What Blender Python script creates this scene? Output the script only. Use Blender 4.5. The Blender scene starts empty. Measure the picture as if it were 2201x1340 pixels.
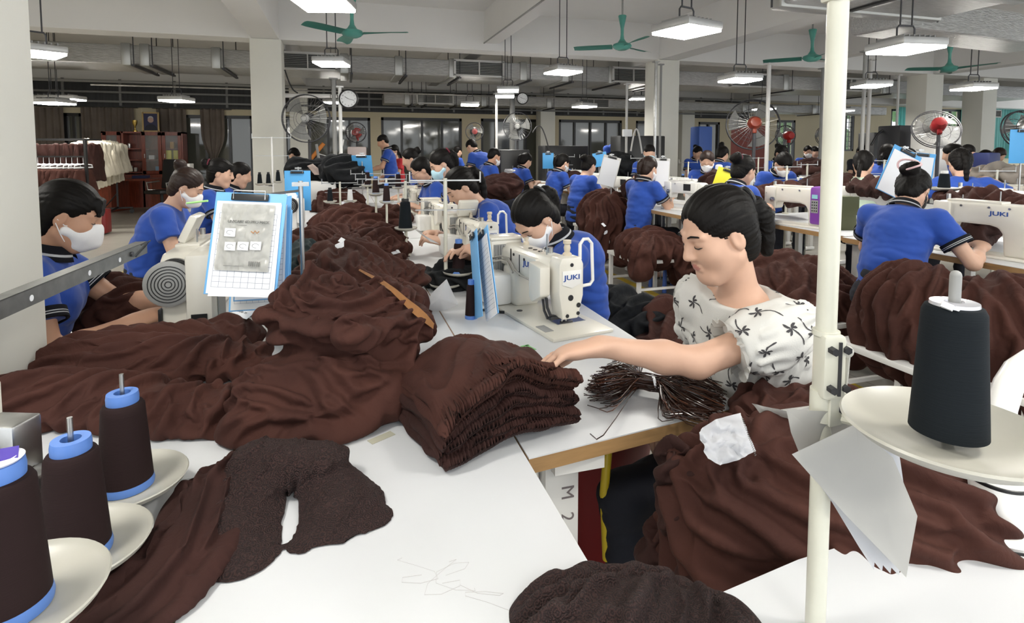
import bpy, bmesh, math, random
import numpy as np
from mathutils import Vector, Matrix, Euler, Quaternion
from mathutils.bvhtree import BVHTree
PI = math.pi
SC = bpy.context.scene
COL = SC.collection
R = math.radians

# ------------------------------------------------------------------ camera
IMG_W, IMG_H = 2201, 1340
FPX, CXP, CYP = 1200.0, 1100.5, 400.0
CAM_Z = 1.40
PITCH = math.atan(78 / 1200)
YAW = math.atan(363 / 1200)
FW = Vector((math.sin(YAW), math.cos(YAW), 0))
RT = Vector((math.cos(YAW), -math.sin(YAW), 0))
CF = FW * math.cos(PITCH) + Vector((0, 0, -math.sin(PITCH)))
CU = FW * math.sin(PITCH) + Vector((0, 0, math.cos(PITCH)))
CO = Vector((0, 0, CAM_Z))

def ray(px, py):
    return CF + RT * ((px - CXP) / FPX) - CU * ((py - CYP) / FPX)
def atz(px, py, z):
    r = ray(px, py); return CO + r * ((z - CAM_Z) / r.z)
def atd(px, py, d):
    r = ray(px, py); return CO + r * (d / r.dot(FW))
def aty(px, py, y):
    r = ray(px, py); return CO + r * (y / r.y)
def atx(px, py, x):
    r = ray(px, py); return CO + r * (x / r.x)

cam = bpy.data.cameras.new('camera')
cam.sensor_width = 36; cam.lens = FPX / IMG_W * 36
cam.shift_y = -(IMG_H / 2 - CYP) / IMG_W
cam.clip_start = 0.02; cam.clip_end = 200
cam_o = bpy.data.objects.new('camera', cam); COL.objects.link(cam_o)
cam_o.matrix_world = Matrix(((RT.x, CU.x, -CF.x, CO.x), (RT.y, CU.y, -CF.y, CO.y), (RT.z, CU.z, -CF.z, CO.z), (0, 0, 0, 1)))
SC.camera = cam_o
SC.view_settings.view_transform = 'Standard'
SC.view_settings.look = 'None'
SC.view_settings.gamma = 1
SC.view_settings.use_curve_mapping = False
SC.view_settings.exposure = -0.25

# ------------------------------------------------------------------ materials
MATS = {}
def mat(name, col, rough=0.5, metal=0.0, var=0.0, vscale=8, bump=0.0, bscale=60, stretch=None, spec=0.5,
        sheen=0.0, emit=None, estr=0.0, col2=None, coat=0.0, alpha=1.0, trans=0.0, bdist=0.002):
    if name in MATS: return MATS[name]
    m = bpy.data.materials.new(name); m.use_nodes = True
    nt = m.node_tree; N = nt.nodes; L = nt.links
    b = N['Principled BSDF']
    b.inputs['Base Color'].default_value = (*col, 1)
    b.inputs['Roughness'].default_value = rough
    b.inputs['Metallic'].default_value = metal
    b.inputs['Specular IOR Level'].default_value = spec
    if sheen: b.inputs['Sheen Weight'].default_value = sheen; b.inputs['Sheen Roughness'].default_value = 0.5
    if coat: b.inputs['Coat Weight'].default_value = coat
    if alpha < 1: b.inputs['Alpha'].default_value = alpha
    if trans: b.inputs['Transmission Weight'].default_value = trans
    if emit:
        b.inputs['Emission Color'].default_value = (*emit, 1); b.inputs['Emission Strength'].default_value = estr
    if var or bump:
        tc = N.new('ShaderNodeTexCoord'); mp = N.new('ShaderNodeMapping')
        L.new(tc.outputs['Object'], mp.inputs['Vector'])
        if stretch: mp.inputs['Scale'].default_value = stretch
    if var:
        n = N.new('ShaderNodeTexNoise'); n.inputs['Scale'].default_value = vscale; n.inputs['Detail'].default_value = 5
        L.new(mp.outputs['Vector'], n.inputs['Vector'])
        r = N.new('ShaderNodeValToRGB')
        c2 = col2 or tuple(c * (1 - var) for c in col)
        r.color_ramp.elements[0].position = 0.35; r.color_ramp.elements[1].position = 0.65
        r.color_ramp.elements[0].color = (*c2, 1); r.color_ramp.elements[1].color = (*col, 1)
        L.new(n.outputs['Fac'], r.inputs['Fac']); L.new(r.outputs['Color'], b.inputs['Base Color'])
    if bump:
        n = N.new('ShaderNodeTexNoise'); n.inputs['Scale'].default_value = bscale; n.inputs['Detail'].default_value = 4
        L.new(mp.outputs['Vector'], n.inputs['Vector'])
        bp = N.new('ShaderNodeBump'); bp.inputs['Strength'].default_value = bump; bp.inputs['Distance'].default_value = bdist
        L.new(n.outputs['Fac'], bp.inputs['Height']); L.new(bp.outputs['Normal'], b.inputs['Normal'])
    MATS[name] = m
    return m

M_WHITE_TOP = mat('white_laminate', (.66, .67, .685), .38, var=.05, vscale=3)
M_WOOD_EDGE = mat('table_edge_wood', (.40, .235, .10), .5, var=.22, vscale=9, stretch=(1, 1, 8))
M_SEAM = mat('seam_strip_wood', (.30, .17, .10), .5, var=.3, vscale=30)
M_MACH = mat('machine_cream_enamel', (.74, .71, .63), .3, var=.06, vscale=9, coat=.3)
M_MACH_W = mat('machine_white_enamel', (.80, .79, .76), .3, coat=.3)
M_PURPLE = mat('purple_plastic', (.20, .05, .33), .35)
M_STEEL = mat('brushed_steel', (.55, .55, .54), .32, 1.0, var=.2, vscale=20)
M_CHROME = mat('chrome', (.8, .8, .8), .12, 1.0)
M_DARKMET = mat('dark_metal', (.06, .06, .065), .45, .6)
M_BLACK = mat('black_plastic', (.012, .012, .013), .42)
M_GREYPL = mat('grey_plastic', (.30, .30, .29), .5)
M_PLATE = mat('cream_plate', (.47, .455, .395), .35, var=.08, vscale=12)
M_POLE = mat('cream_painted_pole', (.68, .67, .57), .35, var=.1, vscale=10, coat=.2)
M_GREYBAR = mat('grey_bare_steel', (.20, .20, .19), .45, .7, var=.25, vscale=30)
M_BLUEPL = mat('blue_plastic_cone', (.10, .22, .58), .4)
M_BLUEFOLD = mat('light_blue_folder', (.17, .45, .80), .45)
M_BLUEFOLD2 = mat('sky_blue_folder', (.08, .36, .72), .45)
M_PAPER = mat('white_paper', (.82, .83, .86), .7)
M_PAPER2 = mat('grey_white_paper', (.70, .69, .66), .7, var=.05)
M_LINE = mat('printed_ink', (.22, .25, .32), .7)
M_INKBLUE = mat('printed_blue', (.03, .08, .30), .5)
M_INKGREY = mat('printed_grey', (.17, .17, .16), .6)
M_SKIN = mat('skin_light', (.60, .37, .265), .5, var=.08, vscale=12, spec=.35)
M_SKIN2 = mat('skin_tan', (.52, .29, .19), .5, var=.08, vscale=12, spec=.35)
M_LIP = mat('lip_rose', (.46, .19, .15), .45)
M_HAIR = mat('black_hair', (.006, .005, .0045), .5, bump=.6, bscale=160, stretch=(1, .15, .25), spec=.13, bdist=.003)
M_HAIRB = mat('brown_black_hair', (.020, .010, .007), .45, spec=.25, bump=.6, bscale=160, stretch=(1, .15, .25), bdist=.003)
M_BLUE = mat('royal_blue_cotton', (.013, .065, .36), .85, var=.12, vscale=6, bump=.25, bscale=420, sheen=.15)
M_NAVY = mat('navy_black_cotton', (.010, .011, .018), .9, bump=.2, bscale=300)
M_RED = mat('red_cotton', (.45, .02, .03), .8)
M_MASK = mat('white_mask_fabric', (.82, .82, .83), .8, bump=.15, bscale=300)
M_MASKB = mat('pale_blue_mask_fabric', (.45, .68, .78), .8)
M_GREEN_FAN = mat('teal_fan_enamel', (.09, .33, .27), .4)
M_YELLOW = mat('yellow_plastic', (.75, .70, .04), .45)
M_CLEAR = mat('milky_plastic_film', (.80, .79, .745), .22, var=.10, vscale=25, bump=.3, bscale=40, bdist=.003)
M_REDPL = mat('red_plastic', (.42, .02, .015), .4)
M_ORANGE = mat('ochre_suede', (.50, .24, .09), .8, var=.2, vscale=25)

def fabric(name, c1, c2, bump=.35, sheen=.0):
    m = mat(name, c1, .86, var=1, vscale=5, col2=c2, sheen=sheen, spec=.25)
    nt = m.node_tree; N = nt.nodes; L = nt.links; b = N['Principled BSDF']
    tc = N.new('ShaderNodeTexCoord')
    n1 = N.new('ShaderNodeTexNoise'); n1.inputs['Scale'].default_value = 22; n1.inputs['Detail'].default_value = 6; n1.inputs['Distortion'].default_value = 1.2
    n2 = N.new('ShaderNodeTexNoise'); n2.inputs['Scale'].default_value = 600; n2.inputs['Detail'].default_value = 2
    L.new(tc.outputs['Object'], n1.inputs['Vector']); L.new(tc.outputs['Object'], n2.inputs['Vector'])
    b1 = N.new('ShaderNodeBump'); b1.inputs['Strength'].default_value = bump; b1.inputs['Distance'].default_value = .012
    b2 = N.new('ShaderNodeBump'); b2.inputs['Strength'].default_value = .25; b2.inputs['Distance'].default_value = .001
    L.new(n1.outputs['Fac'], b1.inputs['Height']); L.new(n2.outputs['Fac'], b2.inputs['Height'])
    L.new(b1.outputs['Normal'], b2.inputs['Normal']); L.new(b2.outputs['Normal'], b.inputs['Normal'])
    return m
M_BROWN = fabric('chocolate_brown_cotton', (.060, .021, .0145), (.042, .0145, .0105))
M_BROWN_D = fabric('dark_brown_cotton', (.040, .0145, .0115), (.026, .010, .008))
M_BLACKCL = fabric('black_cotton', (.014, .015, .017), (.008, .009, .010))
M_CREAMCL = fabric('cream_wool_coat', (.66, .61, .50), (.58, .53, .43), .3)
M_GREENBLK = fabric('green_black_cotton', (.018, .030, .032), (.012, .020, .022))

def mat_lace():
    m = mat('brown_lace', (.055, .026, .024), .75, spec=.4)
    nt = m.node_tree; N = nt.nodes; L = nt.links; b = N['Principled BSDF']
    tc = N.new('ShaderNodeTexCoord')
    v = N.new('ShaderNodeTexVoronoi'); v.inputs['Scale'].default_value = 72; v.feature = 'F1'
    v2 = N.new('ShaderNodeTexVoronoi'); v2.inputs['Scale'].default_value = 300; v2.feature = 'DISTANCE_TO_EDGE'
    L.new(tc.outputs['Object'], v.inputs['Vector']); L.new(tc.outputs['Object'], v2.inputs['Vector'])
    w = N.new('ShaderNodeMath'); w.operation = 'SINE'; mu = N.new('ShaderNodeMath'); mu.operation = 'MULTIPLY'; mu.inputs[1].default_value = 26
    L.new(v.outputs['Distance'], mu.inputs[0]); L.new(mu.outputs[0], w.inputs[0])
    ad = N.new('ShaderNodeMath'); ad.operation = 'MULTIPLY_ADD'; ad.inputs[1].default_value = 5.0
    L.new(v2.outputs['Distance'], ad.inputs[0]); L.new(w.outputs[0], ad.inputs[2])
    r = N.new('ShaderNodeValToRGB')
    r.color_ramp.elements[0].color = (.021, .0095, .009, 1); r.color_ramp.elements[1].color = (.052, .023, .020, 1)
    r.color_ramp.elements[0].position = .0; r.color_ramp.elements[1].position = 1
    L.new(ad.outputs[0], r.inputs['Fac']); L.new(r.outputs['Color'], b.inputs['Base Color'])
    bp = N.new('ShaderNodeBump'); bp.inputs['Strength'].default_value = .8; bp.inputs['Distance'].default_value = .003
    L.new(ad.outputs[0], bp.inputs['Height']); L.new(bp.outputs['Normal'], b.inputs['Normal'])
    return m
M_LACE = mat_lace()

# ------------------------------------------------------------------ object helpers
def link(o, parent=None):
    COL.objects.link(o)
    if parent is not None: o.parent = parent
    return o
def tag(o, label=None, cat=None, group=None, kind=None):
    if label: o['label'] = label
    if cat: o['category'] = cat
    if group: o['group'] = group
    if kind: o['kind'] = kind
    return o
def thing(name, label, cat, loc=(0, 0, 0), rz=0, group=None):
    o = bpy.data.objects.new(name, None); o.empty_display_size = .05
    o.location = loc; o.rotation_euler = (0, 0, rz)
    COL.objects.link(o)
    return tag(o, label, cat, group)
def copy_tree(o, parent=None):
    c = o.copy(); COL.objects.link(c)
    if parent is not None: c.parent = parent
    for ch in o.children: copy_tree(ch, c)
    return c
def np_mesh(name, V, Fq, mats, parent=None, smooth=True, mi=None, loc=None):
    V = np.asarray(V, dtype=np.float32); me = bpy.data.meshes.new(name)
    Fq = np.asarray(Fq, dtype=np.int32); k = Fq.shape[1]
    me.vertices.add(len(V)); me.vertices.foreach_set('co', V.ravel())
    me.loops.add(Fq.size); me.loops.foreach_set('vertex_index', Fq.ravel())
    me.polygons.add(len(Fq)); me.polygons.foreach_set('loop_start', np.arange(0, Fq.size, k, dtype=np.int32))
    me.update(calc_edges=True)
    if smooth: me.polygons.foreach_set('use_smooth', np.ones(len(Fq), dtype=bool))
    if not isinstance(mats, (list, tuple)): mats = [mats]
    for m in mats: me.materials.append(m)
    if mi is not None: me.polygons.foreach_set('material_index', np.asarray(mi, dtype=np.int32))
    me.validate()
    o = bpy.data.objects.new(name, me)
    if loc is not None: o.location = loc
    return link(o, parent)

def basis(d, up=(0, 0, 1)):
    z = Vector(d).normalized(); u = Vector(up)
    if abs(z.dot(u)) > .98: u = Vector((1, 0, 0))
    x = u.cross(z).normalized(); y = z.cross(x)
    return Matrix((x, y, z)).transposed()

class MB:
    """collects shapes; build() links them as ONE mesh object"""
    def __init__(s, m=None): s.bm = bmesh.new(); s.mats = []; s.cur = 0; s.mat(m or M_MACH)
    def mat(s, m):
        if m not in s.mats: s.mats.append(m)
        s.cur = s.mats.index(m); return s
    def _merge(s, tb, mx=None, smooth=False):
        if mx is not None: tb.transform(mx)
        for f in tb.faces: f.material_index = s.cur; f.smooth = smooth
        me = bpy.data.meshes.new('t'); tb.to_mesh(me); tb.free(); s.bm.from_mesh(me); bpy.data.meshes.remove(me)
        return s
    def box(s, c, size, rot=(0, 0, 0), bev=0.0, seg=2, mx=None):
        tb = bmesh.new(); bmesh.ops.create_cube(tb, size=1)
        bmesh.ops.scale(tb, vec=size, verts=tb.verts)
        if bev: bmesh.ops.bevel(tb, geom=tb.edges[:] , offset=min(bev, min(size) * .49), segments=seg, profile=.5, affect='EDGES')
        M = Matrix.Translation(c) @ Euler(rot).to_matrix().to_4x4()
        return s._merge(tb, M if mx is None else mx @ M, smooth=False)
    def prism(s, pts, d, axis='x', c=(0, 0, 0), bev=0.0, seg=2, mx=None):
        """2-D outline pts extruded +-d/2 along axis; for axis x pts are (y,z), y -> (x,z), z -> (x,y)"""
        tb = bmesh.new(); vs = []
        for a, b in pts:
            p = {'x': (-d / 2, a, b), 'y': (a, -d / 2, b), 'z': (a, b, -d / 2)}[axis]; vs.append(tb.verts.new(p))
        f = tb.faces.new(vs)
        ex = bmesh.ops.extrude_face_region(tb, geom=[f])
        v = {'x': (d, 0, 0), 'y': (0, d, 0), 'z': (0, 0, d)}[axis]
        bmesh.ops.translate(tb, vec=v, verts=[g for g in ex['geom'] if isinstance(g, bmesh.types.BMVert)])
        bmesh.ops.recalc_face_normals(tb, faces=tb.faces)
        if bev:
            es = [e for e in tb.edges if e.calc_face_angle(0) > .5]
            bmesh.ops.bevel(tb, geom=es, offset=bev, segments=seg, profile=.5, affect='EDGES')
        M = Matrix.Translation(c)
        return s._merge(tb, M if mx is None else mx @ M)
    def cyl(s, a, b, r, r2=None, n=20, bev=0.0, cap=True, mx=None):
        a = Vector(a); b = Vector(b); r2 = r if r2 is None else r2; L = (b - a).length
        tb = bmesh.new(); bmesh.ops.create_cone(tb, cap_ends=cap, segments=n, radius1=r, radius2=r2, depth=L)
        if bev: bmesh.ops.bevel(tb, geom=[e for e in tb.edges if e.calc_face_angle(0) > 1], offset=bev, segments=2, profile=.5, affect='EDGES')
        M = Matrix.Translation((a + b) / 2) @ basis(b - a).to_4x4()
        for f in tb.faces: f.smooth = len(f.verts) == 4
        sm = [f.smooth for f in tb.faces]
        return s._merge(tb, M if mx is None else mx @ M, smooth=(n > 8))
    def sph(s, c, r, sc=(1, 1, 1), n=16, mx=None):
        tb = bmesh.new(); bmesh.ops.create_uvsphere(tb, u_segments=n, v_segments=max(6, n // 2), radius=r)
        bmesh.ops.scale(tb, vec=sc, verts=tb.verts)
        M = Matrix.Translation(c)
        return s._merge(tb, M if mx is None else mx @ M, smooth=True)
    def lathe(s, prof, c=(0, 0, 0), d=(0, 0, 1), n=32, mx=None):
        tb = bmesh.new(); rings = []
        for r, z in prof:
            if r < 1e-6: rings.append([tb.verts.new((0, 0, z))])
            else: rings.append([tb.verts.new((r * math.cos(2 * PI * k / n), r * math.sin(2 * PI * k / n), z)) for k in range(n)])
        for A, B in zip(rings, rings[1:]):
            for k in range(n):
                k2 = (k + 1) % n
                q = [A[k % len(A)], A[k2 % len(A)], B[k2 % len(B)], B[k % len(B)]]
                q = list(dict.fromkeys(q))
                if len(q) > 2: tb.faces.new(q)
        bmesh.ops.recalc_face_normals(tb, faces=tb.faces)
        M = Matrix.Translation(c) @ basis(d).to_4x4()
        return s._merge(tb, M if mx is None else mx @ M, smooth=True)
    def tube(s, pts, r, n=8, closed=False, mx=None, caps=True):
        pts = [Vector(p) for p in pts]; m = len(pts)
        rr = r if isinstance(r, (list, tuple)) else [r] * m
        tb = bmesh.new(); rings = []; N = None
        for i, p in enumerate(pts):
            t = (pts[(i + 1) % m] - pts[i - 1]) if (closed or 0 < i < m - 1) else (pts[1] - pts[0] if i == 0 else pts[-1] - pts[-2])
            t.normalize()
            if N is None: N = t.orthogonal().normalized()
            N = (N - t * N.dot(t)); N = N.normalized() if N.length > 1e-6 else t.orthogonal().normalized()
            B = t.cross(N)
            rings.append([tb.verts.new(p + (N * math.cos(2 * PI * k / n) + B * math.sin(2 * PI * k / n)) * rr[i]) for k in range(n)])
        pairs = list(zip(rings, rings[1:])) + ([(rings[-1], rings[0])] if closed else [])
        for A, Bq in pairs:
            for k in range(n): tb.faces.new((A[k], A[(k + 1) % n], Bq[(k + 1) % n], Bq[k]))
        if caps and not closed:
            tb.faces.new(rings[0][::-1]); tb.faces.new(rings[-1])
        return s._merge(tb, mx, smooth=True)
    def quadsheet(s, P, thick=0.0, mx=None):
        """P: rows of points -> sheet, optionally solid"""
        tb = bmesh.new(); G = [[tb.verts.new(p) for p in row] for row in P]
        for i in range(len(G) - 1):
            for j in range(len(G[0]) - 1): tb.faces.new((G[i][j], G[i][j + 1], G[i + 1][j + 1], G[i + 1][j]))
        if thick: bmesh.ops.solidify(tb, geom=tb.faces[:], thickness=thick)
        bmesh.ops.recalc_face_normals(tb, faces=tb.faces)
        return s._merge(tb, mx, smooth=True)
    def text(s, txt, size, mx, depth=.0006):
        if txt == 'JUKI': mx = mx @ Matrix.Diagonal((1.4, .95, 1, 1))
        me = text_mesh(txt, size, depth); tb = bmesh.new(); tb.from_mesh(me); bpy.data.meshes.remove(me)
        return s._merge(tb, mx)
    def build(s, name, parent=None, loc=None, rz=0):
        me = bpy.data.meshes.new(name); s.bm.to_mesh(me); s.bm.free()
        for m in s.mats: me.materials.append(m)
        try: me.set_sharp_from_angle(angle=R(40))
        except Exception: pass
        o = bpy.data.objects.new(name, me)
        if loc is not None: o.location = loc
        if rz: o.rotation_euler = (0, 0, rz)
        return link(o, parent)

def text_mesh(txt, size, depth):
    c = bpy.data.curves.new('t', 'FONT'); c.body = txt; c.size = size; c.extrude = depth; c.align_x = 'CENTER'; c.align_y = 'CENTER'; c.offset = size * .022 if txt == 'JUKI' else 0
    o = bpy.data.objects.new('t', c); COL.objects.link(o)
    dg = bpy.context.evaluated_depsgraph_get(); dg.update()
    me = bpy.data.meshes.new_from_object(o.evaluated_get(dg))
    COL.objects.unlink(o); bpy.data.objects.remove(o); bpy.data.curves.remove(c)
    return me
def face_mx(origin, right, up):
    """matrix whose local x runs along right, y along up"""
    r = Vector(right).normalized(); u = Vector(up); u = (u - r * u.dot(r)).normalized(); n = r.cross(u)
    M = Matrix((r, u, n)).transposed().to_4x4(); M.translation = origin; return M

# ------------------------------------------------------------------ noise (numpy gradient noise)
_rs = np.random.RandomState(7)
_perm = np.concatenate([_rs.permutation(256)] * 2)
_grad = _rs.normal(size=(256, 3)); _grad /= np.linalg.norm(_grad, axis=1)[:, None]
def noise3(P):
    P = np.asarray(P, dtype=np.float64); I = np.floor(P).astype(int); f = P - I; I &= 255
    u = f * f * f * (f * (f * 6 - 15) + 10); out = 0
    for dx in (0, 1):
        for dy in (0, 1):
            for dz in (0, 1):
                h = _perm[_perm[_perm[(I[..., 0] + dx) & 255] + ((I[..., 1] + dy) & 255)] + ((I[..., 2] + dz) & 255)]
                g = _grad[h]; d = g[..., 0] * (f[..., 0] - dx) + g[..., 1] * (f[..., 1] - dy) + g[..., 2] * (f[..., 2] - dz)
                w = (u[..., 0] if dx else 1 - u[..., 0]) * (u[..., 1] if dy else 1 - u[..., 1]) * (u[..., 2] if dz else 1 - u[..., 2])
                out = out + w * d
    return out * 1.6
def vec3(*a): return np.stack(np.broadcast_arrays(*a), -1)

# ------------------------------------------------------------------ SDF bodies (surface nets)
def smin(a, b, k):
    if k <= 0: return np.minimum(a, b)
    h = np.maximum(k - np.abs(a - b), 0) / k
    return np.minimum(a, b) - h * h * k * .25
class SDF:
    def __init__(s, lo, hi, h):
        s.h = h; s.lo = np.array(lo, float) - 3 * h; hi = np.array(hi, float) + 3 * h
        s.n = np.ceil((hi - s.lo) / h).astype(int) + 1
        s.v = np.full(s.n, 1.0, dtype=np.float32)
    def _blk(s, lo, hi, m):
        a = np.clip(np.floor((np.array(lo) - m - s.lo) / s.h).astype(int), 0, s.n)
        b = np.clip(np.ceil((np.array(hi) + m - s.lo) / s.h).astype(int) + 1, 0, s.n)
        if np.any(b - a < 1): return None, None
        sl = tuple(slice(a[i], b[i]) for i in range(3))
        g = [(s.lo[i] + s.h * np.arange(a[i], b[i])).astype(np.float32) for i in range(3)]
        return sl, np.stack(np.meshgrid(*g, indexing='ij'), -1)
    def _op(s, sl, d, k, op):
        if op == 'add': s.v[sl] = smin(s.v[sl], d, k)
        elif op == 'sub': s.v[sl] = -smin(-s.v[sl], d, k)
    def cone(s, a, b, r1, r2=None, k=.02, flat=None, fs=1.0, op='add', cap=None):
        """rounded cone a->b; flat = direction in which it is squashed by factor fs; cap = (point, normal): keep side opposite to normal"""
        a = np.array(a, np.float32); b = np.array(b, np.float32); r2 = r1 if r2 is None else r2
        rm = max(r1, r2) * max(1, fs); lo = np.minimum(a, b) - rm; hi = np.maximum(a, b) + rm
        sl, P = s._blk(lo, hi, k + 2 * s.h)
        if sl is None: return s
        ba = b - a; L2 = max(float(ba @ ba), 1e-9); q = P - a
        t = np.clip((q @ ba) / L2, 0, 1); q = q - t[..., None] * ba
        sc = 1.0
        if flat is not None:
            w = np.array(Vector(flat).normalized(), np.float32); dw = q @ w
            q = q + (dw * (1 / fs - 1))[..., None] * w; sc = min(1, fs)
        d = (np.linalg.norm(q, axis=-1) - (r1 + (r2 - r1) * t)) * sc
        if cap is not None:
            for cp, cn in (cap if isinstance(cap, list) else [cap]):
                cn = np.array(Vector(cn).normalized(), np.float32); d = np.maximum(d, (P - np.array(cp, np.float32)) @ cn)
        s._op(sl, d, k, op); return s
    def ell(s, c, r, M=None, k=.02, op='add'):
        c = np.array(c, np.float32); r = np.array(r, np.float32); rm = float(r.max())
        sl, P = s._blk(c - rm, c + rm, k + 2 * s.h)
        if sl is None: return s
        q = P - c
        if M is not None: q = q @ np.array(M, np.float32)
        n0 = np.linalg.norm(q / r, axis=-1); n1 = np.linalg.norm(q / (r * r), axis=-1)
        d = n0 * (n0 - 1) / np.maximum(n1, 1e-6)
        s._op(sl, d, k, op); return s
    def cut(s, p, n):
        """remove everything on the side n points to"""
        g = [(s.lo[i] + s.h * np.arange(s.n[i])).astype(np.float32) for i in range(3)]
        n = Vector(n).normalized()
        d = (g[0] - p[0])[:, None, None] * n.x + (g[1] - p[1])[None, :, None] * n.y + (g[2] - p[2])[None, None, :] * n.z
        s.v = np.maximum(s.v, d.astype(np.float32)); return s
    def mesh(s, smooth=0):
        v = s.v; v[0] = v[-1] = 1; v[:, 0] = v[:, -1] = 1; v[:, :, 0] = v[:, :, -1] = 1
        ins = v < 0
        n = s.n - 1; c = np.zeros(n, np.int8)
        offs = [(i, j, k) for i in (0, 1) for j in (0, 1) for k in (0, 1)]
        for o in offs: c += ins[o[0]:o[0] + n[0], o[1]:o[1] + n[1], o[2]:o[2] + n[2]]
        act = (c > 0) & (c < 8); idx = np.full(n, -1, np.int32); ijk = np.argwhere(act); idx[act] = np.arange(len(ijk))
        pos = np.zeros((len(ijk), 3)); cnt = np.zeros(len(ijk))
        cv = {o: v[ijk[:, 0] + o[0], ijk[:, 1] + o[1], ijk[:, 2] + o[2]] for o in offs}
        for a in offs:
            for ax in range(3):
                if a[ax]: continue
                b = list(a); b[ax] = 1; b = tuple(b)
                va, vb = cv[a], cv[b]; m = (va < 0) != (vb < 0)
                den = np.where(m, va - vb, 1); t = np.where(m, va / den, 0)
                p = np.array(a, float)[None].repeat(len(ijk), 0); p[:, ax] = t
                pos += p * m[:, None]; cnt += m
        V = s.lo + s.h * (ijk + pos / np.maximum(cnt, 1)[:, None])
        Fs = []
        for ax in range(3):
            b1, b2 = (ax + 1) % 3, (ax + 2) % 3
            sa = [slice(None)] * 3; sb = [slice(None)] * 3; sa[ax] = slice(0, -1); sb[ax] = slice(1, None)
            A = ins[tuple(sa)]; B = ins[tuple(sb)]
            ch = np.argwhere(A != B)
            ch = ch[(ch[:, b1] > 0) & (ch[:, b2] > 0) & (ch[:, b1] < n[b1]) & (ch[:, b2] < n[b2])]
            if not len(ch): continue
            def cell(d1, d2):
                e = ch.copy(); e[:, b1] -= d1; e[:, b2] -= d2; return idx[e[:, 0], e[:, 1], e[:, 2]]
            q = np.stack([cell(1, 1), cell(0, 1), cell(0, 0), cell(1, 0)], -1)
            fl = ~A[ch[:, 0], ch[:, 1], ch[:, 2]]
            q[fl] = q[fl][:, ::-1]; Fs.append(q)
        Fq = np.concatenate(Fs); Fq = Fq[(Fq >= 0).all(1)]
        for _ in range(smooth): V = lap(V, Fq, .5)
        return V, Fq
def lap(V, Fq, w):
    acc = np.zeros_like(V); cnt = np.zeros(len(V))
    for a, b in ((0, 1), (1, 2), (2, 3), (3, 0)):
        np.add.at(acc, Fq[:, a], V[Fq[:, b]]); np.add.at(acc, Fq[:, b], V[Fq[:, a]])
        np.add.at(cnt, Fq[:, a], 1); np.add.at(cnt, Fq[:, b], 1)
    return V * (1 - w) + w * acc / np.maximum(cnt, 1)[:, None]
def vnormals(V, Fq):
    n = np.cross(V[Fq[:, 2]] - V[Fq[:, 0]], V[Fq[:, 3 % Fq.shape[1]]] - V[Fq[:, 1]]); N = np.zeros_like(V)
    for k in range(Fq.shape[1]): np.add.at(N, Fq[:, k], n)
    return N / np.maximum(np.linalg.norm(N, axis=1), 1e-9)[:, None]
# ================================================================== ROOM
WALL_Y = 16.3; CEIL = 3.7; BEAM_Z = 3.06
def mat_floor():
    m = mat('floor_tiles', (.40, .375, .33), .32, spec=.4)
    nt = m.node_tree; N = nt.nodes; L = nt.links; b = N['Principled BSDF']
    tc = N.new('ShaderNodeTexCoord'); br = N.new('ShaderNodeTexBrick'); br.offset = 0; br.inputs['Scale'].default_value = 1
    br.inputs['Brick Width'].default_value = .6; br.inputs['Row Height'].default_value = .6; br.inputs['Mortar Size'].default_value = .004
    br.inputs['Color1'].default_value = (.42, .395, .345, 1); br.inputs['Color2'].default_value = (.38, .355, .31, 1); br.inputs['Mortar'].default_value = (.20, .18, .16, 1)
    L.new(tc.outputs['Object'], br.inputs['Vector'])
    n = N.new('ShaderNodeTexNoise'); n.inputs['Scale'].default_value = 2.5; n.inputs['Detail'].default_value = 6; L.new(tc.outputs['Object'], n.inputs['Vector'])
    mx = N.new('ShaderNodeMix'); mx.data_type = 'RGBA'; mx.blend_type = 'MULTIPLY'; mx.inputs['Factor'].default_value = .35
    L.new(br.outputs['Color'], mx.inputs[6]); L.new(n.outputs['Fac'], mx.inputs[7]); L.new(mx.outputs[2], b.inputs['Base Color'])
    return m
M_FLOOR = mat_floor()
M_CEIL = mat('ceiling_paint', (.78, .77, .75), .85, var=.05, vscale=.8, bump=.15, bscale=25)
M_COLM = mat('pillar_paint', (.78, .77, .70), .6, var=.05, vscale=1.5, bump=.1, bscale=20)
M_WALL = mat('cream_wall_paint', (.66, .58, .40), .7, var=.06, vscale=1)
M_DARKWALL = mat('dark_corrugated', (.045, .047, .05), .6, var=.3, vscale=6, stretch=(4, 1, .3))
M_RAIL = mat('grey_rail_paint', (.17, .17, .165), .5, .3)
M_FRAME = mat('black_door_frame', (.015, .015, .016), .35)
M_GLASSD = mat('dark_door_glass', (.10, .102, .085), .06, spec=.9)
M_YELLOWLINE = mat('floor_yellow_paint', (.62, .43, .03), .5, var=.2, vscale=20)
M_FOIL = mat('duct_foil', (.60, .60, .59), .30, .85, var=.25, vscale=14, stretch=(.6, 6, 6), bump=.9, bscale=22, bdist=.02)
M_GRILLE = mat('grille_dark', (.02, .02, .02), .6)
M_GREYW = mat('grey_white_frame', (.52, .51, .49), .5)
M_LAMP = mat('lamp_led', (1, 1, 1), .5, emit=(1.0, .97, .90), estr=78.0)
M_LAMPH = mat('lamp_housing', (.45, .45, .44), .4, .4)
M_CURT = mat('taupe_curtain', (.36, .30, .255), .8, var=.2, vscale=3)
M_TEAL = mat('teal_curtain', (.32, .78, .75), .7, var=.2, vscale=5, stretch=(6, 6, .4))
M_MAHO = mat('mahogany_wood', (.24, .045, .022), .35, var=.4, vscale=5, stretch=(6, 6, .8))
M_GLASSC = mat('cabinet_glass', (.10, .07, .06), .08, spec=.8)
M_LEAF = mat('outside_foliage', (.13, .30, .06), .8, var=.6, vscale=4)
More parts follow.
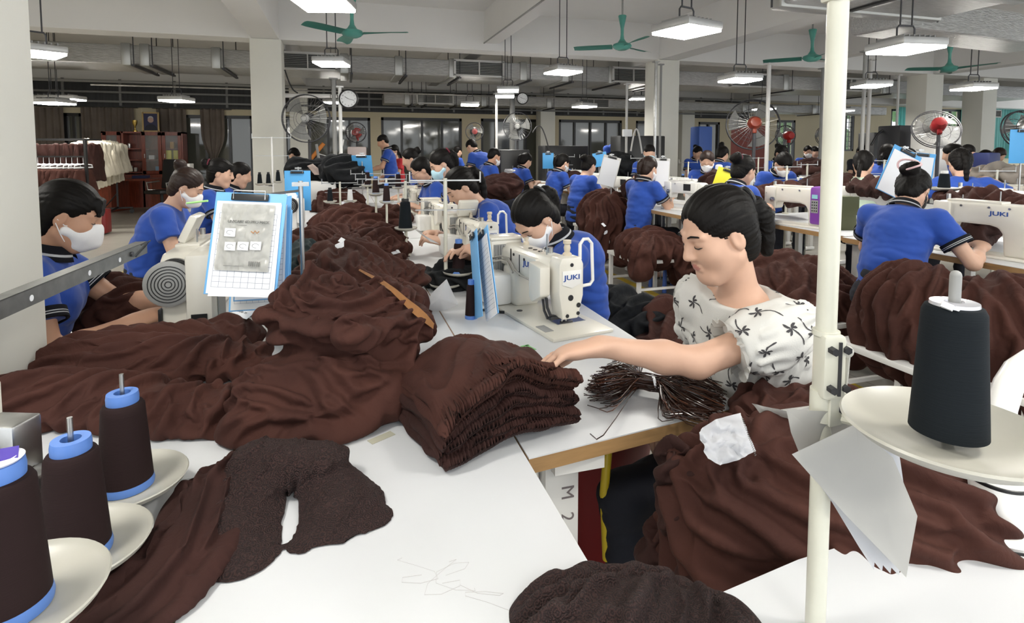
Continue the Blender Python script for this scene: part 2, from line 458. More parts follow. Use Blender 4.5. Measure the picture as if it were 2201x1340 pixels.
M_DUCTDK = mat('duct_strap', (.42, .42, .40), .4, .7)

def struct(name, mb, parent=None):
    o = mb.build(name, parent); o['kind'] = 'structure'; return o

mb = MB(M_FLOOR); mb.box((9, 7.4, -.05), (38, 19.4, .1)); fl = struct('floor', mb)
mb = MB(M_CEIL); mb.box((9, 7.4, CEIL + .05), (38, 19.4, .1)); struct('ceiling', mb)
for i, (yy, w) in enumerate(((1.65, .40), (9.4, .40), (15.95, .4))):
    mb = MB(M_CEIL); mb.box((9, yy, (BEAM_Z + CEIL) / 2), (38, w, CEIL - BEAM_Z)); struct('trim_%d' % (i + 1), mb)
for i, xx in enumerate((-8.0, -1.08, 2.42, 5.81, 9.3, 12.65, 19.6)):
    mb = MB(M_CEIL); z = BEAM_Z + .003 if i in (0, 1, 3, 5, 6) else BEAM_Z + .12
    for (a, b_) in ((-2.3, 1.45), (1.85, 9.2), (9.6, 15.75)):
        mb.box((xx, (a + b_) / 2, (z + CEIL) / 2), (.38 if i in (0, 1, 3, 5, 6) else .25, b_ - a, CEIL - z))
    struct('trim_%d' % (i + 4), mb)
# pillars
def pillar(name, x, y, w=.44, dpt=.44, top=BEAM_Z):
    mb = MB(M_COLM); mb.box((x, y, top / 2), (w, dpt, top), bev=.012); o = mb.build(name); o['kind'] = 'structure'; return o
pillar('pillar_left', -1.05, 1.68, .45, .45)
pillar('pillar_middle_left', -1.08, 9.4)
pillar('pillar_middle', 5.81, 9.4, .46, .46)
pillar('pillar_middle_right', 12.5, 9.4, .5, .46)
pillar('pillar_right', 14.45, 9.55, .46, .46)
pillar('pillar_back', 5.81, 15.75, .46, .42)
pillar('pillar_back_left', -1.08, 15.75)
pillar('pillar_back_right', 10.6, 15.75, .46, .42)

# far wall with openings -------------------------------------------------
def wx(px, py=330): return aty(px, py, WALL_Y).x
def wz(px, py): return aty(px, py, WALL_Y).z
OPEN = [  # px0, px1, z0, z1, panes, kind
    (140, 180, .9, 2.30, 2, 'dark'), (392, 545, .02, 2.30, 3, 'dark'), (612, 797, .02, 2.30, 4, 'dark'), (820, 993, .02, 2.32, 4, 'dark'),
    (1034, 1162, .02, 2.33, 4, 'dark'), (1201, 1336, .02, 2.34, 4, 'dark'), (1366, 1432, .02, 2.34, 2, 'dark'), (1500, 1546, .02, 2.34, 2, 'dark'),
    (1590, 1614, .9, 2.5, 2, 'out'), (1668, 1708, .1, 2.45, 2, 'out'), (1784, 1834, 1.35, 2.95, 3, 'grid'), (1912, 1957, 1.2, 2.95, 2, 'out'), (2020, 2062, 1.0, 3.0, 2, 'out')]
XL, XR = -9.0, 28.0
xs = XL; k = 0
mbw = MB(M_WALL)
for (a, b_, z0, z1, n, kind) in OPEN:
    x0, x1 = wx(a), wx(b_)
    mbw.box(((xs + x0) / 2, WALL_Y + .1, 1.53), (x0 - xs, .2, 3.06))
    if z0 > .1: mbw.box(((x0 + x1) / 2, WALL_Y + .1, z0 / 2), (x1 - x0, .2, z0))
    mbw.box(((x0 + x1) / 2, WALL_Y + .1, (z1 + 3.06) / 2), (x1 - x0, .2, 3.06 - z1))
    xs = x1; k += 1
    t = thing('window_%d' % k if kind != 'dark' or z0 > .1 else 'door_%d' % k, None, None, ((x0 + x1) / 2, WALL_Y + .06, z0)); t['kind'] = 'structure'
    w = x1 - x0; h = z1 - z0; f = MB(M_FRAME)
    for sx in (-w / 2 + .035, w / 2 - .035): f.box((sx, 0, h / 2), (.07, .1, h))
    f.box((0, 0, h - .04), (w, .1, .08)); f.box((0, 0, .03), (w, .1, .06))
    for j in range(1, n): f.box((-w / 2 + w * j / n, 0, h / 2), (.06, .08, h - .1))
    if kind == 'grid':
        for j in range(1, 7): f.box((-w / 2 + w * j / 7, .03, h / 2), (.02, .02, h - .1))
        for j in range(1, 9): f.box((0, .03, h * j / 9), (w, .02, .02))
    f.build('window_frame', t)
    for j in range(n):
        g = MB(M_GLASSD if kind == 'dark' else mat('clear_glass', (.9, 1, .97), .02, alpha=.18))
        g.box((-w / 2 + w * (j + .5) / n, .02, h / 2), (w / n - .05, .012, h - .12)); g.build('pane', t)
mbw.box(((xs + XR) / 2, WALL_Y + .1, 1.53), (XR - xs, .2, 3.06))
struct('wall_back', mbw)
mb = MB(M_DARKWALL); mb.box(((XL + 13.5) / 2, WALL_Y - .03, 2.76), (13.5 - XL, .05, .60)); struct('trim_20', mb)
mb = MB(M_WALL); mb.box((XL - .1, 7.4, CEIL / 2), (.2, 19.4, CEIL)); struct('wall_left', mb)
mb = MB(M_CEIL); mb.box((9, WALL_Y + .1, (3.06 + CEIL) / 2), (38, .2, CEIL - 3.06)); struct('trim_21', mb)
# grey steel lattice in front of the dark upper wall
t = thing('steel_lattice', 'long grey steel lattice of rails and short posts along the top of the back wall', 'rail', (0, 15.5, 2.4))
f = MB(M_RAIL)
for z in (.14, .36, .62): f.box((2.2, 0, z), (22, .045, .045))
for i in range(20): f.box((-8.5 + i * 1.15, .05, .36), (.05, .04, .62))
f.build('rail', t)
# yellow floor lines
for i, (x, y0, y1) in enumerate(((2.87, 1.0, 9.0), (-2.41, 1.2, 8.5))):
    mb = MB(M_YELLOWLINE); mb.box((x, (y0 + y1) / 2, .0015), (.075, y1 - y0, .003)); struct('trim_%d' % (30 + i), mb)
# trees outside the right-hand windows
rs = random.Random(4)
for i, px in enumerate((1602, 1690, 1810, 1940, 2040, 2150)):
    p = aty(px, 280, 20.5)
    V, Fq = None, None
    w_ = .75 if i < 2 else 1.0
    s = SDF((p.x - w_ - .6, p.y - 1.3, .2), (p.x + w_ + .6, p.y + 1.3, 4.6), .12)
    for j in range(14): s.ell((p.x + rs.uniform(-w_, w_) * .6, p.y + rs.uniform(-.7, .7), rs.uniform(1, 4)), (rs.uniform(.3, .6),) * 3, k=.05)
    V, Fq = s.mesh(); n = noise3(V * 4.5); V = V + vnormals(V, Fq) * (n * .25)[:, None]
    o = np_mesh('crown', V, Fq, M_LEAF)
    t = thing('garden_tree', ['green tree behind the narrow window left of the tall glass door', 'green tree seen through the tall glass door on the right',
        'green tree behind the barred window', 'green tree behind the window beside the teal curtain', 'green tree between the two right pillars', 'green tree behind the wide teal curtain'][i], 'tree', (0, 0, 0), 0, 'trees outside the windows')
    o.parent = t
    b = MB(mat('bark', (.12, .08, .05), .9)); b.cyl((p.x, p.y, 0), (p.x, p.y, 1.6), .12, .09); b.build('trunk', t)

# curtains ----------------------------------------------------------------
def curtain(px0, px1, z0, z1, m, label, tie=None, y=WALL_Y - .12, group=None, folds=None):
    x0, x1 = aty(px0, 300, y).x, aty(px1, 300, y).x; w = x1 - x0; n = 90; rows = 14; nf = folds or max(4, int(w / .14))
    P = []
    for r in range(rows):
        v = r / (rows - 1); z = z1 + (z0 - z1) * v; row = []
        pinch = 1.0
        if tie is not None: pinch = 1 - .72 * math.exp(-((v - tie) / .22) ** 2) * (1 if v < tie else 1)
        for i in range(n + 1):
            u = i / n; a = .035 * math.sin(u * nf * 2 * PI + .4 * math.sin(v * 3 + u * 9)) * (.7 + .3 * math.sin(u * 17))
            row.append((x0 + w / 2 + (u - .5) * w * pinch, y + a, z))
        P.append(row)
    t = MB(m); t.quadsheet(P, .004)
    o = t.build('curtain'); return tag(o, label, 'curtain', group)
G = 'taupe curtains on the back wall'
curtain(60, 139, .95, 2.42, M_CURT, 'taupe curtain at the far left, left of the narrow uncovered window', group=G)
curtain(176, 290, .9, 2.44, M_CURT, 'wide taupe curtain hanging behind the rail of cream coats', group=G)
curtain(338, 402, .9, 2.44, M_CURT, 'taupe curtain hanging right of the framed portrait', group=G)
curtain(432, 484, .7, 2.46, M_CURT, 'taupe curtain tied in at the middle before the dark glass door', tie=.78, group=G)
G = 'teal curtains at the right windows'
curtain(1930, 1962, 1.1, 3.02, M_TEAL, 'narrow teal curtain drawn half across the window left of the two right pillars', group=G)
curtain(2064, 2085, 1.1, 3.0, M_TEAL, 'sliver of teal curtain between the two right pillars', group=G)
curtain(2112, 2230, 1.05, 3.05, M_TEAL, 'wide teal curtain at the far right edge', group=G)
mb = MB(M_STEEL)
for a, b_ in ((58, 300), (330, 500)):
    mb.cyl(aty(a, 300, WALL_Y - .12) * 1 + Vector((0, 0, 0)), aty(b_, 300, WALL_Y - .12), .012, n=8)
for v in mb.bm.verts: v.co.z = 2.44 + (v.co.z - 1.68) * .0 + random.Random(v.index).uniform(-.012, .012)
tag(mb.build('curtain_rail'), 'thin steel rail carrying the taupe curtains', 'curtain rail')

# ---------------------------------------------------------------- ducts
def duct(label, x0, x1, y0, y1, z0, z1, grilles=(), straps=(), face='y', rods=True):
    t = thing('air_duct', label, 'air duct', ((x0 + x1) / 2, (y0 + y1) / 2, z0))
    cx, cy = (x0 + x1) / 2, (y0 + y1) / 2
    b = MB(M_FOIL); b.box((0, 0, (z1 - z0) / 2), (x1 - x0, y1 - y0, z1 - z0), bev=.03)
    b.build('duct_body', t)
    for sx in straps:
        s = MB(M_DUCTDK)
        if face == 'y': s.box((sx - cx, 0, (z1 - z0) / 2), (.14, y1 - y0 + .05, z1 - z0 + .05), bev=.02)
        else: s.box((0, sx - cy, (z1 - z0) / 2), (x1 - x0 + .05, .14, z1 - z0 + .05), bev=.02)
        s.build('flange', t)
        if rods:
            s = MB(M_DARKMET)
            for e in (-1, 1):
                if face == 'y': s.cyl((sx - cx + .12, e * ((y1 - y0) / 2 + .06), -.02), (sx - cx + .12, e * ((y1 - y0) / 2 + .06), CEIL - z0), .008, n=6)
                else: s.cyl((e * ((x1 - x0) / 2 + .06), sx - cy, -.02), (e * ((x1 - x0) / 2 + .06), sx - cy, CEIL - z0), .008, n=6)
            if face == 'y': s.box((sx - cx + .12, 0, -.03), (.04, y1 - y0 + .2, .03))
            s.build('hanger', t)
    for gx in grilles:
        g = MB(M_GREYW); w = .92; h = (z1 - z0) * .9; y = -(y1 - y0) / 2 - .03
        for e in (-1, 1): g.box((gx - cx + e * w / 2, y, h / 2 + .02), (.035, .08, h)); g.box((gx - cx, y, h / 2 + .02 + e * h / 2), (w + .035, .08, .035))
        g.box((gx - cx, y, h / 2 + .02), (.02, .06, h))
        go = g.build('vent_grille', t)
        g = MB(M_GRILLE); g.box((gx - cx, y + .02, h / 2 + .02), (w, .02, h))
        g.mat(M_GREYPL)
        for q in range(9): g.box((gx - cx, y - .005, .02 + h * (q + .5) / 9), (w - .03, .03, .006), rot=(.6, 0, 0))
        g.build('slats', go)
    return t
YD = 10.2
gx = [aty(p, 150, YD).x for p in (662, 1029, 1360, 1608, 1827)]
st = [aty(p, 150, YD).x for p in (272, 312, 465, 740, 857, 973, 1125, 1215, 1315, 1410, 1690, 1900)]
duct('long silver foil duct with black vent grilles crossing the hall behind the front beam', -8.2, 17.5, YD, YD + 1.05, 2.74, 3.04, gx, st)
gx = [aty(p, 215, 14.4).x for p in (935, 1275, 2130)]
st = [aty(p, 215, 14.4).x for p in (875, 905, 970, 1040, 1180, 1400, 1600, 1750)]
duct('smaller silver foil duct far at the back above the glass doors', aty(825, 215, 14.4).x, 17.5, 14.4, 15.1, 2.56, 2.82, gx, st)
p = aty(1660, 25, 3.96)
DUCT3 = duct('silver foil duct overhead in the top right corner', p.x, p.x + 1.75, -1.5, 3.96, 2.60, 2.95, (), (1.2, 3.2, 3.9), face='x')
mb = MB(M_FOIL); mb.box((p.x + 2.6, 4.25, 2.66), (2.6, .5, .3), rot=(0, 0, .1), bev=.04)
mb.mat(M_GRILLE); mb.box((p.x + .7, 2.4, 2.592), (.05, 2.9, .02))
o = mb.build('duct_branch', DUCT3); o.location = -DUCT3.location
# conduits / pipes under the ceiling
def conduit(pts, r, m, label):
    b = MB(m); b.tube(pts, r, 8); return tag(b.build('ceiling_pipe'), label, 'pipe')
conduit([(-8, 15.2, 2.98), (13, 15.2, 2.98)], .035, M_GREYPL, 'grey pipe running under the rear beam')
conduit([(-4.5, 12.4, 2.62), (6.2, 12.4, 2.62), (12, 12.4, 2.60)], .018, M_STEEL, 'thin steel pipe crossing behind the long duct')
conduit([aty(735, 207, 13.4), aty(600, 205, 13.4)], .05, mat('tube_white', (.8, .8, .8), .5), 'white fluorescent tube batten left of the first wall clock')
conduit([(2.3, 1.9, BEAM_Z + .1), (2.3, 5.8, BEAM_Z + .1), (2.27, 9.1, BEAM_Z + .1)], .012, M_GREYPL, 'thin grey cable conduit along the small ceiling beam')

# ---------------------------------------------------------------- lamps
def lamp(px, py, d, rz, label, size=.36, rodtop=None, flat=1.0, tilt=0):
    p = atd(px, py, d)
    t = thing('hanging_lamp', label, 'lamp', p, rz, 'hanging LED lamps')
    h = MB(M_LAMPH); h.box((0, 0, .045), (size + .02, size * flat + .02, .06), bev=.015); ho = h.build('housing', t)
    f = MB(M_GREYPL)
    for i in range(7): f.box((-size * .36 + size * .72 * i / 6, 0, .085), (.008, size * flat * .7, .03))
    f.build('cooling_fins', ho)
    e = MB(M_LAMP); e.box((0, 0, .008), (size, size * flat, .02), bev=.006); e.build('led_panel', t)
    b = MB(M_DARKMET)
    b.tube([(-.075, 0, .07), (-.075, 0, .17), (-.06, 0, .19), (.06, 0, .19), (.075, 0, .17), (.075, 0, .07)], .007, 6); b.build('bracket', t)
    top = (rodtop or CEIL) - p.z
    r_ = MB(M_DARKMET); r_.cyl((-.05, 0, .185), (-.05, 0, top), .006, n=6); r_.cyl((.05, 0, .185), (.05, 0, top), .006, n=6); r_.build('hanging_rods', t)
    if tilt: t.rotation_euler = (tilt, 0, rz)
    return t
A = -YAW
lamp(697, 14, 4.0, A + .03, 'brightest square LED lamp cut by the top edge, left of centre', .35)
lamp(713, 140, 6.5, A + .05, 'square LED lamp hanging just below the teal fan, before the duct', .34)
lamp(1475, 72, 4.2, A + .55, 'large square LED lamp hanging before the tall central pillar', .35)
lamp(1210, 158, 6.8, A + .45, 'square LED lamp on two rods hanging left of the central pillar', .34)
lamp(1590, 175, 6.4, A + .2, 'square LED lamp hanging right of the central pillar', .34)
lamp(1945, 110, 4.3, A + .15, 'large square LED lamp hanging right of the cream pole', .36)
lamp(1872, 187, 7.4, A, 'square LED lamp half hidden directly behind the cream pole', .34)
lamp(2092, 193, 7.2, A + .1, 'square LED lamp before the rightmost pillar', .34)
lamp(76, 119, 4.6, A + .9, 'LED lamp cut off by the left foreground pillar', .34)
lamp(118, 216, 9.5, A, 'long bright LED lamp above the garment rails at far left', .85, flat=.35)
lamp(115, 224, 8.6, A, 'smaller LED lamp just under the long lamp at far left', .4)
lamp(380, 219, 8.7, A, 'LED lamp hanging before the mahogany cabinet', .36)
lamp(1010, 227, 11.5, A + .1, 'LED lamp hanging before the rear duct, left of the second clock', .36)
lamp(1256, 231, 11, A + .5, 'tilted looking LED lamp hanging right of the rear pillar', .35)
lamp(1092, 197, 9.3, A, 'LED lamp, upper one of the close pair left of the second clock', .34)
lamp(1085, 209, 10.5, A, 'LED lamp, lower one of the close pair left of the second clock', .34)
lamp(718, 222, 12, A, 'LED lamp hanging left of the first clock behind the fan', .36)
lamp(1371, 214, 13, A, 'small distant LED lamp left of the central pillar', .34)
lamp(1642, 236, 12, A, 'small distant LED lamp behind the red black pedestal fan', .36)
lamp(1806, 240, 12.5, A, 'small distant LED lamp left of the cream pole near the barred window', .4)
# unseen lamps of the grid over the foreground; side ones added to brighten the dim ends
for i, (x, y) in enumerate(((-.9, .7), (1.6, .1), (3.6, .6), (-2.6, 2.6), (.5, -1.5), (5.6, .6), (-3.9, 3.8), (-5.5, 6.2), (-6.6, 9.4), (8.6, 2.8), (12.5, 5.0))):
    o = lamp(0, 0, 1, 0, 'LED lamp overhead beyond the upper edge of the picture', .35); o.location = (x, y, 2.42)

# ---------------------------------------------------------------- ceiling fans
def ceiling_fan(px, py, d, rot, label):
    p = atd(px, py, d); t = thing('ceiling_fan', label, 'ceiling fan', p, rot, 'teal ceiling fans')
    h = MB(M_GREEN_FAN); h.lathe([(0, -.05), (.06, -.048), (.10, -.03), (.13, 0), (.115, .03), (.06, .05), (.028, .10), (.02, .16)], n=28); h.build('motor', t)
    r_ = MB(M_GREYPL); r_.cyl((0, 0, .16), (0, 0, CEIL - p.z), .013, n=10)
    r_.mat(M_GREEN_FAN); r_.lathe([(.02, .15), (.022, .24), (.055, .40), (.05, .41), (0, .41)], n=20); r_.build('down_rod', t)
    for k in range(3):
        a = k * 2 * PI / 3; P = []
        for i in range(9):
            u = i / 8; rr = .13 + .52 * u; w = .045 + .035 * min(1, u * 1.6) if u < .92 else .06
            row = []
            for j in range(5):
                v = j / 4 - .5; row.append((rr, v * 2 * w, .012 * math.cos(v * PI) + v * .045 * (1 - .4 * u)))
            P.append(row)
        b = MB(M_GREEN_FAN); b.quadsheet(P, .004, mx=Matrix.Rotation(a, 4, 'Z')); b.build('blade', t)
    return t
ceiling_fan(757, 72, 6.6, R(-20), 'teal ceiling fan beside the brightest lamp at top left')
ceiling_fan(1337, 100, 7.6, R(28), 'teal ceiling fan left of the central pillar')
ceiling_fan(1745, 125, 8.2, R(15), 'teal ceiling fan just left of the cream pole')
ceiling_fan(2040, 148, 9.0, R(40), 'teal ceiling fan above the two right pillars')

# ---------------------------------------------------------------- clocks
def clock(px, py, d, r, label, post=None):
    p = atd(px, py, d); t = thing('wall_clock', label, 'clock', p, -YAW, 'round clocks')
    c = MB(M_BLACK); c.lathe([(r * .86, -.03), (r * .9, -.045), (r, -.04), (r * 1.03, -.015), (r, .02), (0, .02)], d=(0, 1, 0), n=40); c.build('rim', t)
    f = MB(mat('clock_face', (.74, .75, .76), .5)); f.lathe([(0, -.028), (r * .88, -.028), (r * .88, 0), (0, 0)], d=(0, 1, 0), n=40); fo = f.build('dial', t)
    n = MB(M_BLACK)
    for k in range(1, 13):
        a = k * PI / 6; M = face_mx((r * .7 * math.sin(a), -.0295, r * .7 * math.cos(a)), (1, 0, 0), (0, 0, 1)); n.text(str(k), r * .22, M)
    n.build('numerals', fo)
    for (a, l, w) in ((R(302), .45, .05), (R(105), .65, .035)):
        h = MB(M_BLACK); h.box((l * r / 2 * math.sin(a), -.032, l * r / 2 * math.cos(a)), (w * r, .003, l * r), rot=(0, a, 0)); h.build('hand', t)
    return t
clock(750, 213, 8.0, .135, 'larger black rimmed round clock on a post left of the glass doors')
clock(1123, 212, 12.0, .125, 'smaller round clock hanging at the middle of the hall')
# thin posts the clocks and hoses hang on
def post(px, d, z0, z1, r, m, label):
    p = atd(px, 322, d); b = MB(m); b.cyl((p.x, p.y, z0), (p.x, p.y, z1), r, n=12); b.box((p.x, p.y, z1 - .01), (r * 4, r * 4, .02)); return tag(b.build('steel_post'), label, 'post')
post(720, 8.06, 0, 2.42, .03, M_GREYPL, 'grey steel post left of the larger clock')
post(733, 8.0, .0, 2.3, .025, mat('white_hose', (.8, .8, .78), .4), 'white vertical pipe just left of the larger clock')
post(1101, 12.1, 0, 2.65, .06, M_RAIL, 'grey steel post under the smaller clock')
post(1067, 11.0, 0, 2.5, .025, M_GREYW, 'thin pale post left of the smaller clock')
post(1346, 9.4, .8, 2.5, .02, M_GREYW, 'thin pale post holding a white control box')
post(1407, 9.6, .0, 2.9, .025, M_STEEL, 'steel post just left of the central pillar')
post(1418, 9.9, .0, 2.9, .02, M_GREYPL, 'thin grey post touching the central pillar on its left')
post(1648, 7.2, .0, 2.5, .025, M_GREYW, 'tall pale post right of the big cage fan')
post(1763, 10.4, .0, 2.9, .03, M_GREYPL, 'grey post between the big fan and the cream pole')
post(1852, 8.6, .0, 2.9, .028, M_GREYPL, 'dark grey post just right of the cream pole')
post(1864, 9.4, .0, 2.9, .03, M_GREYW, 'pale post second to the right of the cream pole')
post(1925, 9.8, .0, 2.7, .02, M_GREYW, 'thin pale post before the narrow teal curtain')
# ================================================================== PEOPLE
def rotx(a): return np.array(((1, 0, 0), (0, math.cos(a), -math.sin(a)), (0, math.sin(a), math.cos(a))))
def rotz(a): return np.array(((math.cos(a), -math.sin(a), 0), (math.sin(a), math.cos(a), 0), (0, 0, 1)))
def roty(a): return np.array(((math.cos(a), 0, math.sin(a)), (0, 1, 0), (-math.sin(a), 0, math.cos(a))))
def A3(*a): return np.array(a, float)
def unit(v): return v / max(np.linalg.norm(v), 1e-9)

def ik(S, T, l1, l2, pole):
    d = T - S; L = np.linalg.norm(d); L2 = min(L, (l1 + l2) * .995); u = d / L; T = S + u * L2
    a = (l1 * l1 - l2 * l2 + L2 * L2) / (2 * L2); h = math.sqrt(max(l1 * l1 - a * a, 0))
    p = pole - u * (pole @ u); p = unit(p)
    return S + u * a + p * h, T

def add_hand(s, W, fd, pn, side, k, curl=.55, spread=.06, sc=1.0):
    """W wrist, fd finger direction, pn palm normal (towards palm), side +1 right hand"""
    fd = unit(fd); pn = unit(pn - fd * (pn @ fd)); sd = np.cross(fd, pn) * side     # towards thumb
    s.cone(W, W + fd * .05 * sc, .027 * sc, .031 * sc, k=k * 3, flat=pn, fs=.55)
    s.cone(W + fd * .04 * sc, W + fd * .078 * sc, .032 * sc, .036 * sc, k=k * 3, flat=pn, fs=.40)
    for i, (o, l, b) in enumerate(((.030, .072, .080), (.010, .080, .088), (-.010, .074, .085), (-.029, .058, .076))):
        p = W + (fd * b + sd * o) * sc; a = curl * (.5 + .12 * i); d0 = unit(fd + sd * spread * (1.5 - i))
        r = (.0088, .009, .0086, .0076)[i] * sc
        for j, f in enumerate((.45, .31, .24)):
            dd = d0 * math.cos(a) + pn * math.sin(a); q = p + dd * l * f * sc
            s.cone(p, q, r * (1 - .07 * j), r * (1 - .07 * (j + 1)), k=.004 * sc); p = q; a += curl * (.95 if j == 0 else .7)
    p = W + (fd * .028 + sd * .022) * sc; d1 = unit(fd * .62 + sd * .70 + pn * .35)
    q = p + d1 * .040 * sc; s.cone(p, q, .0125 * sc, .0105 * sc, k=.01)
    d2 = unit(fd * .9 + sd * .35 + pn * .45); q2 = q + d2 * .030 * sc; s.cone(q, q2, .0098 * sc, .009 * sc, k=.004)
    d3 = unit(fd + pn * .5); s.cone(q2, q2 + d3 * .022 * sc, .009 * sc, .007 * sc, k=.004)

def add_head(s, C, H, k, detail=True):
    """C head centre, H 3x3 head frame (columns right, forward, up)"""
    g = lambda x, y, z: C + H @ A3(x, y, z)
    s.ell(g(0, -.012, .035), (.073, .091, .080), H, k=.02)
    s.ell(g(0, .024, -.028), (.062, .066, .083), H, k=.03)
    for e in (-1, 1):
        s.cone(g(e * .050, .002, -.055), g(e * .022, .055, -.098), .020, .020, k=.035)
        s.ell(g(e * .037, .052, -.028), (.028, .028, .028), H, k=.03)
    s.ell(g(0, .062, -.097), (.022, .019, .018), H, k=.03)
    if detail:
        for e in (-1, 1):
            s.ell(g(e * .032, .098, .006), (.021, .018, .012), H, k=.018, op='sub')
            s.ell(g(e * .031, .071, .004), (.017, .014, .0105), H, k=.006)
            s.cone(g(e * .014, .083, .024), g(e * .046, .072, .024), .008, .007, k=.016)
            s.ell(g(e * .0125, .092, -.030), (.0085, .011, .0075), H, k=.008)
            s.ell(g(e * .075, -.006, -.008), (.010, .019, .031), H @ rotx(-.15), k=.008)
            s.ell(g(e * .086, .000, -.004), (.006, .009, .016), H @ rotx(-.15), k=.006, op='sub')
        s.cone(g(0, .086, .014), g(0, .104, -.026), .0075, .0105, k=.014)
        s.cone(g(-.017, .084, -.056), g(.017, .084, -.056), .0062, k=.005); s.cone(g(0, .088, -.055), g(0, .0885, -.056), .0066, k=.006)
        s.cone(g(-.014, .083, -.067), g(.014, .083, -.067), .0068, k=.006)
    else:
        s.cone(g(0, .086, .012), g(0, .102, -.026), .010, .012, k=.02)
        for e in (-1, 1): s.ell(g(e * .076, -.006, -.008), (.012, .02, .03), H, k=.01)

def to_world(V, C, H): return V @ H.T + C

def hair_mesh(style, h, down, seed=0):
    """in head frame; down = gravity direction in head frame"""
    s = SDF((-.14, -.30 if style in ('pony', 'long') else -.24, -.38 if style in ('pony', 'long') else -.16), (.14, .14, .20), h)
    s.ell((0, -.016, .040), (.081, .098, .086), k=.01)
    s.ell((0, -.045, -.025), (.068, .058, .085), k=.03)
    for e in (-1, 1): s.ell((e * .058, -.022, .02), (.025, .048, .055), k=.02)
    s.ell((0, .114, -.030), (.078, .074, .122), k=.010, op='sub')
    for e in (-1, 1): s.ell((e * .090, .018, -.048), (.032, .046, .066), k=.012, op='sub')
    s.ell((0, -.02, -.155), (.09, .09, .06), k=.02, op='sub')
    d = np.array(down)
    if style in ('bun', 'clip'):
        s.ell((0, -.118, .055), (.048, .040, .046), k=.012); s.ell((.02, -.135, .068), (.03, .025, .03), k=.01); s.ell((-.022, -.128, .045), (.03, .028, .03), k=.01)
    if style == 'topbun':
        s.ell((0, -.100, .108), (.040, .036, .038), k=.012); s.ell((.018, -.115, .115), (.026, .026, .024), k=.01); s.ell((-.016, -.11, .09), (.026, .024, .026), k=.01)
    if style in ('pony', 'long'):
        p = A3(0, -.100, .050); dr = unit(A3(0, -1, .1) + d * .5); r = .018
        for i in range(8 if style == 'long' else 5):
            dr = unit(dr + d * (.85 if i else .3)); q = p + dr * (.042 if style == 'long' else .034)
            s.cone(p, q, r, r + (.006 if i < 2 else -.004), k=.012); r += .005 if i < 2 else (-.0025 if style == 'long' else -.0045); p = q
    if style == 'low':
        p = A3(0, -.095, -.03); dr = unit(A3(0, -.6, -.3)); r = .024
        for i in range(5):
            dr = unit(dr + d * .6); q = p + dr * .04; s.cone(p, q, r, r - .002, k=.012); r -= .002; p = q
    if style == 'fringe' or seed == 3:
        for e in (-.03, -.015, 0, .015, .03): s.cone((e, .072, .075), (e * 1.25, .088, .028), .012, .006, k=.012)
    if style in ('fringe',):
        p = A3(0, -.10, .0); s.ell(p, (.035, .03, .035), k=.015)
    V, Fq = s.mesh()
    # combed strands: thin ridges running back from the hairline
    a = np.arctan2(V[:, 0], V[:, 2] - .0); n = noise3(vec3(a * 26, V[:, 1] * 7, V[:, 2] * 3 + seed)); n2 = noise3(vec3(a * 9 + 5, V[:, 1] * 4, V[:, 2] * 2 + seed))
    V = V + vnormals(V, Fq) * ((n * .0016 + n2 * .003)[:, None])
    return V, Fq

def ring_sheet(mb, c, ax, rads, hs, mats, n=28, a0=0, a1=2 * PI, fwd=(0, 1, 0), squash=1.0):
    """bands around an axis: ring i has radius rads[i] at height hs[i]; mats[i] for band i"""
    ax = unit(np.array(ax)); f = np.array(fwd); f = unit(f - ax * (f @ ax)); rgt = np.cross(f, ax)
    rows = []
    for r, h in zip(rads, hs):
        rows.append([Vector(c + ax * h + (f * math.cos(a0 + (a1 - a0) * i / n) * squash + rgt * math.sin(a0 + (a1 - a0) * i / n)) * r) for i in range(n + 1)])
    for i in range(len(rows) - 1):
        mb.mat(mats[i]); mb.quadsheet([rows[i], rows[i + 1]], .002)

M_TRIM = mat('white_trim', (.75, .76, .78), .7)
M_PINK = mat('pink_plastic', (.72, .48, .50), .4)
M_WINE = mat('wine_scrunchie', (.12, .01, .025), .8)

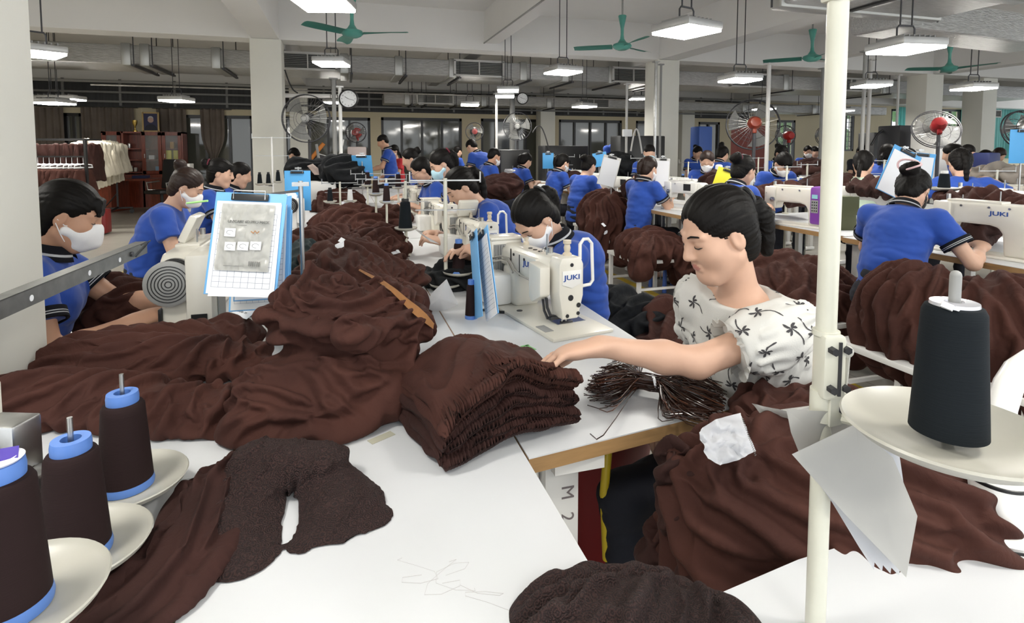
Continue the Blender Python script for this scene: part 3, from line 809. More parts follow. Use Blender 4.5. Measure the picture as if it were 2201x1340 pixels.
def person(label, x, y, face, seat=.50, lean=20, pitch=25, yaw=0, lh=None, rh=None, hair='pony', hairm=None, mask=None, glasses=False,
           shirt='polo', shirtm=None, skin=None, res=.006, scale=1.0, group=None, legs=True, curl=.6, standing=False, twist=0, badge=False,
           shirtless_trim=False, mess=0, elbow_out=.6, trousers=None, hunch=0, fat=1.0, roll=0, neck=.075, hfd=None, bust=1.0):
    """face = heading in degrees of the local +Y axis (0 = +y, 90 = -x)"""
    skin = skin or M_SKIN; hairm = hairm or M_HAIR
    t = thing('person', label, 'person', (x, y, 0), R(face), group)
    if scale != 1: t.scale = (scale,) * 3
    L = R(lean); p = R(pitch)
    P = A3(0, 0, seat + .10)
    f = lambda a: A3(0, math.sin(a), math.cos(a))
    W = P + .17 * f(L * .55); C = W + .18 * f(L); N = C + .155 * f(L * 1.1 + R(hunch))
    tw = rotz(R(twist)); X = tw @ A3(1, 0, 0); Fd = tw @ A3(0, 1, 0)
    S = {e: N - .045 * f(L * 1.1) + X * e * .155 * (.5 + fat / 2) for e in (-1, 1)}
    nd = f(L * .7 + p * .35); T = N + nd * neck
    H = rotz(R(yaw)) @ rotx(-p) @ roty(R(roll)); Hc = T + H @ A3(0, .018, .082)
    hands = {-1: lh, 1: rh}
    detail = res < .008
    # ------------------------------------------------ skin: one continuous figure
    pts = np.array([P, Hc, S[1], S[-1]]); arms = {}
    for e in (-1, 1):
        T_ = A3(*(hands[e] if hands[e] is not None else (e * .12, .42, .80)))
        E, Wr = ik(S[e], T_, .27, .245, A3(e * elbow_out, -.35, -.8)); arms[e] = (E, Wr)
    allp = [P, Hc + .14, Hc - .14, A3(.1, .1, P[2]), A3(-.1, -.1, P[2])] + [q for e in arms for q in arms[e]]
    lo = np.min(allp, 0) - .14; hi = np.max(allp, 0) + .14; lo[2] = max(0, min(P[2], min(arms[e][1][2] for e in arms)) - .16)
    s = SDF(lo, hi, res)
    s.cone(P, W, .115 * fat, .10 * fat, k=.05, flat=Fd, fs=.8); s.cone(W, C, .10 * fat, .115 * fat, k=.05, flat=Fd, fs=.8)
    s.cone(S[-1], S[1], .042, k=.05); s.cone(C, N - .05 * nd, .10 * fat, .06, k=.05)
    s.cone(N - .03 * nd, T + nd * .03, .052, .046, k=.03)
    add_head(s, Hc, H, res, detail)
    leg = {}
    for e in (-1, 1):
        E, Wr = arms[e]
        s.cone(S[e], E, .044 * fat, .036, k=.04); s.cone(E, E + (Wr - E) * .35, .036, .037, k=.02); s.cone(E + (Wr - E) * .35, Wr, .037, .0225, k=.02)
        fdv = unit(Wr - E); pn = A3(0, 0, -1) + A3(-e * .25, 0, 0)
        fd2 = unit(fdv * .8 + A3(-e * .12, .25, -.08)); cu, sp = curl, .06
        if hfd and e in hfd: fd2, pn, cu, sp = hfd[e]
        add_hand(s, Wr, fd2, pn, e, .008, curl=cu, spread=sp)
        if standing: hp = P + A3(e * .085, 0, -.04); kn = A3(e * .09, .03, .46); an = A3(e * .09, -.01, .08)
        else: hp = P + A3(e * .085, .02, -.03); kn = A3(e * .11, .43, seat + .05); an = A3(e * .11, .40, .08)
        leg[e] = (hp, kn, an)
    V, Fq = s.mesh()
    body = np_mesh('body', V, Fq, [skin, M_LIP], t)
    if detail and not mask:
        c = V[Fq].mean(1); q = (c - Hc) @ H
        lip = ((np.abs(q[:, 0]) < .021 - .012 * np.abs(q[:, 2] + .061) / .0095) & (np.abs(q[:, 2] + .0615) < .0095) & (q[:, 1] > .080))
        body.data.polygons.foreach_set('material_index', lip.astype(np.int32))
    # ------------------------------------------------ trousers
    if legs:
        s = SDF(np.min([P - .2, A3(-.25, -.2, 0)], 0), np.max([P + A3(.22, .2, .12), A3(.25, .62, .1)], 0), max(res * 1.3, .010))
        s.cone(P, P + A3(0, .0, .10), .135 * fat, .115 * fat, k=.05, flat=(0, 1, 0), fs=.85)
        for e in (-1, 1):
            hp, kn, an = leg[e]
            s.cone(hp, kn, .088 * fat, .066, k=.06); s.cone(kn, an, .064, .052, k=.03, cap=(an, an - kn))
        V, Fq = s.mesh(); n = np.abs(noise3(V * (9, 9, 20))); V = V + vnormals(V, Fq) * ((n - .3) * .012)[:, None]
        np_mesh('trousers', V, Fq, trousers or M_NAVY, t)
        for e in (-1, 1):
            an = leg[e][2]; b = MB(M_BLACK); b.cyl(an + A3(0, 0, .10), an, .036, .034, n=12, cap=False) if False else None
            b.mat(skin); b.tube([an + A3(0, 0, .03), an + A3(0, 0, -.01), an + A3(0, .03, -.035), an + A3(0, .09, -.052), an + A3(0, .14, -.058)], [.034, .034, .034, .030, .018], 12)
            b.mat(M_BLACK); b.box(an + A3(0, .055, -.072), (.085, .24, .014), bev=.006); b.build('sandalled_foot', t)
    so = None; cuffs = []
    if shirt is not None:
        # ------------------------------------------------ shirt
        sm = shirtm or (M_BLUE if shirt in ('polo', 'tee') else M_RED)
        hs_ = max(res, .006); slv = .60
        s = SDF(np.min([P, N, S[1], S[-1], arms[1][0], arms[-1][0]], 0) - .2, np.max([P, N, S[1], S[-1], arms[1][0], arms[-1][0]], 0) + .2, hs_)
        s.cone(P + A3(0, 0, -.03), W, .142 * fat, .126 * fat, k=.06, flat=Fd, fs=.84); s.cone(W, C, .126 * fat, .138 * fat, k=.06, flat=Fd, fs=.82)
        s.cone(C, N - .06 * f(L), .136 * fat, .085, k=.05, flat=Fd, fs=.80)
        s.cone(S[-1] - A3(0, 0, .004), S[1] - A3(0, 0, .004), .056, k=.05)
        for e in (-1, 1): s.ell(C + Fd * .075 + X * e * .062 - .01 * f(L), (.072, .06, .07), k=.05)
        cuffs = []
        for e in (-1, 1):
            E = arms[e][0]; d = unit(E - S[e]); h = S[e] + d * .27 * slv
            s.cone(S[e], h + d * .05, .058 * (.6 + .4 * fat), .066 * (.6 + .4 * fat), k=.035, cap=(h, d)); cuffs.append((h, d))
        s.cut(P + A3(0, 0, -.06), (0, 0, -1))
        s.cone(N + nd * .0, N + nd * .1, .058, .064, k=.01, op='sub')
        V, Fq = s.mesh()
        # folds: across the waist and from the armpits
        nz = np.abs(noise3(V * A3(7, 7, 17) + mess)) ; n2 = noise3(V * 28 + 3 + mess)
        amp = np.clip(1.2 - (V[:, 2] - P[2]) / .42, .25, 1)
        V = V + vnormals(V, Fq) * ((nz - .28) * .022 * amp + n2 * .0022)[:, None]
        so = np_mesh('polo_shirt' if shirt == 'polo' else 'shirt', V, Fq, sm, t)
        if shirt == 'polo':
            mb = MB(M_NAVY)
            b1, b2 = M_NAVY, M_TRIM
            ring_sheet(mb, N + nd * .004, nd, [.058, .066, .080, .083, .086, .092], [.040, .046, .020, .012, .008, -.004], [b1, b1, b2, b1, b1], a0=.30, a1=2 * PI - .30, fwd=Fd)
            mb.build('collar', t)
            for (h, d) in cuffs:
                mb = MB(M_NAVY); rr = .0665 * (.6 + .4 * fat) + .0055
                ring_sheet(mb, h, d, [rr, rr, rr, rr, rr, rr, rr, rr - .012], [-.034, -.018, -.0145, -.010, -.0065, -.004, .003, .003], [b1, b2, b1, b2, b1, b1, b1])
                mb.build('sleeve_band', t)
            if badge:
                h, d = cuffs[badge > 0]; e = 1 if badge > 0 else -1
                hl = t.children[0]
                ctr = h - d * .085 + X * 0; out = unit(A3(e * .75, .1, .75)); out = unit(out - d * (out @ d)); ctr = ctr + out * (.064)
                M = face_mx(Vector(ctr), Vector(np.cross(-d, out)), Vector(-d))
                mb = MB(mat('badge_green', (.45, .62, .05), .6)); mb.cyl((0, 0, -.004), (0, 0, .003), .019, n=6, mx=M)
                mb.mat(M_TRIM); mb.cyl((0, 0, 0), (0, 0, .0036), .0145, n=6, mx=M)
                mb.mat(mat('badge_green', (.45, .62, .05))); mb.tube([(.009 * math.cos(q), .009 * math.sin(q), .0045) for q in np.linspace(.6, 5.6, 12)] + [(.002, -.002, .0045)], .002, 6, mx=M)
                mb.build('badge', so)

    # ------------------------------------------------ hair
    down = H.T @ A3(0, 0, -1)
    if hair:
        if hair == 'short':
            s = SDF((-.11, -.14, -.12), (.11, .12, .15), max(.004, res * .9))
            s.ell((0, -.014, .042), (.078, .095, .082), k=.01); s.ell((0, -.05, -.01), (.062, .052, .06), k=.02)
            s.ell((0, .12, -.045), (.085, .07, .115), k=.01, op='sub')
            for e in (-1, 1): s.ell((e * .09, .012, -.05), (.032, .045, .066), k=.01, op='sub')
            V, Fq = s.mesh(); V = V + vnormals(V, Fq) * (noise3(V * 90) * .003)[:, None]
        else: V, Fq = hair_mesh(hair, max(.0035, res * .9), down, mess)
        ho = np_mesh('hair', to_world(V, Hc, H), Fq, hairm, t)
        if hair == 'clip':
            mb = MB(M_PINK); mb.tube([Vector(Hc + H @ A3(.058 * math.cos(q), -.148 + .012 * math.sin(q * 2), .065 + .036 * math.sin(q))) for q in np.linspace(0, 2 * PI, 26)[:-1]], .006, 8, closed=True); mb.build('hair_claw', t)
        if hair in ('pony', 'bun') and detail:
            mb = MB(M_WINE if mess % 2 else M_BLACK); c = A3(0, -.108, .056) if hair == 'pony' else A3(0, -.100, .056)
            rr = .026 if hair == 'pony' else .040
            mb.tube([Vector(Hc + H @ (c + A3(rr * math.cos(q), -.004, rr * math.sin(q)))) for q in np.linspace(0, 2 * PI, 22)[:-1]], .0065, 8, closed=True); mb.build('hair_tie', t)
    if detail:
        for e in (-1, 1):
            g = lambda a, b, c: Vector(Hc + H @ A3(a, b, c))
            mb = MB(hairm); mb.tube([g(e * .015, .0925, .026), g(e * .030, .091, .0315), g(e * .044, .081, .0285), g(e * .050, .074, .024)], [.0022, .003, .0024, .001], 6); mb.build('eyebrow', t)
            mb = MB(M_BLACK); mb.tube([g(e * .017, .0835, -.001), g(e * .026, .0868, -.0035), g(e * .036, .0845, -.0045), g(e * .046, .0755, -.0015)], [.0008, .0014, .0016, .001], 6); mb.build('eyelashes', t)
    if mask:
        mm = {'white': M_MASK, 'blue': M_MASKB, 'black': M_BLACK}[mask]
        s = SDF((-.08, -.02, -.14), (.08, .15, .03), max(.003, res * .7))
        s.ell((0, .058, -.055), (.060, .054, .060), k=.02); s.cone((0, .095, -.022), (0, .105, -.070), .018, .022, k=.03); s.ell((0, .05, -.09), (.045, .045, .03), k=.02)
        for e in (-1, 1): s.cone((e * .035, .065, -.05), (e * .064, .018, -.045), .026, .017, k=.02)
        s.cut((0, .09, -.004), (0, -.30, 1)); s.cut((0, .004, 0), (0, -1, 0))
        V, Fq = s.mesh(1)
        mo = np_mesh('face_mask', to_world(V, Hc, H), Fq, mm, t)
        mb = MB(mm if mask != 'black' else M_BLACK)
        for e in (-1, 1):
            for z0 in (-.028, -.082): mb.tube([Vector(Hc + H @ A3(*q)) for q in ((e * .061, .03, z0), (e * .074, .012, z0 * .6 - .01), (e * .083, -.012, -.004 + z0 * .25))], .0017, 5)
        mb.build('ear_loops', mo)
    if glasses:
        mb = MB(M_STEEL if glasses == 'steel' else M_BLACK)
        for e in (-1, 1):
            mb.tube([Vector(Hc + H @ A3(e * .033 + .024 * math.cos(q), .102 - .006 * abs(math.cos(q)), .002 + .017 * math.sin(q))) for q in np.linspace(0, 2 * PI, 18)[:-1]], .0016, 6, closed=True)
            mb.tube([Vector(Hc + H @ A3(*q)) for q in ((e * .057, .096, .006), (e * .072, .05, .008), (e * .079, -.01, .006), (e * .078, -.03, -.01))], .0015, 5)
        mb.tube([Vector(Hc + H @ A3(*q)) for q in ((-.01, .104, .006), (0, .107, .008), (.01, .104, .006))], .0016, 5)
        mb.build('glasses', t)
    return t, dict(Hc=Hc, H=H, S=S, N=N, nd=nd, C=C, W=W, P=P, arms=arms, cuffs=cuffs, X=X, Fd=Fd, body=body, shirt=so)

def head_local(seat, lean, pitch, yaw=0, hunch=0, roll=0):
    L = R(lean); p = R(pitch); f = lambda a: A3(0, math.sin(a), math.cos(a))
    N = A3(0, 0, seat + .10) + .17 * f(L * .55) + .18 * f(L) + .155 * f(L * 1.1 + R(hunch))
    return N + f(L * .7 + p * .35) * .075 + rotz(R(yaw)) @ rotx(-p) @ roty(R(roll)) @ A3(0, .018, .082)
def put(label, px, py, d, face, lean=20, pitch=30, yaw=0, seat=None, hands=None, hz=.84, reach=.36, standing=False, **kw):
    """seat a person so that the head is where the photo has it; hands rest at height hz"""
    tg = atd(px, py, d); hl = head_local(0, lean, pitch, yaw, kw.get('hunch', 0), kw.get('roll', 0))
    st = tg.z - hl[2]; st = min(max(st, .78 if standing else .36), 1.0 if standing else .62)
    hl = rotz(R(face)) @ hl; x, y = tg.x - hl[0], tg.y - hl[1]
    lh, rh = hands or ((-.10, reach, hz), (.10, reach + .02, hz))
    res = kw.pop('res', None) or (.006 if d < 3.0 else .0075 if d < 5 else .011 if d < 8 else .015)
    return person(label, x, y, face, seat=st, lean=lean, pitch=pitch, yaw=yaw, lh=lh, rh=rh, standing=standing, res=res, **kw)
# ================================================================== CLOTH
def fdir(d, wob=.55, wf=3.0):
    """fold direction: d, wandering with position"""
    d = np.array(d, float); d = d / np.linalg.norm(d)
    def q(P):
        o = P * wf; w = np.stack([noise3(o), noise3(o + 31), noise3(o + 57)], -1); return d + wob * w * 2
    return q
def fradial(c, axis=(0, 0, 1), wob=.3):
    c = np.array(c, float)
    def q(P):
        r = P - c; o = P * 4; w = np.stack([noise3(o), noise3(o + 31), noise3(o + 57)], -1)
        return r / np.maximum(np.linalg.norm(r, axis=1), 1e-4)[:, None] + wob * w
    return q
def fcoil(c, axis=(0, 0, 1), wob=.45):
    c = np.array(c, float); a = unit(np.array(axis, float))
    def q(P):
        r = P - c; t = np.cross(a, r); o = P * 5; w = np.stack([noise3(o), noise3(o + 31), noise3(o + 57)], -1)
        return t / np.maximum(np.linalg.norm(t, axis=1), 1e-4)[:, None] + wob * w
    return q
def fmix(f1, f2, mask):
    def q(P):
        m = mask(P)[:, None]; return f1(P) * m + f2(P) * (1 - m)
    return q
def relax_cloth(V, Fq, fdirs, grow=1.6, along=1.05, it=180, bend=.14, lo=.03, hi=.06, grav=.0002, zmin=None, seed=0, amp0=.022, freq0=10, layer=.012):
    """let the skin of a heap behave like slack cloth: it is too large across the fold direction and buckles into folds"""
    N0 = vnormals(V, Fq); X0 = V.copy()
    E = np.concatenate([Fq[:, [0, 1]], Fq[:, [1, 2]], Fq[:, [2, 3]], Fq[:, [3, 0]], Fq[:, [0, 2]], Fq[:, [1, 3]]]); E = np.unique(np.sort(E, 1), axis=0)
    D = np.concatenate([E, E[:, ::-1]]); D = D[np.argsort(D[:, 0], kind='stable')]; st = np.searchsorted(D[:, 0], np.arange(len(V)))
    i, j = D[:, 0], D[:, 1]; deg = np.diff(np.append(st, len(D)))[:, None].astype(float)
    e = V[j] - V[i]; L = np.linalg.norm(e, axis=1)
    f = fdirs(V); f = f - N0 * (f * N0).sum(1)[:, None]; fn = np.linalg.norm(f, axis=1); f = f / np.maximum(fn, 1e-6)[:, None]
    c = np.abs((e / L[:, None] * (f[i] + f[j])).sum(1)) / 2; c = np.clip(c, 0, 1) ** 2
    g = grow if np.isscalar(grow) else grow(V)[i]
    R0 = L * (along * c + g * (1 - c))
    o = A3(seed * 3.3, seed * 1.1, seed * 7.7)
    Vc = V - V.mean(0); q = Vc - f * (Vc * f).sum(1)[:, None] * .75
    sw = noise3(Vc * 4.2 + o) * 3 + .3; sw = sw - np.floor(sw); X = V + N0 * (amp0 * (1.3 * noise3(q * freq0 + o) + .7 * noise3(q * freq0 * 2.1 + o)) + layer * (np.where(sw < .8, sw / .8, (1 - sw) / .2) - .5))[:, None]
    for k in range(it):
        e = X[j] - X[i]; l = np.linalg.norm(e, axis=1); w = (l - R0) / np.maximum(l, 1e-9)
        dx = np.add.reduceat(e * (w * .5)[:, None], st, axis=0) / deg
        X = X + dx * 2.2
        lp = np.add.reduceat(X[j] - X[i], st, axis=0) / deg; l2 = np.add.reduceat(lp[j] - lp[i], st, axis=0) / deg
        X = X - l2 * bend
        X[:, 2] -= grav
        d = X - X0; h = (d * N0).sum(1); hc = np.clip(h, -lo, hi); X = X + N0 * ((hc - h) * .5)[:, None]
        tg = d - N0 * h[:, None]; X = X - tg * .04
        if zmin is not None: X[:, 2] = np.maximum(X[:, 2], zmin)
    return X

def heap(prims, res=.008, F=None, zmin=None, k=.05, seed=0, **kw):
    """prims: ('e', centre, radii[, rot z]) or ('c', a, b, r1, r2[, flat, fs]) smooth-blended into a slack cloth skin"""
    lo, hi = [], []
    for p in prims:
        if p[0] == 'e': m = max(p[2]); lo.append(np.array(p[1]) - m); hi.append(np.array(p[1]) + m)
        else: m = max(p[3], p[4]) * 1.3; lo.append(np.minimum(p[1], p[2]) - m); hi.append(np.maximum(p[1], p[2]) + m)
    lo = np.min(lo, 0) - .02; hi = np.max(hi, 0) + .02
    if zmin is not None: lo[2] = max(lo[2], zmin - 4 * res)
    s = SDF(lo, hi, res)
    for p in prims:
        if p[0] == 'e': s.ell(p[1], p[2], rotz(R(p[3])) if len(p) > 3 else None, k=k)
        else: s.cone(p[1], p[2], p[3], p[4], k=k, flat=p[5] if len(p) > 5 else None, fs=p[6] if len(p) > 6 else 1)
    V, Fq = s.mesh(1)
    V = relax_cloth(V, Fq, F or fdir((1, .3, 0)), zmin=zmin, seed=seed, **kw)
    return V, Fq
def cloth(name, label, cat, prims, m=None, group=None, kind=None, sub=1, **kw):
    V, Fq = heap(prims, **kw); c = V.mean(0); c[2] = V[:, 2].min()
    o = np_mesh(name, V - c, Fq, m or M_BROWN, loc=tuple(c))
    if sub: md = o.modifiers.new('smooth', 'SUBSURF'); md.levels = md.render_levels = sub; md.use_limit_surface = False; md.quality = 1
    return tag(o, label, cat, group, kind)
def saw(t, w=.18):
    f = t - np.floor(t); return np.where(f < 1 - w, f / (1 - w), (1 - f) / w)
def sheet_layer(V0, w, d, thick, zf, seed, ruffle=.008, rf=34, nu=110, nv=70, edge=.10):
    """closed folded-garment slab; local x along the gathered front edge (y = -d/2)"""
    u = np.linspace(-1, 1, nu); v = np.linspace(-1, 1, nv); U, Vv = np.meshgrid(u, v, indexing='ij')
    o = seed * 3.1
    ang = np.stack([U * 2, Vv * 2, U * 0 + o], -1)
    bx = 1 + .06 * noise3(np.stack([Vv * 1.5, U * 0 + o, U * 0], -1)); by = 1 + .07 * noise3(np.stack([U * 2.2, U * 0 + o + 5, U * 0], -1))
    X = U * w / 2 * bx; Y = Vv * d / 2 * by
    fr = np.clip(1 - (Vv + 1) / .55, 0, 1)                       # 1 at the front edge
    ph = U * rf + 2.2 * noise3(np.stack([U * 5, U * 0, U * 0 + o], -1))
    g = np.sin(ph * PI) * fr ** .7
    Y = Y - g * ruffle * .6 * fr ** 2 + .006 * noise3(np.stack([U * 5, Vv * 3, U * 0 + o], -1))
    zc = zf(X, Y) + .010 * noise3(np.stack([U * 2.2, Vv * 2.2, U * 0 + o], -1))
    e = np.minimum(1, np.minimum(1 - np.abs(U), 1 - np.abs(Vv)) / edge); half = thick / 2 * np.sqrt(np.clip(1 - (1 - e) ** 2, 0, 1))
    fo = .5 * np.abs(noise3(np.stack([X * 22 + o, Y * 5, X * 0], -1)))
    top = zc + half + g * ruffle * .8 + fo * .012; bot = zc - half + g * ruffle * .5
    n = nu * nv; VV = np.concatenate([np.stack([X, Y, top], -1).reshape(-1, 3), np.stack([X, Y, bot], -1).reshape(-1, 3)])
    ii = np.arange(n).reshape(nu, nv); a = ii[:-1, :-1].ravel(); b = ii[1:, :-1].ravel(); c = ii[1:, 1:].ravel(); dd = ii[:-1, 1:].ravel()
    F = [np.stack([a, b, c, dd], -1), np.stack([dd, c, b, a], -1) + n]
    for r in (ii[0], ii[-1], ii[:, 0], ii[:, -1]): F.append(np.stack([r[:-1], r[1:], r[1:] + n, r[:-1] + n], -1))
    return VV, np.concatenate(F)
# ================================================================== TABLES, MACHINES, THREAD
TZ = .75
def table(label, x0, x1, y0, y1, z=TZ, group='white sewing tables', edge='y-', poly=None, legs=True):
    cx, cy = (x0 + x1) / 2, (y0 + y1) / 2
    t = thing('sewing_table', label, 'table', (cx, cy, 0), 0, None)
    th = .036
    pts = poly or [(x0, y0), (x1, y0), (x1, y1), (x0, y1)]
    pts = [(a - cx, b - cy) for a, b in pts]
    b = MB(M_WOOD_EDGE); b.prism(pts, th - .003, 'z', (0, 0, z - .0015 - th / 2)); b.build('edge_band', t)
    b = MB(M_WHITE_TOP); b.prism(pts, .003, 'z', (0, 0, z - .0014)); b.build('table_top', t)
    if legs:
        for e in (-1, 1):
            lx = e * ((y1 - y0) / 2 - .10); w = (x1 - x0) * .36
            f = MB(M_MACH_W)
            f.box((0, lx, z - .06), (w * 2, .05, .04), bev=.004)
            f.box((0, lx, .03), (w * 2, .06, .04), bev=.004)
            for q in (-1, 1): f.box((q * w * .75, lx, z / 2 - .02), (.05, .045, z - .10), bev=.004)
            f.build('leg', t)
    return t

def cone_geo(mb, h=.15, r0=.042, r1=.030, m=M_BROWN_D, capm=M_BLUEPL, cap=True, mx=None, n=40):
    """thread cone standing on z=0"""
    mb.mat(m); prof = [(0, .012)]
    for i in range(15):
        u = i / 14; prof.append((r0 + (r1 - r0) * u , .012 + u * (h - .012)))
    prof += [(r1 * .9, h + .006), (r1 * .72, h + .008), (0, h + .008)]
    mb.lathe(prof, n=n, mx=mx)
M_THREAD_BR = mat('brown_thread', (.020, .0105, .0105), .8, bump=.22, bscale=260, stretch=(.15, .15, 3), spec=.15)
M_THREAD_BK = mat('black_thread', (.009, .012, .015), .8, bump=.22, bscale=260, stretch=(.15, .15, 3), spec=.15)
M_THREAD_WH = mat('white_thread', (.7, .7, .7), .7)
def thread_cone(label, loc, h=.15, r0=.042, r1=.030, m=None, core=M_BLUEPL, group=None, tilt=0, n=40, flat=False):
    t = thing('thread_cone', label, 'thread cone', loc, 0, group)
    if tilt: t.rotation_euler = (0, tilt, 0)
    b = MB(m or M_THREAD_BR); cone_geo(b, h, r0, r1, m or M_THREAD_BR, n=n); b.build('thread', t)
    b = MB(core); w = r1 * .62
    if flat:
        b.lathe([(r1 * .3, h + .004), (r1 * .78, h + .0075), (r1 * .76, h + .011), (r1 * .3, h + .0115), (r1 * .26, h + .008)], n=n); b.build('core', t); return t
    b.lathe([(r0 * .6, .0), (r0 * 1.02, .0), (r0 * 1.04, .006), (r0 * 1.0, .014), (r0 * .7, .0145), (w * .9, h * .5), (w * .9, h - .012), (w * 1.2, h), (w * 1.22, h + .018), (w * 1.16, h + .026), (w * .62, h + .026), (w * .62, h - .01), (w * .6, h * .4), (r0 * .6, .0)], n=n); b.build('core', t)
    return t
def plate_geo(mb, r=.10, mx=None):
    mb.lathe([(0, -.006), (r * .55, -.006), (r * .95, .006), (r, .014), (r * .985, .016), (r * .93, .009), (r * .55, -.001), (0, -.001)], n=48, mx=mx)

def machine(label, loc, face, m=M_MACH, scale=1.0, motor=True, logo='JUKI', group=None, screen=False, bed=True, accent=None, style=0):
    """lockstitch machine; operator sits at -Y; needle at -X; hand wheel at +X"""
    t = thing('sewing_machine', label, 'sewing machine', loc, R(face), group); t.scale = (scale,) * 3
    b = MB(m); b.box((.0, .0, .007), (.50, .178, .014), bev=.005); bo = b.build('bed', t)
    b = MB(M_STEEL); b.box((-.19, -.01, .0145), (.06, .10, .003), bev=.001); b.build('needle_plate', bo)
    b = MB(m)   # arm, pillar and head as one casting
    prof = [(-.235, .115), (-.235, .255), (-.215, .283), (.20, .283), (.235, .262), (.235, .012), (.10, .012), (.092, .125), (.07, .158), (.03, .168), (-.135, .168), (-.150, .150), (-.152, .115)]
    b.prism(prof, .105, 'y', (0, .005, 0), bev=.014, seg=3)
    b.box((-.193, -.052, .20), (.085, .022, .16), bev=.008)
    b.box((-.05, .005, .287), (.26, .085, .012), bev=.004)
    for x in (-.205, -.10, .03, .12): b.mat(M_STEEL); b.cyl((x, -.049, .262), (x, -.0515, .262), .006, n=10)
    b.build('arm', t)
    h = MB(M_BLACK if style != 1 else M_GREYPL); h.lathe([(0, 0), (.058, 0), (.066, .006), (.066, .022), (.058, .030), (.05, .026), (.04, .030), (0, .033)], c=(.238, .005, .205), d=(1, 0, 0), n=32)
    h.mat(M_STEEL)
    for q in range(1, 5): h.tube([(.266 + .004, .005 + q * .011 * math.cos(a), .205 + q * .011 * math.sin(a)) for a in np.linspace(0, 2 * PI, 24)[:-1]], .0016, 5, closed=True)
    h.build('hand_wheel', t)
    n = MB(M_CHROME); n.cyl((-.195, -.01, .05), (-.195, -.01, .125), .005, n=8); n.cyl((-.195, -.01, .015), (-.195, -.01, .05), .0012, n=6)
    n.cyl((-.195, .012, .02), (-.195, .012, .125), .005, n=8); n.box((-.195, -.008, .022), (.018, .04, .006), bev=.002); n.build('needle_bar', t)
    d = MB(M_STEEL); d.lathe([(0, .0), (.018, 0), (.018, .004), (.008, .007), (.018, .010), (.018, .014), (.006, .016), (.006, .03), (0, .03)], c=(-.165, -.063, .185), d=(0, -1, 0), n=20)
    d.tube([(-.215, -.065, .23), (-.215, -.075, .235), (-.215, -.075, .20)], .002, 6); d.build('tension_dial', t)
    d = MB(M_STEEL); d.cyl((.04, .03, .29), (.04, .03, .345), .003, n=8); d.cyl((-.12, .0, .29), (-.12, .0, .318), .0025, n=8); d.cyl((-.19, .0, .283), (-.19, .0, .318), .011, n=14); d.build('thread_pins', t)
    if logo:
        for (pos, rt) in (((.075, -.0485, .232), (1, 0, 0)), ((.0, .0585, .232), (-1, 0, 0)), ):
            l = MB(M_INKBLUE); l.text(logo, .032, face_mx(pos, rt, (0, 0, 1))); l.build('logo', t)
    if motor:
        g = MB(m); g.box((.205, .085, .16), (.07, .06, .20), bev=.01); g.mat(M_BLACK); g.box((.225, -.05, .06), (.035, .012, .06), bev=.003); g.build('motor_box', t)
    if screen:
        g = MB(m); g.box((.10, -.062, .232), (.15, .03, .10), bev=.006); g.mat(M_BLACK); g.box((.075, -.0785, .235), (.085, .004, .065)); g.build('control_panel', t)
    if accent:
        g = MB(accent); g.box((.175, .0, .16), (.13, .125, .27), bev=.02); g.box((.255, .0, .12), (.06, .11, .16), bev=.02)
        go = g.build('purple_cover', t)
        g = MB(mat('lcd_cyan', (.30, .62, .66), .3)); g.box((.15, -.064, .225), (.04, .004, .028)); g.mat(M_GREYPL); g.box((.15, -.0635, .155), (.05, .003, .09)); g.mat(M_BLACK)
        for i in range(3):
            for j in range(4): g.box((.135 + i * .015, -.0655, .185 - j * .02), (.007, .003, .009))
        g.mat(M_PAPER); g.box((.215, -.0635, .265), (.03, .003, .025)); g.box((.215, -.0635, .215), (.03, .003, .04)); g.build('keypad', go)
    return t

def thread_stand(label, loc, h=.55, plates=((-.08, .12), (.08, .12)), top=True, rz=0, m=M_POLE, cones=None, group=None, pr=.062):
    """pole with arms carrying plates (dx, z) and an overhead thread guide"""
    t = thing('thread_stand', label, 'thread stand', loc, R(rz), group)
    b = MB(m); b.cyl((0, 0, .0), (0, 0, h), .009, n=12); b.cyl((0, 0, 0), (0, 0, .012), .03, n=16); b.build('pole', t)
    for dx, z in plates:
        b = MB(m); b.box((dx / 2, 0, z - .012), (abs(dx), .018, .006)); ao = b.build('arm', t)
        b = MB(M_PLATE); plate_geo(b, pr, Matrix.Translation((dx, 0, z))); b.mat(M_STEEL); b.cyl((dx, 0, z), (dx, 0, z + .06), .003, n=6); b.build('plate', ao)
    if top:
        b = MB(M_STEEL); w = max([abs(p[0]) for p in plates] + [.1]) + .06
        b.box((0, 0, h - .01), (2 * w, .016, .006)); b.cyl((-w, 0, h - .02), (-w, 0, h + .03), .004, n=6); b.cyl((w, 0, h - .02), (w, 0, h + .03), .004, n=6)
        b.box((0, 0, h * .72), (1.7 * w, .01, .005)); b.build('thread_guide', t)
    return t

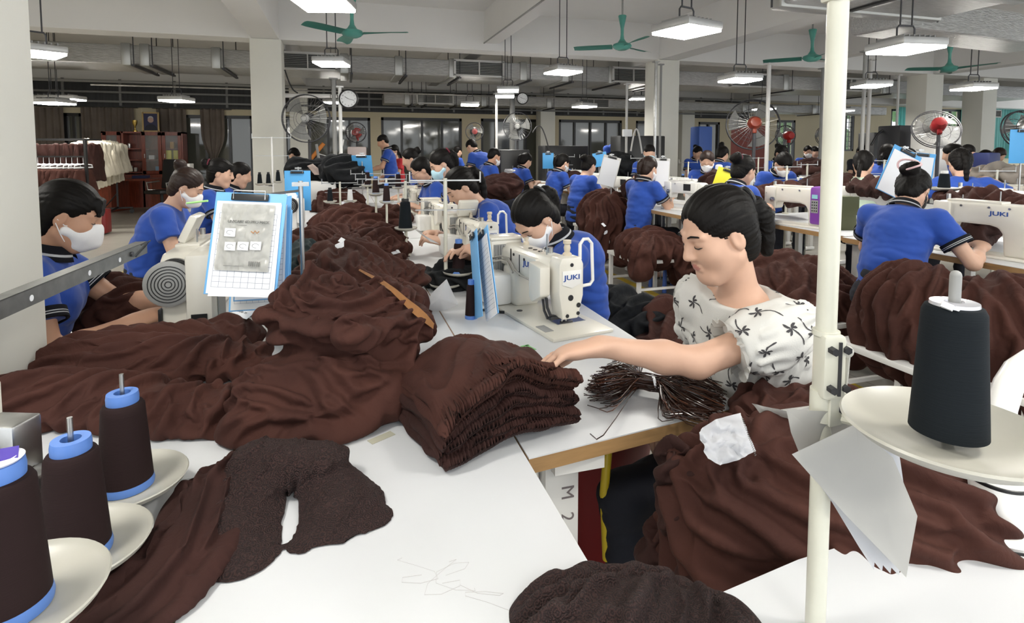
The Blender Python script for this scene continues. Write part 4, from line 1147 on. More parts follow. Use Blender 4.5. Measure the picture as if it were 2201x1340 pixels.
def clipboard(label, origin, right, up, w=.225, h=.315, board=M_BLUEFOLD, paper=M_PAPER, grid=True, clip=True, sheets=1, group=None, name='clipboard'):
    """origin = centre of the board; right / up directions of its face"""
    M = face_mx(Vector(origin), right, up); t = thing(name, label, 'clipboard', (0, 0, 0), 0, group); t.matrix_world = M
    b = MB(board); b.box((0, 0, -.002), (w, h, .003), bev=.001); b.build('board', t)
    if paper:
        b = MB(paper)
        for s in range(sheets): b.box((.004 * s - .002, -.012 - .006 * s, .0012 + .0008 * (sheets - s)), (w * .90, h * .90, .0007), rot=(0, 0, .02 * s))
        po = b.build('paper', t)
        if grid:
            b = MB(M_LINE); z = .0012 + .0008 * sheets + .0005
            for i in range(9): b.box((-w * .40 + w * .8 * i / 8, -.02, z), (.0009, h * .72, .0003))
            for i in range(15): b.box((0, -.02 - h * .36 + h * .72 * i / 14, z), (w * .8, .0009, .0003))
            b.build('printed_table', po)
    if clip:
        b = MB(M_BLACK); b.box((0, h / 2 - .014, .006), (w * .52, .020, .006), bev=.002); b.mat(M_STEEL); b.tube([(-w * .22, h / 2 - .02, .010), (-w * .22, h / 2 + .004, .012), (w * .22, h / 2 + .004, .012), (w * .22, h / 2 - .02, .010)], .0022, 6); b.build('clip', t)
    return t
# ================================================================== FOREGROUND
# worktops -----------------------------------------------------------------
mb = thing('worktop_strip', 'long white worktop strip between the two facing rows of sewing tables', 'worktop', (.0625, 6, 0))
b = MB(M_WHITE_TOP); b.prism([(-.2955, -5.36), (.191, -5.30), (.2965, -5.235), (.2965, 5), (-.2955, 5)], .030, 'z', (0, 0, TZ - .015)); b.build('table_top', mb)
b = MB(M_SEAM)
for e in (-.2975, .2985): b.box((e, .5, TZ - .013), (.004, 10.4, .028))
b.build('seam_strip', mb)
b = MB(M_MACH_W)
for y in range(6): b.box((0, -4.6 + y * 1.7, .36), (.36, .05, .72))
b.build('legs', mb)
SXL, SXR = -.240, .364
table('white sewing table at the lower left under the brown thread cones', SXL - .575, SXL, .35, 1.20)
table('white table of the masked woman beside the left pillar', SXL - .575, SXL, 1.205, 2.80)
ys = [2.83, 4.2, 5.5, 6.7, 7.8]
lab = ['second white table behind the near left machine', 'third white table on the left of the brown garment row', 'fourth white table on the left of the garment row', 'last white table on the left of the garment row']
for a, b_, l in zip(ys, ys[1:], lab): table(l, SXL - .575, SXL, a + .005, b_ - .005)
p0, p1 = atz(1146, 990, TZ), atz(1450, 914, TZ); sl = (p1.y - p0.y) / (p1.x - p0.x)
table('white table with thick wooden edge under the arm of the woman in the print blouse', SXR, .955, 1.10, 2.75, poly=[(SXR, p0.y + .01), (.955, p0.y + .01 + (.955 - SXR) * sl), (.955, 2.75), (SXR, 2.75)], legs=False)
ys = [2.76, 4.1, 5.4, 6.8, 8.2, 9.6]
lab = ['white table of the ponytailed woman behind the near machine', 'white table of the woman in glasses on the right of the garment row', 'white table fourth along the right of the garment row', 'white table fifth along the right of the garment row', 'white table last along the right of the garment row']
for a, b_, l in zip(ys, ys[1:], lab): table(l, SXR, .955, a + .005, b_ - .005)
q0, q1 = atz(1540, 1281, TZ), atz(1700, 1214, TZ)
table('white table corner at the bottom right under the pole', .50, 1.75, -.2, .72, poly=[(.50, q0.y), (.68, q1.y + .005), (1.75, q1.y + .05), (1.75, -.2), (.50, -.2)])
# white painted steel leg with marker writing below the wooden edge
t = thing('table_stand', 'white steel table leg with bolts and scrawled marker letters under the wooden edge', 'table leg', (.475, 1.19, 0))
b = MB(M_MACH_W); b.box((0, .0, .36), (.085, .05, .71), bev=.006); b.box((-.075, .02, .36), (.05, .03, .71), bev=.004); b.box((.02, .12, .03), (.2, .5, .05), bev=.01); b.box((.02, .12, .695), (.12, .4, .03)); b.build('post', t)
b = MB(M_DARKMET)
for x, z in ((-.022, .665), (.026, .69)): b.cyl((x, -.025, z), (x, -.033, z), .008, n=6)
for z in (.52, .62): b.box((-.075, .002, z), (.012, .008, .06))
b.build('bolt', t)
for ch, z in (('M', .60), ('2', .54), ('A', .46)):
    b = MB(mat('marker_ink', (.20, .17, .17), .8)); b.text(ch, .045, face_mx((.012, -.0255, z), (0, 0, -1), (1, 0, 0)), .0004); b.build('marker_writing', t)

# ------------------------------------------------------------ brown cloth piles
Z = TZ + .002
def P3(px, py, z=Z): v = atz(px, py, z); return A3(v.x, v.y, v.z)
def PD(px, py, d): v = atd(px, py, d); return A3(v.x, v.y, v.z)
# the tall heap
c0 = P3(690, 905); c0[2] = Z
V_RT = A3(RT.x, RT.y, 0); V_FW = A3(FW.x, FW.y, 0)
def CF3(c, r, f, z): return c + V_RT * r + V_FW * f + A3(0, 0, z)
low = [('e', CF3(c0, -.035, .06, .04), (.20, .20, .13), -17), ('e', CF3(c0, .04, .10, .10), (.19, .17, .12), -17), ('e', CF3(c0, -.12, .02, .06), (.10, .15, .10), -17)]
crown = [('e', CF3(c0, -.015, .13, .235), (.155, .14, .085), -17), ('e', CF3(c0, .10, .14, .20), (.145, .12, .075), -17), ('e', CF3(c0, -.06, .16, .285), (.10, .10, .05), -17)]
rs = random.Random(17)
for i in range(16):
    a_ = rs.uniform(0, 2 * PI); r0_ = rs.uniform(.05, .15); hgt = .30 - .55 * r0_ + rs.uniform(-.015, .02); q = CF3(c0, .025 + r0_ * 1.15 * math.cos(a_), .14 + r0_ * math.sin(a_), hgt)
    t_ = unit(V_RT * -math.sin(a_ + rs.uniform(-.7, .7)) + V_FW * math.cos(a_) + A3(0, 0, rs.uniform(-.3, .3))) * rs.uniform(.04, .08); rr_ = rs.uniform(.022, .036)
    crown.append(('c', q - t_, q + t_, rr_, rr_ * .8))
crown.append(('c', CF3(c0, -.075, .17, .27), CF3(c0, -.085, .17, .345), .022, .012)); crown.append(('c', CF3(c0, .17, .10, .20), CF3(c0, .19, .08, .155), .045, .04))
cc = CF3(c0, .0, .12, .2)
tall = cloth('garment_heap', 'tall heap of crumpled brown garments in the middle of the strip, tan strap on top', 'garment pile', low + crown, res=.0065, zmin=Z,
      F=fmix(fdir(V_RT * .9 + V_FW * -.3 + A3(0, 0, .55)), fcoil(cc, (.12, .1, 1)), lambda V: np.clip((Z + .20 - V[:, 2]) / .06 + .5, 0, 1)), grow=lambda V: np.where(V[:, 2] > Z + .17, 2.0, 1.4), freq0=11, seed=3, hi=.06, it=200, sub=2, k=.022, layer=.016)
# flat spread garments on the left table
pl = [('c', P3(95, 880) + A3(0, 0, .03), P3(480, 905) + A3(0, 0, .02), .10, .09, (0, 0, 1), .72), ('c', P3(180, 800) + A3(0, 0, .04), P3(500, 800) + A3(0, 0, .04), .12, .10, (0, 0, 1), .62),
      ('c', P3(300, 765) + A3(0, 0, .03), P3(490, 745) + A3(0, 0, .04), .11, .10, (0, 0, 1), .6), ('e', P3(30, 900) + A3(0, 0, .0), (.12, .11, .09), 0)]
cloth('garment_heap', 'low spread pile of brown garments covering the left table behind the thread cones', 'garment pile', pl, res=.009, zmin=Z, F=fradial(P3(520, 770), wob=.28), grow=1.75, freq0=8, seed=8, k=.06, lo=.02, hi=.045, sub=2)
# smooth long pile behind the tall heap
pl = [('c', PD(690, 610, 2.05), PD(840, 640, 1.95), .13, .11, (0, 0, 1), .75), ('c', PD(745, 545, 2.5), PD(760, 600, 2.15), .14, .16, (0, 0, 1), .7), ('c', PD(720, 570, 2.3), PD(870, 590, 2.25), .12, .09, (0, 0, 1), .7),
      ('e', P3(760, 640), (.22, .5, .12), 0), ('e', P3(860, 660), (.10, .3, .10), 0)]
cloth('garment_heap', 'smooth long pile of brown garments with white labels right behind the tall heap', 'garment pile', pl, res=.009, zmin=Z, F=fdir(V_RT * .5 - V_FW * .8 + A3(0, 0, -.3)), grow=1.75, freq0=9, seed=5, k=.08, sub=2)
# farther heaps along the strip
far = [((800, 500), 3.35, (.20, .28, .17), 12, 'mounded heap of brown garments right of the middle, beside the black thread cone'), ((690, 505), 3.5, (.22, .26, .15), 15, 'loose heap of brown garments on the left of the strip, beside the blue folder'),
       ((745, 447), 4.6, (.28, .45, .14), 11, 'heap of brown garments farther along the strip with a white tag'), ((725, 405), 6.1, (.26, .5, .18), 10, 'highest far heap of brown garments below the black bundle'), ((830, 445), 4.9, (.16, .3, .10), 12, 'small far heap of brown garments beside the far thread cones')]
for i, (pp, d, rr, fq, l) in enumerate(far):
    c = PD(pp[0], pp[1] + 30, d); c[2] = Z + .02
    pr = [('e', c, rr, 0), ('e', c + A3(.08, .1, .05), (rr[0] * .6, rr[1] * .6, rr[2] * .7), 30), ('e', c + A3(-.07, -.12, .04), (rr[0] * .6, rr[1] * .5, rr[2] * .7), 0)]
    cloth('garment_heap', l, 'garment pile', pr, res=.009 if d < 4 else .014, zmin=Z, F=fdir(A3(1, .4 * (-1) ** i, .3), .9), grow=2.0, freq0=fq, amp0=.03, seed=20 + i, hi=.08, sub=1)

# the folded stack under her hand: separate gathered skirts
a, b_, c_ = P3(945, 1028), P3(1252, 925), P3(838, 880); ex = unit(b_ - a); ey = unit(np.cross(A3(0, 0, 1), ex)); w = np.linalg.norm(b_ - a); dpt = .33
ctr = a + ex * w / 2 + ey * dpt / 2; NL = 7
bump = lambda X, Y: .050 * np.exp(-((X + .01) / .10) ** 2) * (1 - .2 * Y / .17) - .022 * np.clip(-X / .18, 0, 1) ** 1.5 - .010 * np.clip(X / .18, 0, 1) ** 2
rs = random.Random(11)
for i in range(NL):
    tf = .30 + .70 * i / (NL - 1); last = i == NL - 1
    zf = lambda X, Y, i=i, tf=tf: i * .0185 * (1 - .22 * np.clip(Y / .17, 0, 1) - .30 * np.clip(-X / .2, 0, 1) * np.clip(-Y / .17, 0, 1)) + bump(X, Y) * tf + .012
    V, Fq = sheet_layer(None, w * (1.0 - .012 * i + rs.uniform(-.015, .015)), dpt * (1 - .008 * i + rs.uniform(-.015, .015)) * (1.04 if last else 1), .024 if not last else .034, zf, 5 + i, ruffle=.0045 if not last else .0055, rf=44 + 3 * i, nu=170, nv=60)
    if last:      # top garment: soft diagonal drape with an overlapping flap
        N = vnormals(V, Fq); dd = unit(A3(.75, .55, 0)); q = V - np.outer(V @ dd, dd) * .72; n_ = len(V) // 2
        fl = noise3(V * (5, 5, 0) + 4) * 2.2 + .2; fl = fl - np.floor(fl)
        hh = .018 * (np.abs(noise3(q * 10 + 3)) ** .9 - .25) + .012 * (np.where(fl < .88, fl / .88, (1 - fl) / .12) - .5)
        V = V + N * np.where(np.arange(len(V)) < n_, hh, 0)[:, None]
    rot = R(rs.uniform(-2.5, 2.5)); Rm = rotz(rot); V = V @ Rm.T
    V = np.stack([V[:, 0], V[:, 1], V[:, 2] - min(0, V[:, 2].min())], -1) if i == 0 else V
    W_ = ctr + np.outer(V[:, 0] + rs.uniform(-.006, .006), ex) + np.outer(V[:, 1] + rs.uniform(-.008, .006), ey) + np.outer(V[:, 2], A3(0, 0, 1)); W_[:, 2] = np.maximum(W_[:, 2], Z)
    cn = W_.mean(0); cn[2] = W_[:, 2].min()
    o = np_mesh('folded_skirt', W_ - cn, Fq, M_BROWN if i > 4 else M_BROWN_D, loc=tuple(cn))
    tag(o, 'top brown gathered skirt of the stack under the woman’s hand' if i == NL - 1 else ('bottom brown skirt of the stack under the woman’s hand' if i == 0 else 'dark brown gathered skirt inside the stack under the woman’s hand'), 'folded garment', 'gathered skirts in the stack')

# big pile at the lower right, partly on the near table
c1 = PD(1690, 1000, 1.02); c1[2] = .70
pr = [('c', PD(1575, 1045, 1.04), PD(1960, 1120, .96), .115, .14), ('c', PD(1600, 985, 1.15), PD(1880, 1000, 1.10), .11, .12), ('c', PD(1650, 905, 1.30), PD(1800, 895, 1.34), .075, .09), ('c', PD(1625, 850, 1.36), PD(1760, 880, 1.34), .035, .05),
      ('c', PD(1570, 1150, 1.02), PD(1880, 1190, .93), .11, .09), ('c', PD(1940, 1220, .86), PD(2000, 1180, .90), .055, .06), ('e', PD(1960, 1010, 1.08), (.10, .12, .10)), ('c', PD(1530, 1180, 1.08), PD(1700, 1240, 1.02), .11, .12)]
cloth('garment_heap', 'large slumped pile of brown garments at the lower right behind the hanging papers', 'garment pile', pr, res=.010, F=fmix(fradial(PD(1640, 990, 1.0)), fdir(V_RT - A3(0, 0, .35) - V_FW * .2, .3), lambda V: np.clip((V[:, 2] - .82) / .06 + .5, 0, 1)), grow=1.65, freq0=7, seed=14, k=.06, hi=.07, sub=2)
# ruffled brown hems hanging at its left
pr = [('c', PD(1462, 985, 1.08), PD(1480, 1090, 1.04), .035, .035), ('c', PD(1480, 1090, 1.04), PD(1530, 1210, .99), .04, .05), ('c', PD(1455, 1170, 1.1), PD(1520, 1230, 1.05), .06, .06), ('c', PD(1462, 980, 1.08), PD(1500, 985, 1.07), .035, .03)]
cloth('ruffled_hem', 'gathered brown waistband hanging down the left side of the large slumped pile', 'garment', pr, m=M_BROWN_D, res=.006, F=fdir(V_RT * 1 + A3(0, 0, .5)), grow=2.2, freq0=20, seed=6, k=.03, hi=.05)
# cloth at the bottom edge in front of the camera
pr = [('e', PD(1370, 1375, .70), (.16, .13, .075), -17), ('c', PD(1250, 1390, .70), PD(1500, 1400, .70), .07, .06)]
cloth('lace_garment', 'brown garment with lace pattern poking up at the bottom edge', 'garment', pr, m=M_LACE, res=.007, F=fdir(V_RT + V_FW), grow=1.5, freq0=7, amp0=.018, seed=31)

# trailing garment from the heap to the lower left, crossing the seam
pr = [('c', P3(545, 1000) + A3(0, 0, .015), P3(470, 1075) + A3(0, 0, .025), .045, .062, (0, 0, 1), .6), ('c', P3(470, 1075) + A3(0, 0, .022), P3(365, 1220) + A3(0, 0, .02), .060, .055, (0, 0, 1), .55), ('c', P3(365, 1220) + A3(0, 0, .015), P3(255, 1330) + A3(0, 0, .012), .052, .05, (0, 0, 1), .5),
      ('c', P3(500, 1080) + A3(0, 0, .015), P3(420, 1180) + A3(0, 0, .01), .045, .04, (0, 0, 1), .5), ('c', P3(330, 1290) + A3(0, 0, .01), P3(225, 1345) + A3(0, 0, .01), .045, .04, (0, 0, 1), .5)]
cloth('garment', 'trailing brown sleeve of cloth lying across the left seam beside the plates', 'garment', pr, m=M_BROWN_D, res=.007, zmin=Z, F=fdir(P3(300, 1230) - P3(480, 1030), .3), grow=1.7, freq0=10, seed=41, k=.03, lo=.02, hi=.04, sub=2)
# lace garment
pr = [('c', P3(560, 1050) + A3(0, 0, .045), P3(500, 1120) + A3(0, 0, .012), .062, .062, (0, 0, 1), .36), ('c', P3(560, 1035) + A3(0, 0, .05), P3(690, 1040) + A3(0, 0, .05), .052, .05, (0, 0, 1), .62), ('c', P3(690, 1035) + A3(0, 0, .03), P3(745, 1085) + A3(0, 0, .014), .05, .058, (0, 0, 1), .4),
      ('c', P3(735, 1090) + A3(0, 0, .012), P3(810, 1103) + A3(0, 0, .005), .056, .022, (0, 0, 1), .28), ('c', P3(515, 1120) + A3(0, 0, .01), P3(515, 1190) + A3(0, 0, .004), .066, .058, (0, 0, 1), .2), ('c', P3(720, 1110) + A3(0, 0, .008), P3(650, 1172) + A3(0, 0, .004), .05, .018, (0, 0, 1), .26), ('c', P3(745, 1130) + A3(0, 0, .006), P3(800, 1120) + A3(0, 0, .004), .04, .018, (0, 0, 1), .28)]
lace = cloth('lace_garment', 'brown lace top with fringe lying on the white strip in front', 'garment', pr, m=M_LACE, res=.005, zmin=Z, F=fdir(V_FW + V_RT * .3), grow=1.5, freq0=13, amp0=.012, seed=44, k=.010, lo=.004, hi=.024)
b = MB(M_BROWN_D); rs = random.Random(2)
for i in range(60):
    u = i / 59; p = Vector(P3(450 + 112 * u, 1205 + 10 * math.sin(u * 3) + rs.uniform(-4, 2))) ; dr = Vector((rs.uniform(-.35, .15), -1, 0)).normalized(); l = rs.uniform(.010, .022)
    b.tube([p + Vector((0, .01, .006)), p + dr * l * .5 + Vector((0, 0, .003)), p + dr * l], .0006, 4)
o = b.build('fringe'); o.parent = lace; o.location = -lace.location
# ================================================================== MACHINES AND SMALL THINGS ON THE ROWS
def interlock(label, loc, face, scale=1.0, group=None, panel=False):
    """big flat bed machine with add-on motor; needle end plate at -X, operator at -Y"""
    t = thing('sewing_machine', label, 'sewing machine', loc, R(face), group); t.scale = (scale,) * 3
    b = MB(mat('bed_ivory', (.66, .63, .55), .3, coat=.2)); b.box((-.06, .01, .006), (.62, .25, .012), bev=.003); bo = b.build('bed', t)
    b = MB(M_GREYPL); b.box((-.26, .105, .0125), (.07, .035, .003), bev=.001); b.mat(M_DARKMET); b.cyl((-.02, .08, .012), (-.02, .08, .0135), .012, n=16); b.mat(M_STEEL); b.box((-.20, -.02, .0125), (.09, .12, .003)); b.build('slide_plate', bo)
    b = MB(M_MACH)
    b.prism([(-.055, .165), (-.05, .235), (-.035, .25), (.035, .25), (.062, .225), (.066, .165)], .40, 'x', (-.005, 0, 0), bev=.008)
    b.box((.10, .01, .09), (.13, .12, .17), bev=.025, seg=4); b.box((-.03, .060, .195), (.20, .02, .085), bev=.006)
    b.mat(M_BLACK)
    for x, z in ((.05, .225), (-.04, .22), (-.12, .17)): b.cyl((x, .070, z), (x, .0725, z), .006, n=10)
    b.box((.075, .071, .215), (.006, .003, .06)); b.box((.0, .071, .19), (.002, .003, .085))
    for x in (-.06, -.02, .02): b.cyl((x, .01, .249), (x, .01, .2525), .009, n=12)
    b.build('arm', t)
    b = MB(M_MACH); b.prism([(-.052, .235), (-.040, .262), (.040, .262), (.052, .235), (.052, .13), (.036, .036), (-.030, .036), (-.052, .12)], .075, 'x', (-.235, 0, 0), bev=.007)
    b.mat(M_BLACK)
    for y, z, r_ in ((.0, .235, .007), (.004, .115, .011), (-.03, .085, .009), (.018, .05, .007), (-.028, .055, .007)): b.cyl((-.271, y, z), (-.2745, y, z), r_, n=14)
    ho = b.build('end_plate', t)
    b = MB(M_MACH_W); b.prism([(-.040, .215), (.040, .215), (.040, .165), (.0, .150), (-.040, .165)], .003, 'x', (-.274, 0, 0), bev=.001)
    b.mat(M_INKBLUE); b.text('JUKI', .026, face_mx((-.2758, 0, .190), (0, -1, 0), (0, 0, 1))); b.build('logo_plaque', ho)
    b = MB(M_INKBLUE); b.text('JUKI', .032, face_mx((-.075, .0712, .205), (-1, 0, 0), (0, 0, 1))); b.build('logo', t)
    b = MB(M_MACH); b.prism([(-.045, .225), (.045, .235), (.045, .10), (.02, .085), (-.045, .12)], .045, 'y', (-.185, .085, 0), bev=.008); b.build('side_cover', t)
    b = MB(M_DARKMET); b.tube([(-.215, .072, .11), (-.218, .07, .075), (-.225, .06, .045), (-.225, .03, .035)], .006, 6); b.tube([(-.195, .075, .10), (-.205, .075, .06), (-.215, .065, .03)], .005, 6); b.box((-.225, .04, .035), (.02, .05, .012), bev=.003)
    b.mat(M_CHROME); b.cyl((-.235, .0, .012), (-.235, .0, .045), .0045, n=8); b.cyl((-.235, .016, .014), (-.235, .016, .045), .0035, n=8); b.sph((-.235, .0, .04), .012); b.mat(M_DARKMET); b.box((-.235, -.002, .017), (.022, .045, .007), bev=.002); b.build('needle_bar', t)
    b = MB(mat('beige_knob', (.60, .52, .40), .4)); b.lathe([(0, 0), (.017, 0), (.017, .008), (.010, .014), (.013, .03), (.010, .042), (.015, .046), (.015, .058), (0, .06)], (-.225, -.01, .26), n=20); b.lathe([(0, 0), (.012, 0), (.012, .01), (.007, .015), (.011, .03), (0, .031)], (.11, -.02, .25), n=16); b.build('knob', t)
    b = MB(M_MACH_W); b.tube([(-.235, -.06, .245), (-.235, -.06, .30), (-.235, -.075, .318), (-.235, -.095, .318), (-.235, -.112, .30), (-.235, -.118, .16), (-.235, -.105, .145), (-.235, -.06, .142)], .0065, 8); b.build('guard_handle', t)
    b = MB(M_MACH); b.box((.24, .03, .19), (.10, .15, .15), bev=.012); b.box((.24, .03, .268), (.11, .16, .012), bev=.004)
    b.mat(M_GREYPL); b.box((.186, .04, .185), (.008, .11, .12))
    for i in range(9): b.box((.180, -.008 + i * .012, .185), (.008, .004, .115))
    b.build('motor', t)
    b = MB(M_MACH_W); b.prism([(.065, .012), (.165, .012), (.175, .14), (.065, .14)], .14, 'x', (.145, 0, 0), bev=.012); b.build('control_box', t)
    b = MB(M_STEEL); b.tube([(.19, .075, .16), (.185, .10, .19), (.14, .085, .205), (.08, .078, .205), (.03, .078, .17), (-.03, .078, .155), (-.12, .082, .155)], .004, 6); b.tube([(.19, .085, .15), (.185, .11, .175), (.13, .09, .19), (.08, .085, .19), (.03, .085, .155)], .004, 6); b.build('air_hose', t)
    b = MB(M_STEEL); b.cyl((-.13, .02, .25), (-.13, .02, .33), .003, n=8); b.tube([(-.08, .0, .252), (-.08, .0, .27), (-.095, .015, .27), (-.095, .03, .255)], .002, 6); b.cyl((-.10, -.01, .25), (-.10, -.01, .272), .014, n=14); b.build('thread_guides', t)
    if panel:
        b = MB(M_MACH); b.box((0, 0, .06), (.035, .13, .11), rot=(0, -.5, 0), bev=.008, mx=Matrix.Translation((.12, 0, .25))); b.build('control_panel', t)
    return t
TT = TZ
interlock('nearest sewing machine with white end plate facing us, behind the stack and the reaching hand', (.735, 2.11, TT), 100, 1.0)
interlock('sewing machine of the long ponytailed woman, end plate towards us', (.74, 3.22, TT), 98, .95, panel=True)
interlock('third machine along the right of the row, before the woman in dark glasses', (.73, 4.3, TT), 97, .95)
interlock('far machine along the right of the row beyond the woman in dark glasses', (.74, 5.9, TT), 96, .95)
# left row
t = machine('cream sewing machine at the left with a big ribbed round hand wheel facing us', (-.575, 2.44, TT), -90, M_MACH, 1.0, logo=None)
b = MB(M_MACH); b.box((.19, .085, .15), (.20, .085, .27), bev=.012); b.mat(M_BLACK); b.box((.294, .085, .06), (.004, .05, .035)); b.mat(M_GREYPL); b.box((.15, .130, .08), (.12, .003, .12)); b.build('motor_housing', t)
b = MB(M_GREYPL); b.lathe([(0, 0), (.072, 0), (.080, .006), (.080, .03), (.072, .036), (0, .036)], c=(.243, -.01, .185), d=(1, 0, 0), n=40)
for q in range(1, 7): b.mat(M_BLACK); b.tube([(.280, -.01 + q * .0105 * math.cos(a), .185 + q * .0105 * math.sin(a)) for a in np.linspace(0, 2 * PI, 32)[:-1]], .0018, 5, closed=True)
b.build('wheel_cover', t)
b = MB(M_MACH); b.box((0, 0, .06), (.15, .03, .11), rot=(-.45, 0, 0), bev=.008, mx=Matrix.Translation((-.02, .0, .285))); b.mat(M_GREYPL); b.box((0, -.018, .06), (.10, .003, .06), rot=(-.45, 0, 0), mx=Matrix.Translation((-.02, 0, .285))); b.build('control_panel', t)
machine('white machine before the second woman of the left row', (-.55, 3.85, TT), -90, M_MACH_W, .95, logo=None, screen=True)
machine('white machine with open wheel and hanging tag beside the middle left pillar', (-.42, 5.0, TT), -90, M_MACH_W, 1.0, logo=None, screen=True)
machine('last white machine on the left side of the garment row', (-.5, 6.4, TT), -90, M_MACH_W, 1.0, logo=None)

# ---- second row -------------------------------------------------------------
RZ = .80
lab = ['wooden edged table under the elbow of the woman with the pink hair claw', 'wooden edged table under the purple machine', 'white table of the upright woman by the clipboards', 'white table third in the second row', 'white table fourth in the second row', 'white table last in the second row',
    'white table in the third row at the far right', 'small white table behind the yellow folder and the masked woman', 'small white table with one machine behind the masked women', 'white table far back right before the barred window', 'white table far back before the glass doors']
for l, (xa, xb, ya, yb_) in zip(lab, ((3.28, 4.70, 1.55, 2.99), (3.33, 4.30, 3.01, 4.29), (2.95, 3.90, 4.31, 5.59), (2.98, 3.85, 5.61, 6.89), (3.10, 3.92, 6.91, 8.19), (3.0, 4.9, 8.21, 9.3), (5.50, 6.20, 3.1, 5.4), (4.86, 5.42, 4.35, 6.4), (5.85, 6.35, 6.1, 6.72), (7.9, 10.2, 6.85, 7.3), (2.6, 4.5, 9.6, 10.15))): table(l, xa, xb, ya, yb_, RZ)
def mput(label, px, py, d, face, z=RZ, **kw):
    p = atd(px, py, d); return machine(label, (p.x, p.y, z), face, **kw)
mput('large cream machine at the right edge beside the woman with the pink claw', 2118, 540, 3.15, -84, scale=1.06)
mput('white machine at the right edge behind the nearer cream one', 2135, 440, 3.95, -84, m=M_MACH_W, scale=1.12)
mput('cream machine with purple plastic cover and keypad', 1716, 470, 4.40, -74, logo=None, accent=M_PURPLE, scale=1.08)
mput('white machine half hidden by the cream pole', 1872, 420, 4.75, -85, m=M_MACH_W, scale=1.0)
mput('white machine with black screen left of the upright ponytailed woman', 1340, 402, 6.35, -75, m=M_MACH_W, logo=None, screen=True)
mput('white machine with black screen right of the upright ponytailed woman', 1475, 412, 5.5, -75, m=M_MACH_W, logo=None, screen=True)
mput('white machine below the central pillar', 1462, 385, 6.2, -70, m=M_MACH_W, logo=None)
mput('white machine before the woman in the plain tee', 1288, 398, 7.3, -75, m=M_MACH_W, logo=None)
mput('far white machine of the second row beside the blue folder', 1247, 376, 8.4, -75, m=M_MACH_W, logo=None)
mput('far white machine before the short haired masked man', 1096, 366, 8.9, -75, m=M_MACH_W, logo=None)
mput('beige machine at the right edge of the third row', 2170, 392, 5.0, -95, logo=None)
mput('beige machine before the woman turned right', 1935, 378, 6.2, -85, logo=None, m=M_MACH)
mput('long beige machine right of the cream pole', 1890, 375, 6.6, -100, logo=None)
mput('white machine with purple wheel behind the purple cover machine', 1745, 378, 6.3, -100, m=M_MACH_W, logo=None, accent=None)
mput('white machine before the masked woman who faces us', 1790, 392, 6.0, 95, m=M_MACH_W, logo=None)
mput('white machine among the far ones left of the cream pole', 1700, 360, 8.0, 95, m=M_MACH_W, logo=None)
mput('white machine near the base of the big cage fan', 1580, 372, 7.2, 100, m=M_MACH_W, logo=None)
mput('machine left below the far bending worker', 1322, 350, 9.8, 60, z=.80, m=M_MACH, logo=None)

# ---- clipboards ---------------------------------------------------------------
def cb(label, px, py, d, yaw=0, tilt=0, lean=0, post_=True, shift=0, **kw):
    """face towards the room; yaw turns it about z away from the camera axis"""
    a = -YAW + R(yaw); rgt = Vector((math.cos(a), math.sin(a), 0)); bk = Vector((-math.sin(a), math.cos(a), 0)); up = Vector((0, 0, 1)) * math.cos(R(lean)) + bk * math.sin(R(lean))
    r2 = rgt * math.cos(R(tilt)) + up * math.sin(R(tilt)); u2 = up * math.cos(R(tilt)) - rgt * math.sin(R(tilt))
    o = atd(px, py, d); t = clipboard(label, o, r2, u2, **kw)
    if post_:
        h = kw.get('h', .315); p = o + u2 * (h / 2 - .03) + bk * (.02 if shift == 0 else .10) + rgt * shift; d_ = d; zb = (0 if d > 4.2 else RZ) if isinstance(post_, float) else TZ if d < 5 else 0
        b = MB(M_STEEL); b.cyl((p.x, p.y, zb), (p.x, p.y, p.z + .06), .007, n=10); b.cyl((p.x, p.y, zb), (p.x, p.y, zb + .01), .03, n=14); b.box((p.x, p.y, p.z + .05), (.05, .02, .012)); b.tube([(p.x, p.y, p.z + .03), o + u2 * (h / 2 - .01) + bk * .006], .004, 6); s = b.build('holder_post'); tag(s, 'steel holder post behind the ' + ' '.join(label.replace(',', '').split()[:9]), 'stand')
    return t
c = cb('front blue clipboard with printed grid sheets and a clear bag clipped on', 528, 524, 1.62, yaw=-2, tilt=-2, lean=13, w=.215, h=.30, sheets=2, shift=.11)
# clear zip bag under the clip
g = []; nu, nv = 40, 48
for i in range(nu):
    row = []
    for j in range(nv):
        u, v = i / (nu - 1) - .5, j / (nv - 1) - .5; n_ = noise3(np.array([[u * 5 + v * 3, v * 4 - u * 2, 2.], [u * 13, v * 9, 5.]])); z = .006 + .008 * math.cos(u * PI) * math.cos(v * PI) + .009 * abs(float(n_[0])) + .004 * abs(float(n_[1])); row.append((u * .158, v * .195 + .018, z))
    g.append(row)
b = MB(M_CLEAR); b.quadsheet(g, .0006); bag = b.build('zip_bag', c)
b = MB(M_INKGREY); b.text('UNICARE 6D PRO MASK', .0115, Matrix.Translation((.010, .062, .0172)))
b.box((-.008, .052, .0195), (.03, .0012, .0004))
for x, y in ((-.04, .03), (-.035, -.01), (.003, -.008), (.04, -.006)):
    b.mat(M_PAPER); b.box((x, y, .0195), (.032, .024, .0004)); b.mat(M_INKGREY); b.tube([(x + .010 * math.cos(a), y + .006 * math.sin(a), .0202) for a in np.linspace(0.3, 5, 12)], .0006, 4)
b.mat(M_ORANGE); b.tube([(.022, .035, .0205), (.03, .03, .0205), (.034, .037, .0205), (.04, .03, .0205), (.046, .036, .0205)], .0016, 5)
b.mat(M_INKGREY)
for i in range(6): b.box((.025 + i * .006, -.058, .0165), (.003, .014, .0004))
b.box((-.02, -.066, .0155), (.06, .0012, .0004)); b.build('printing', bag)
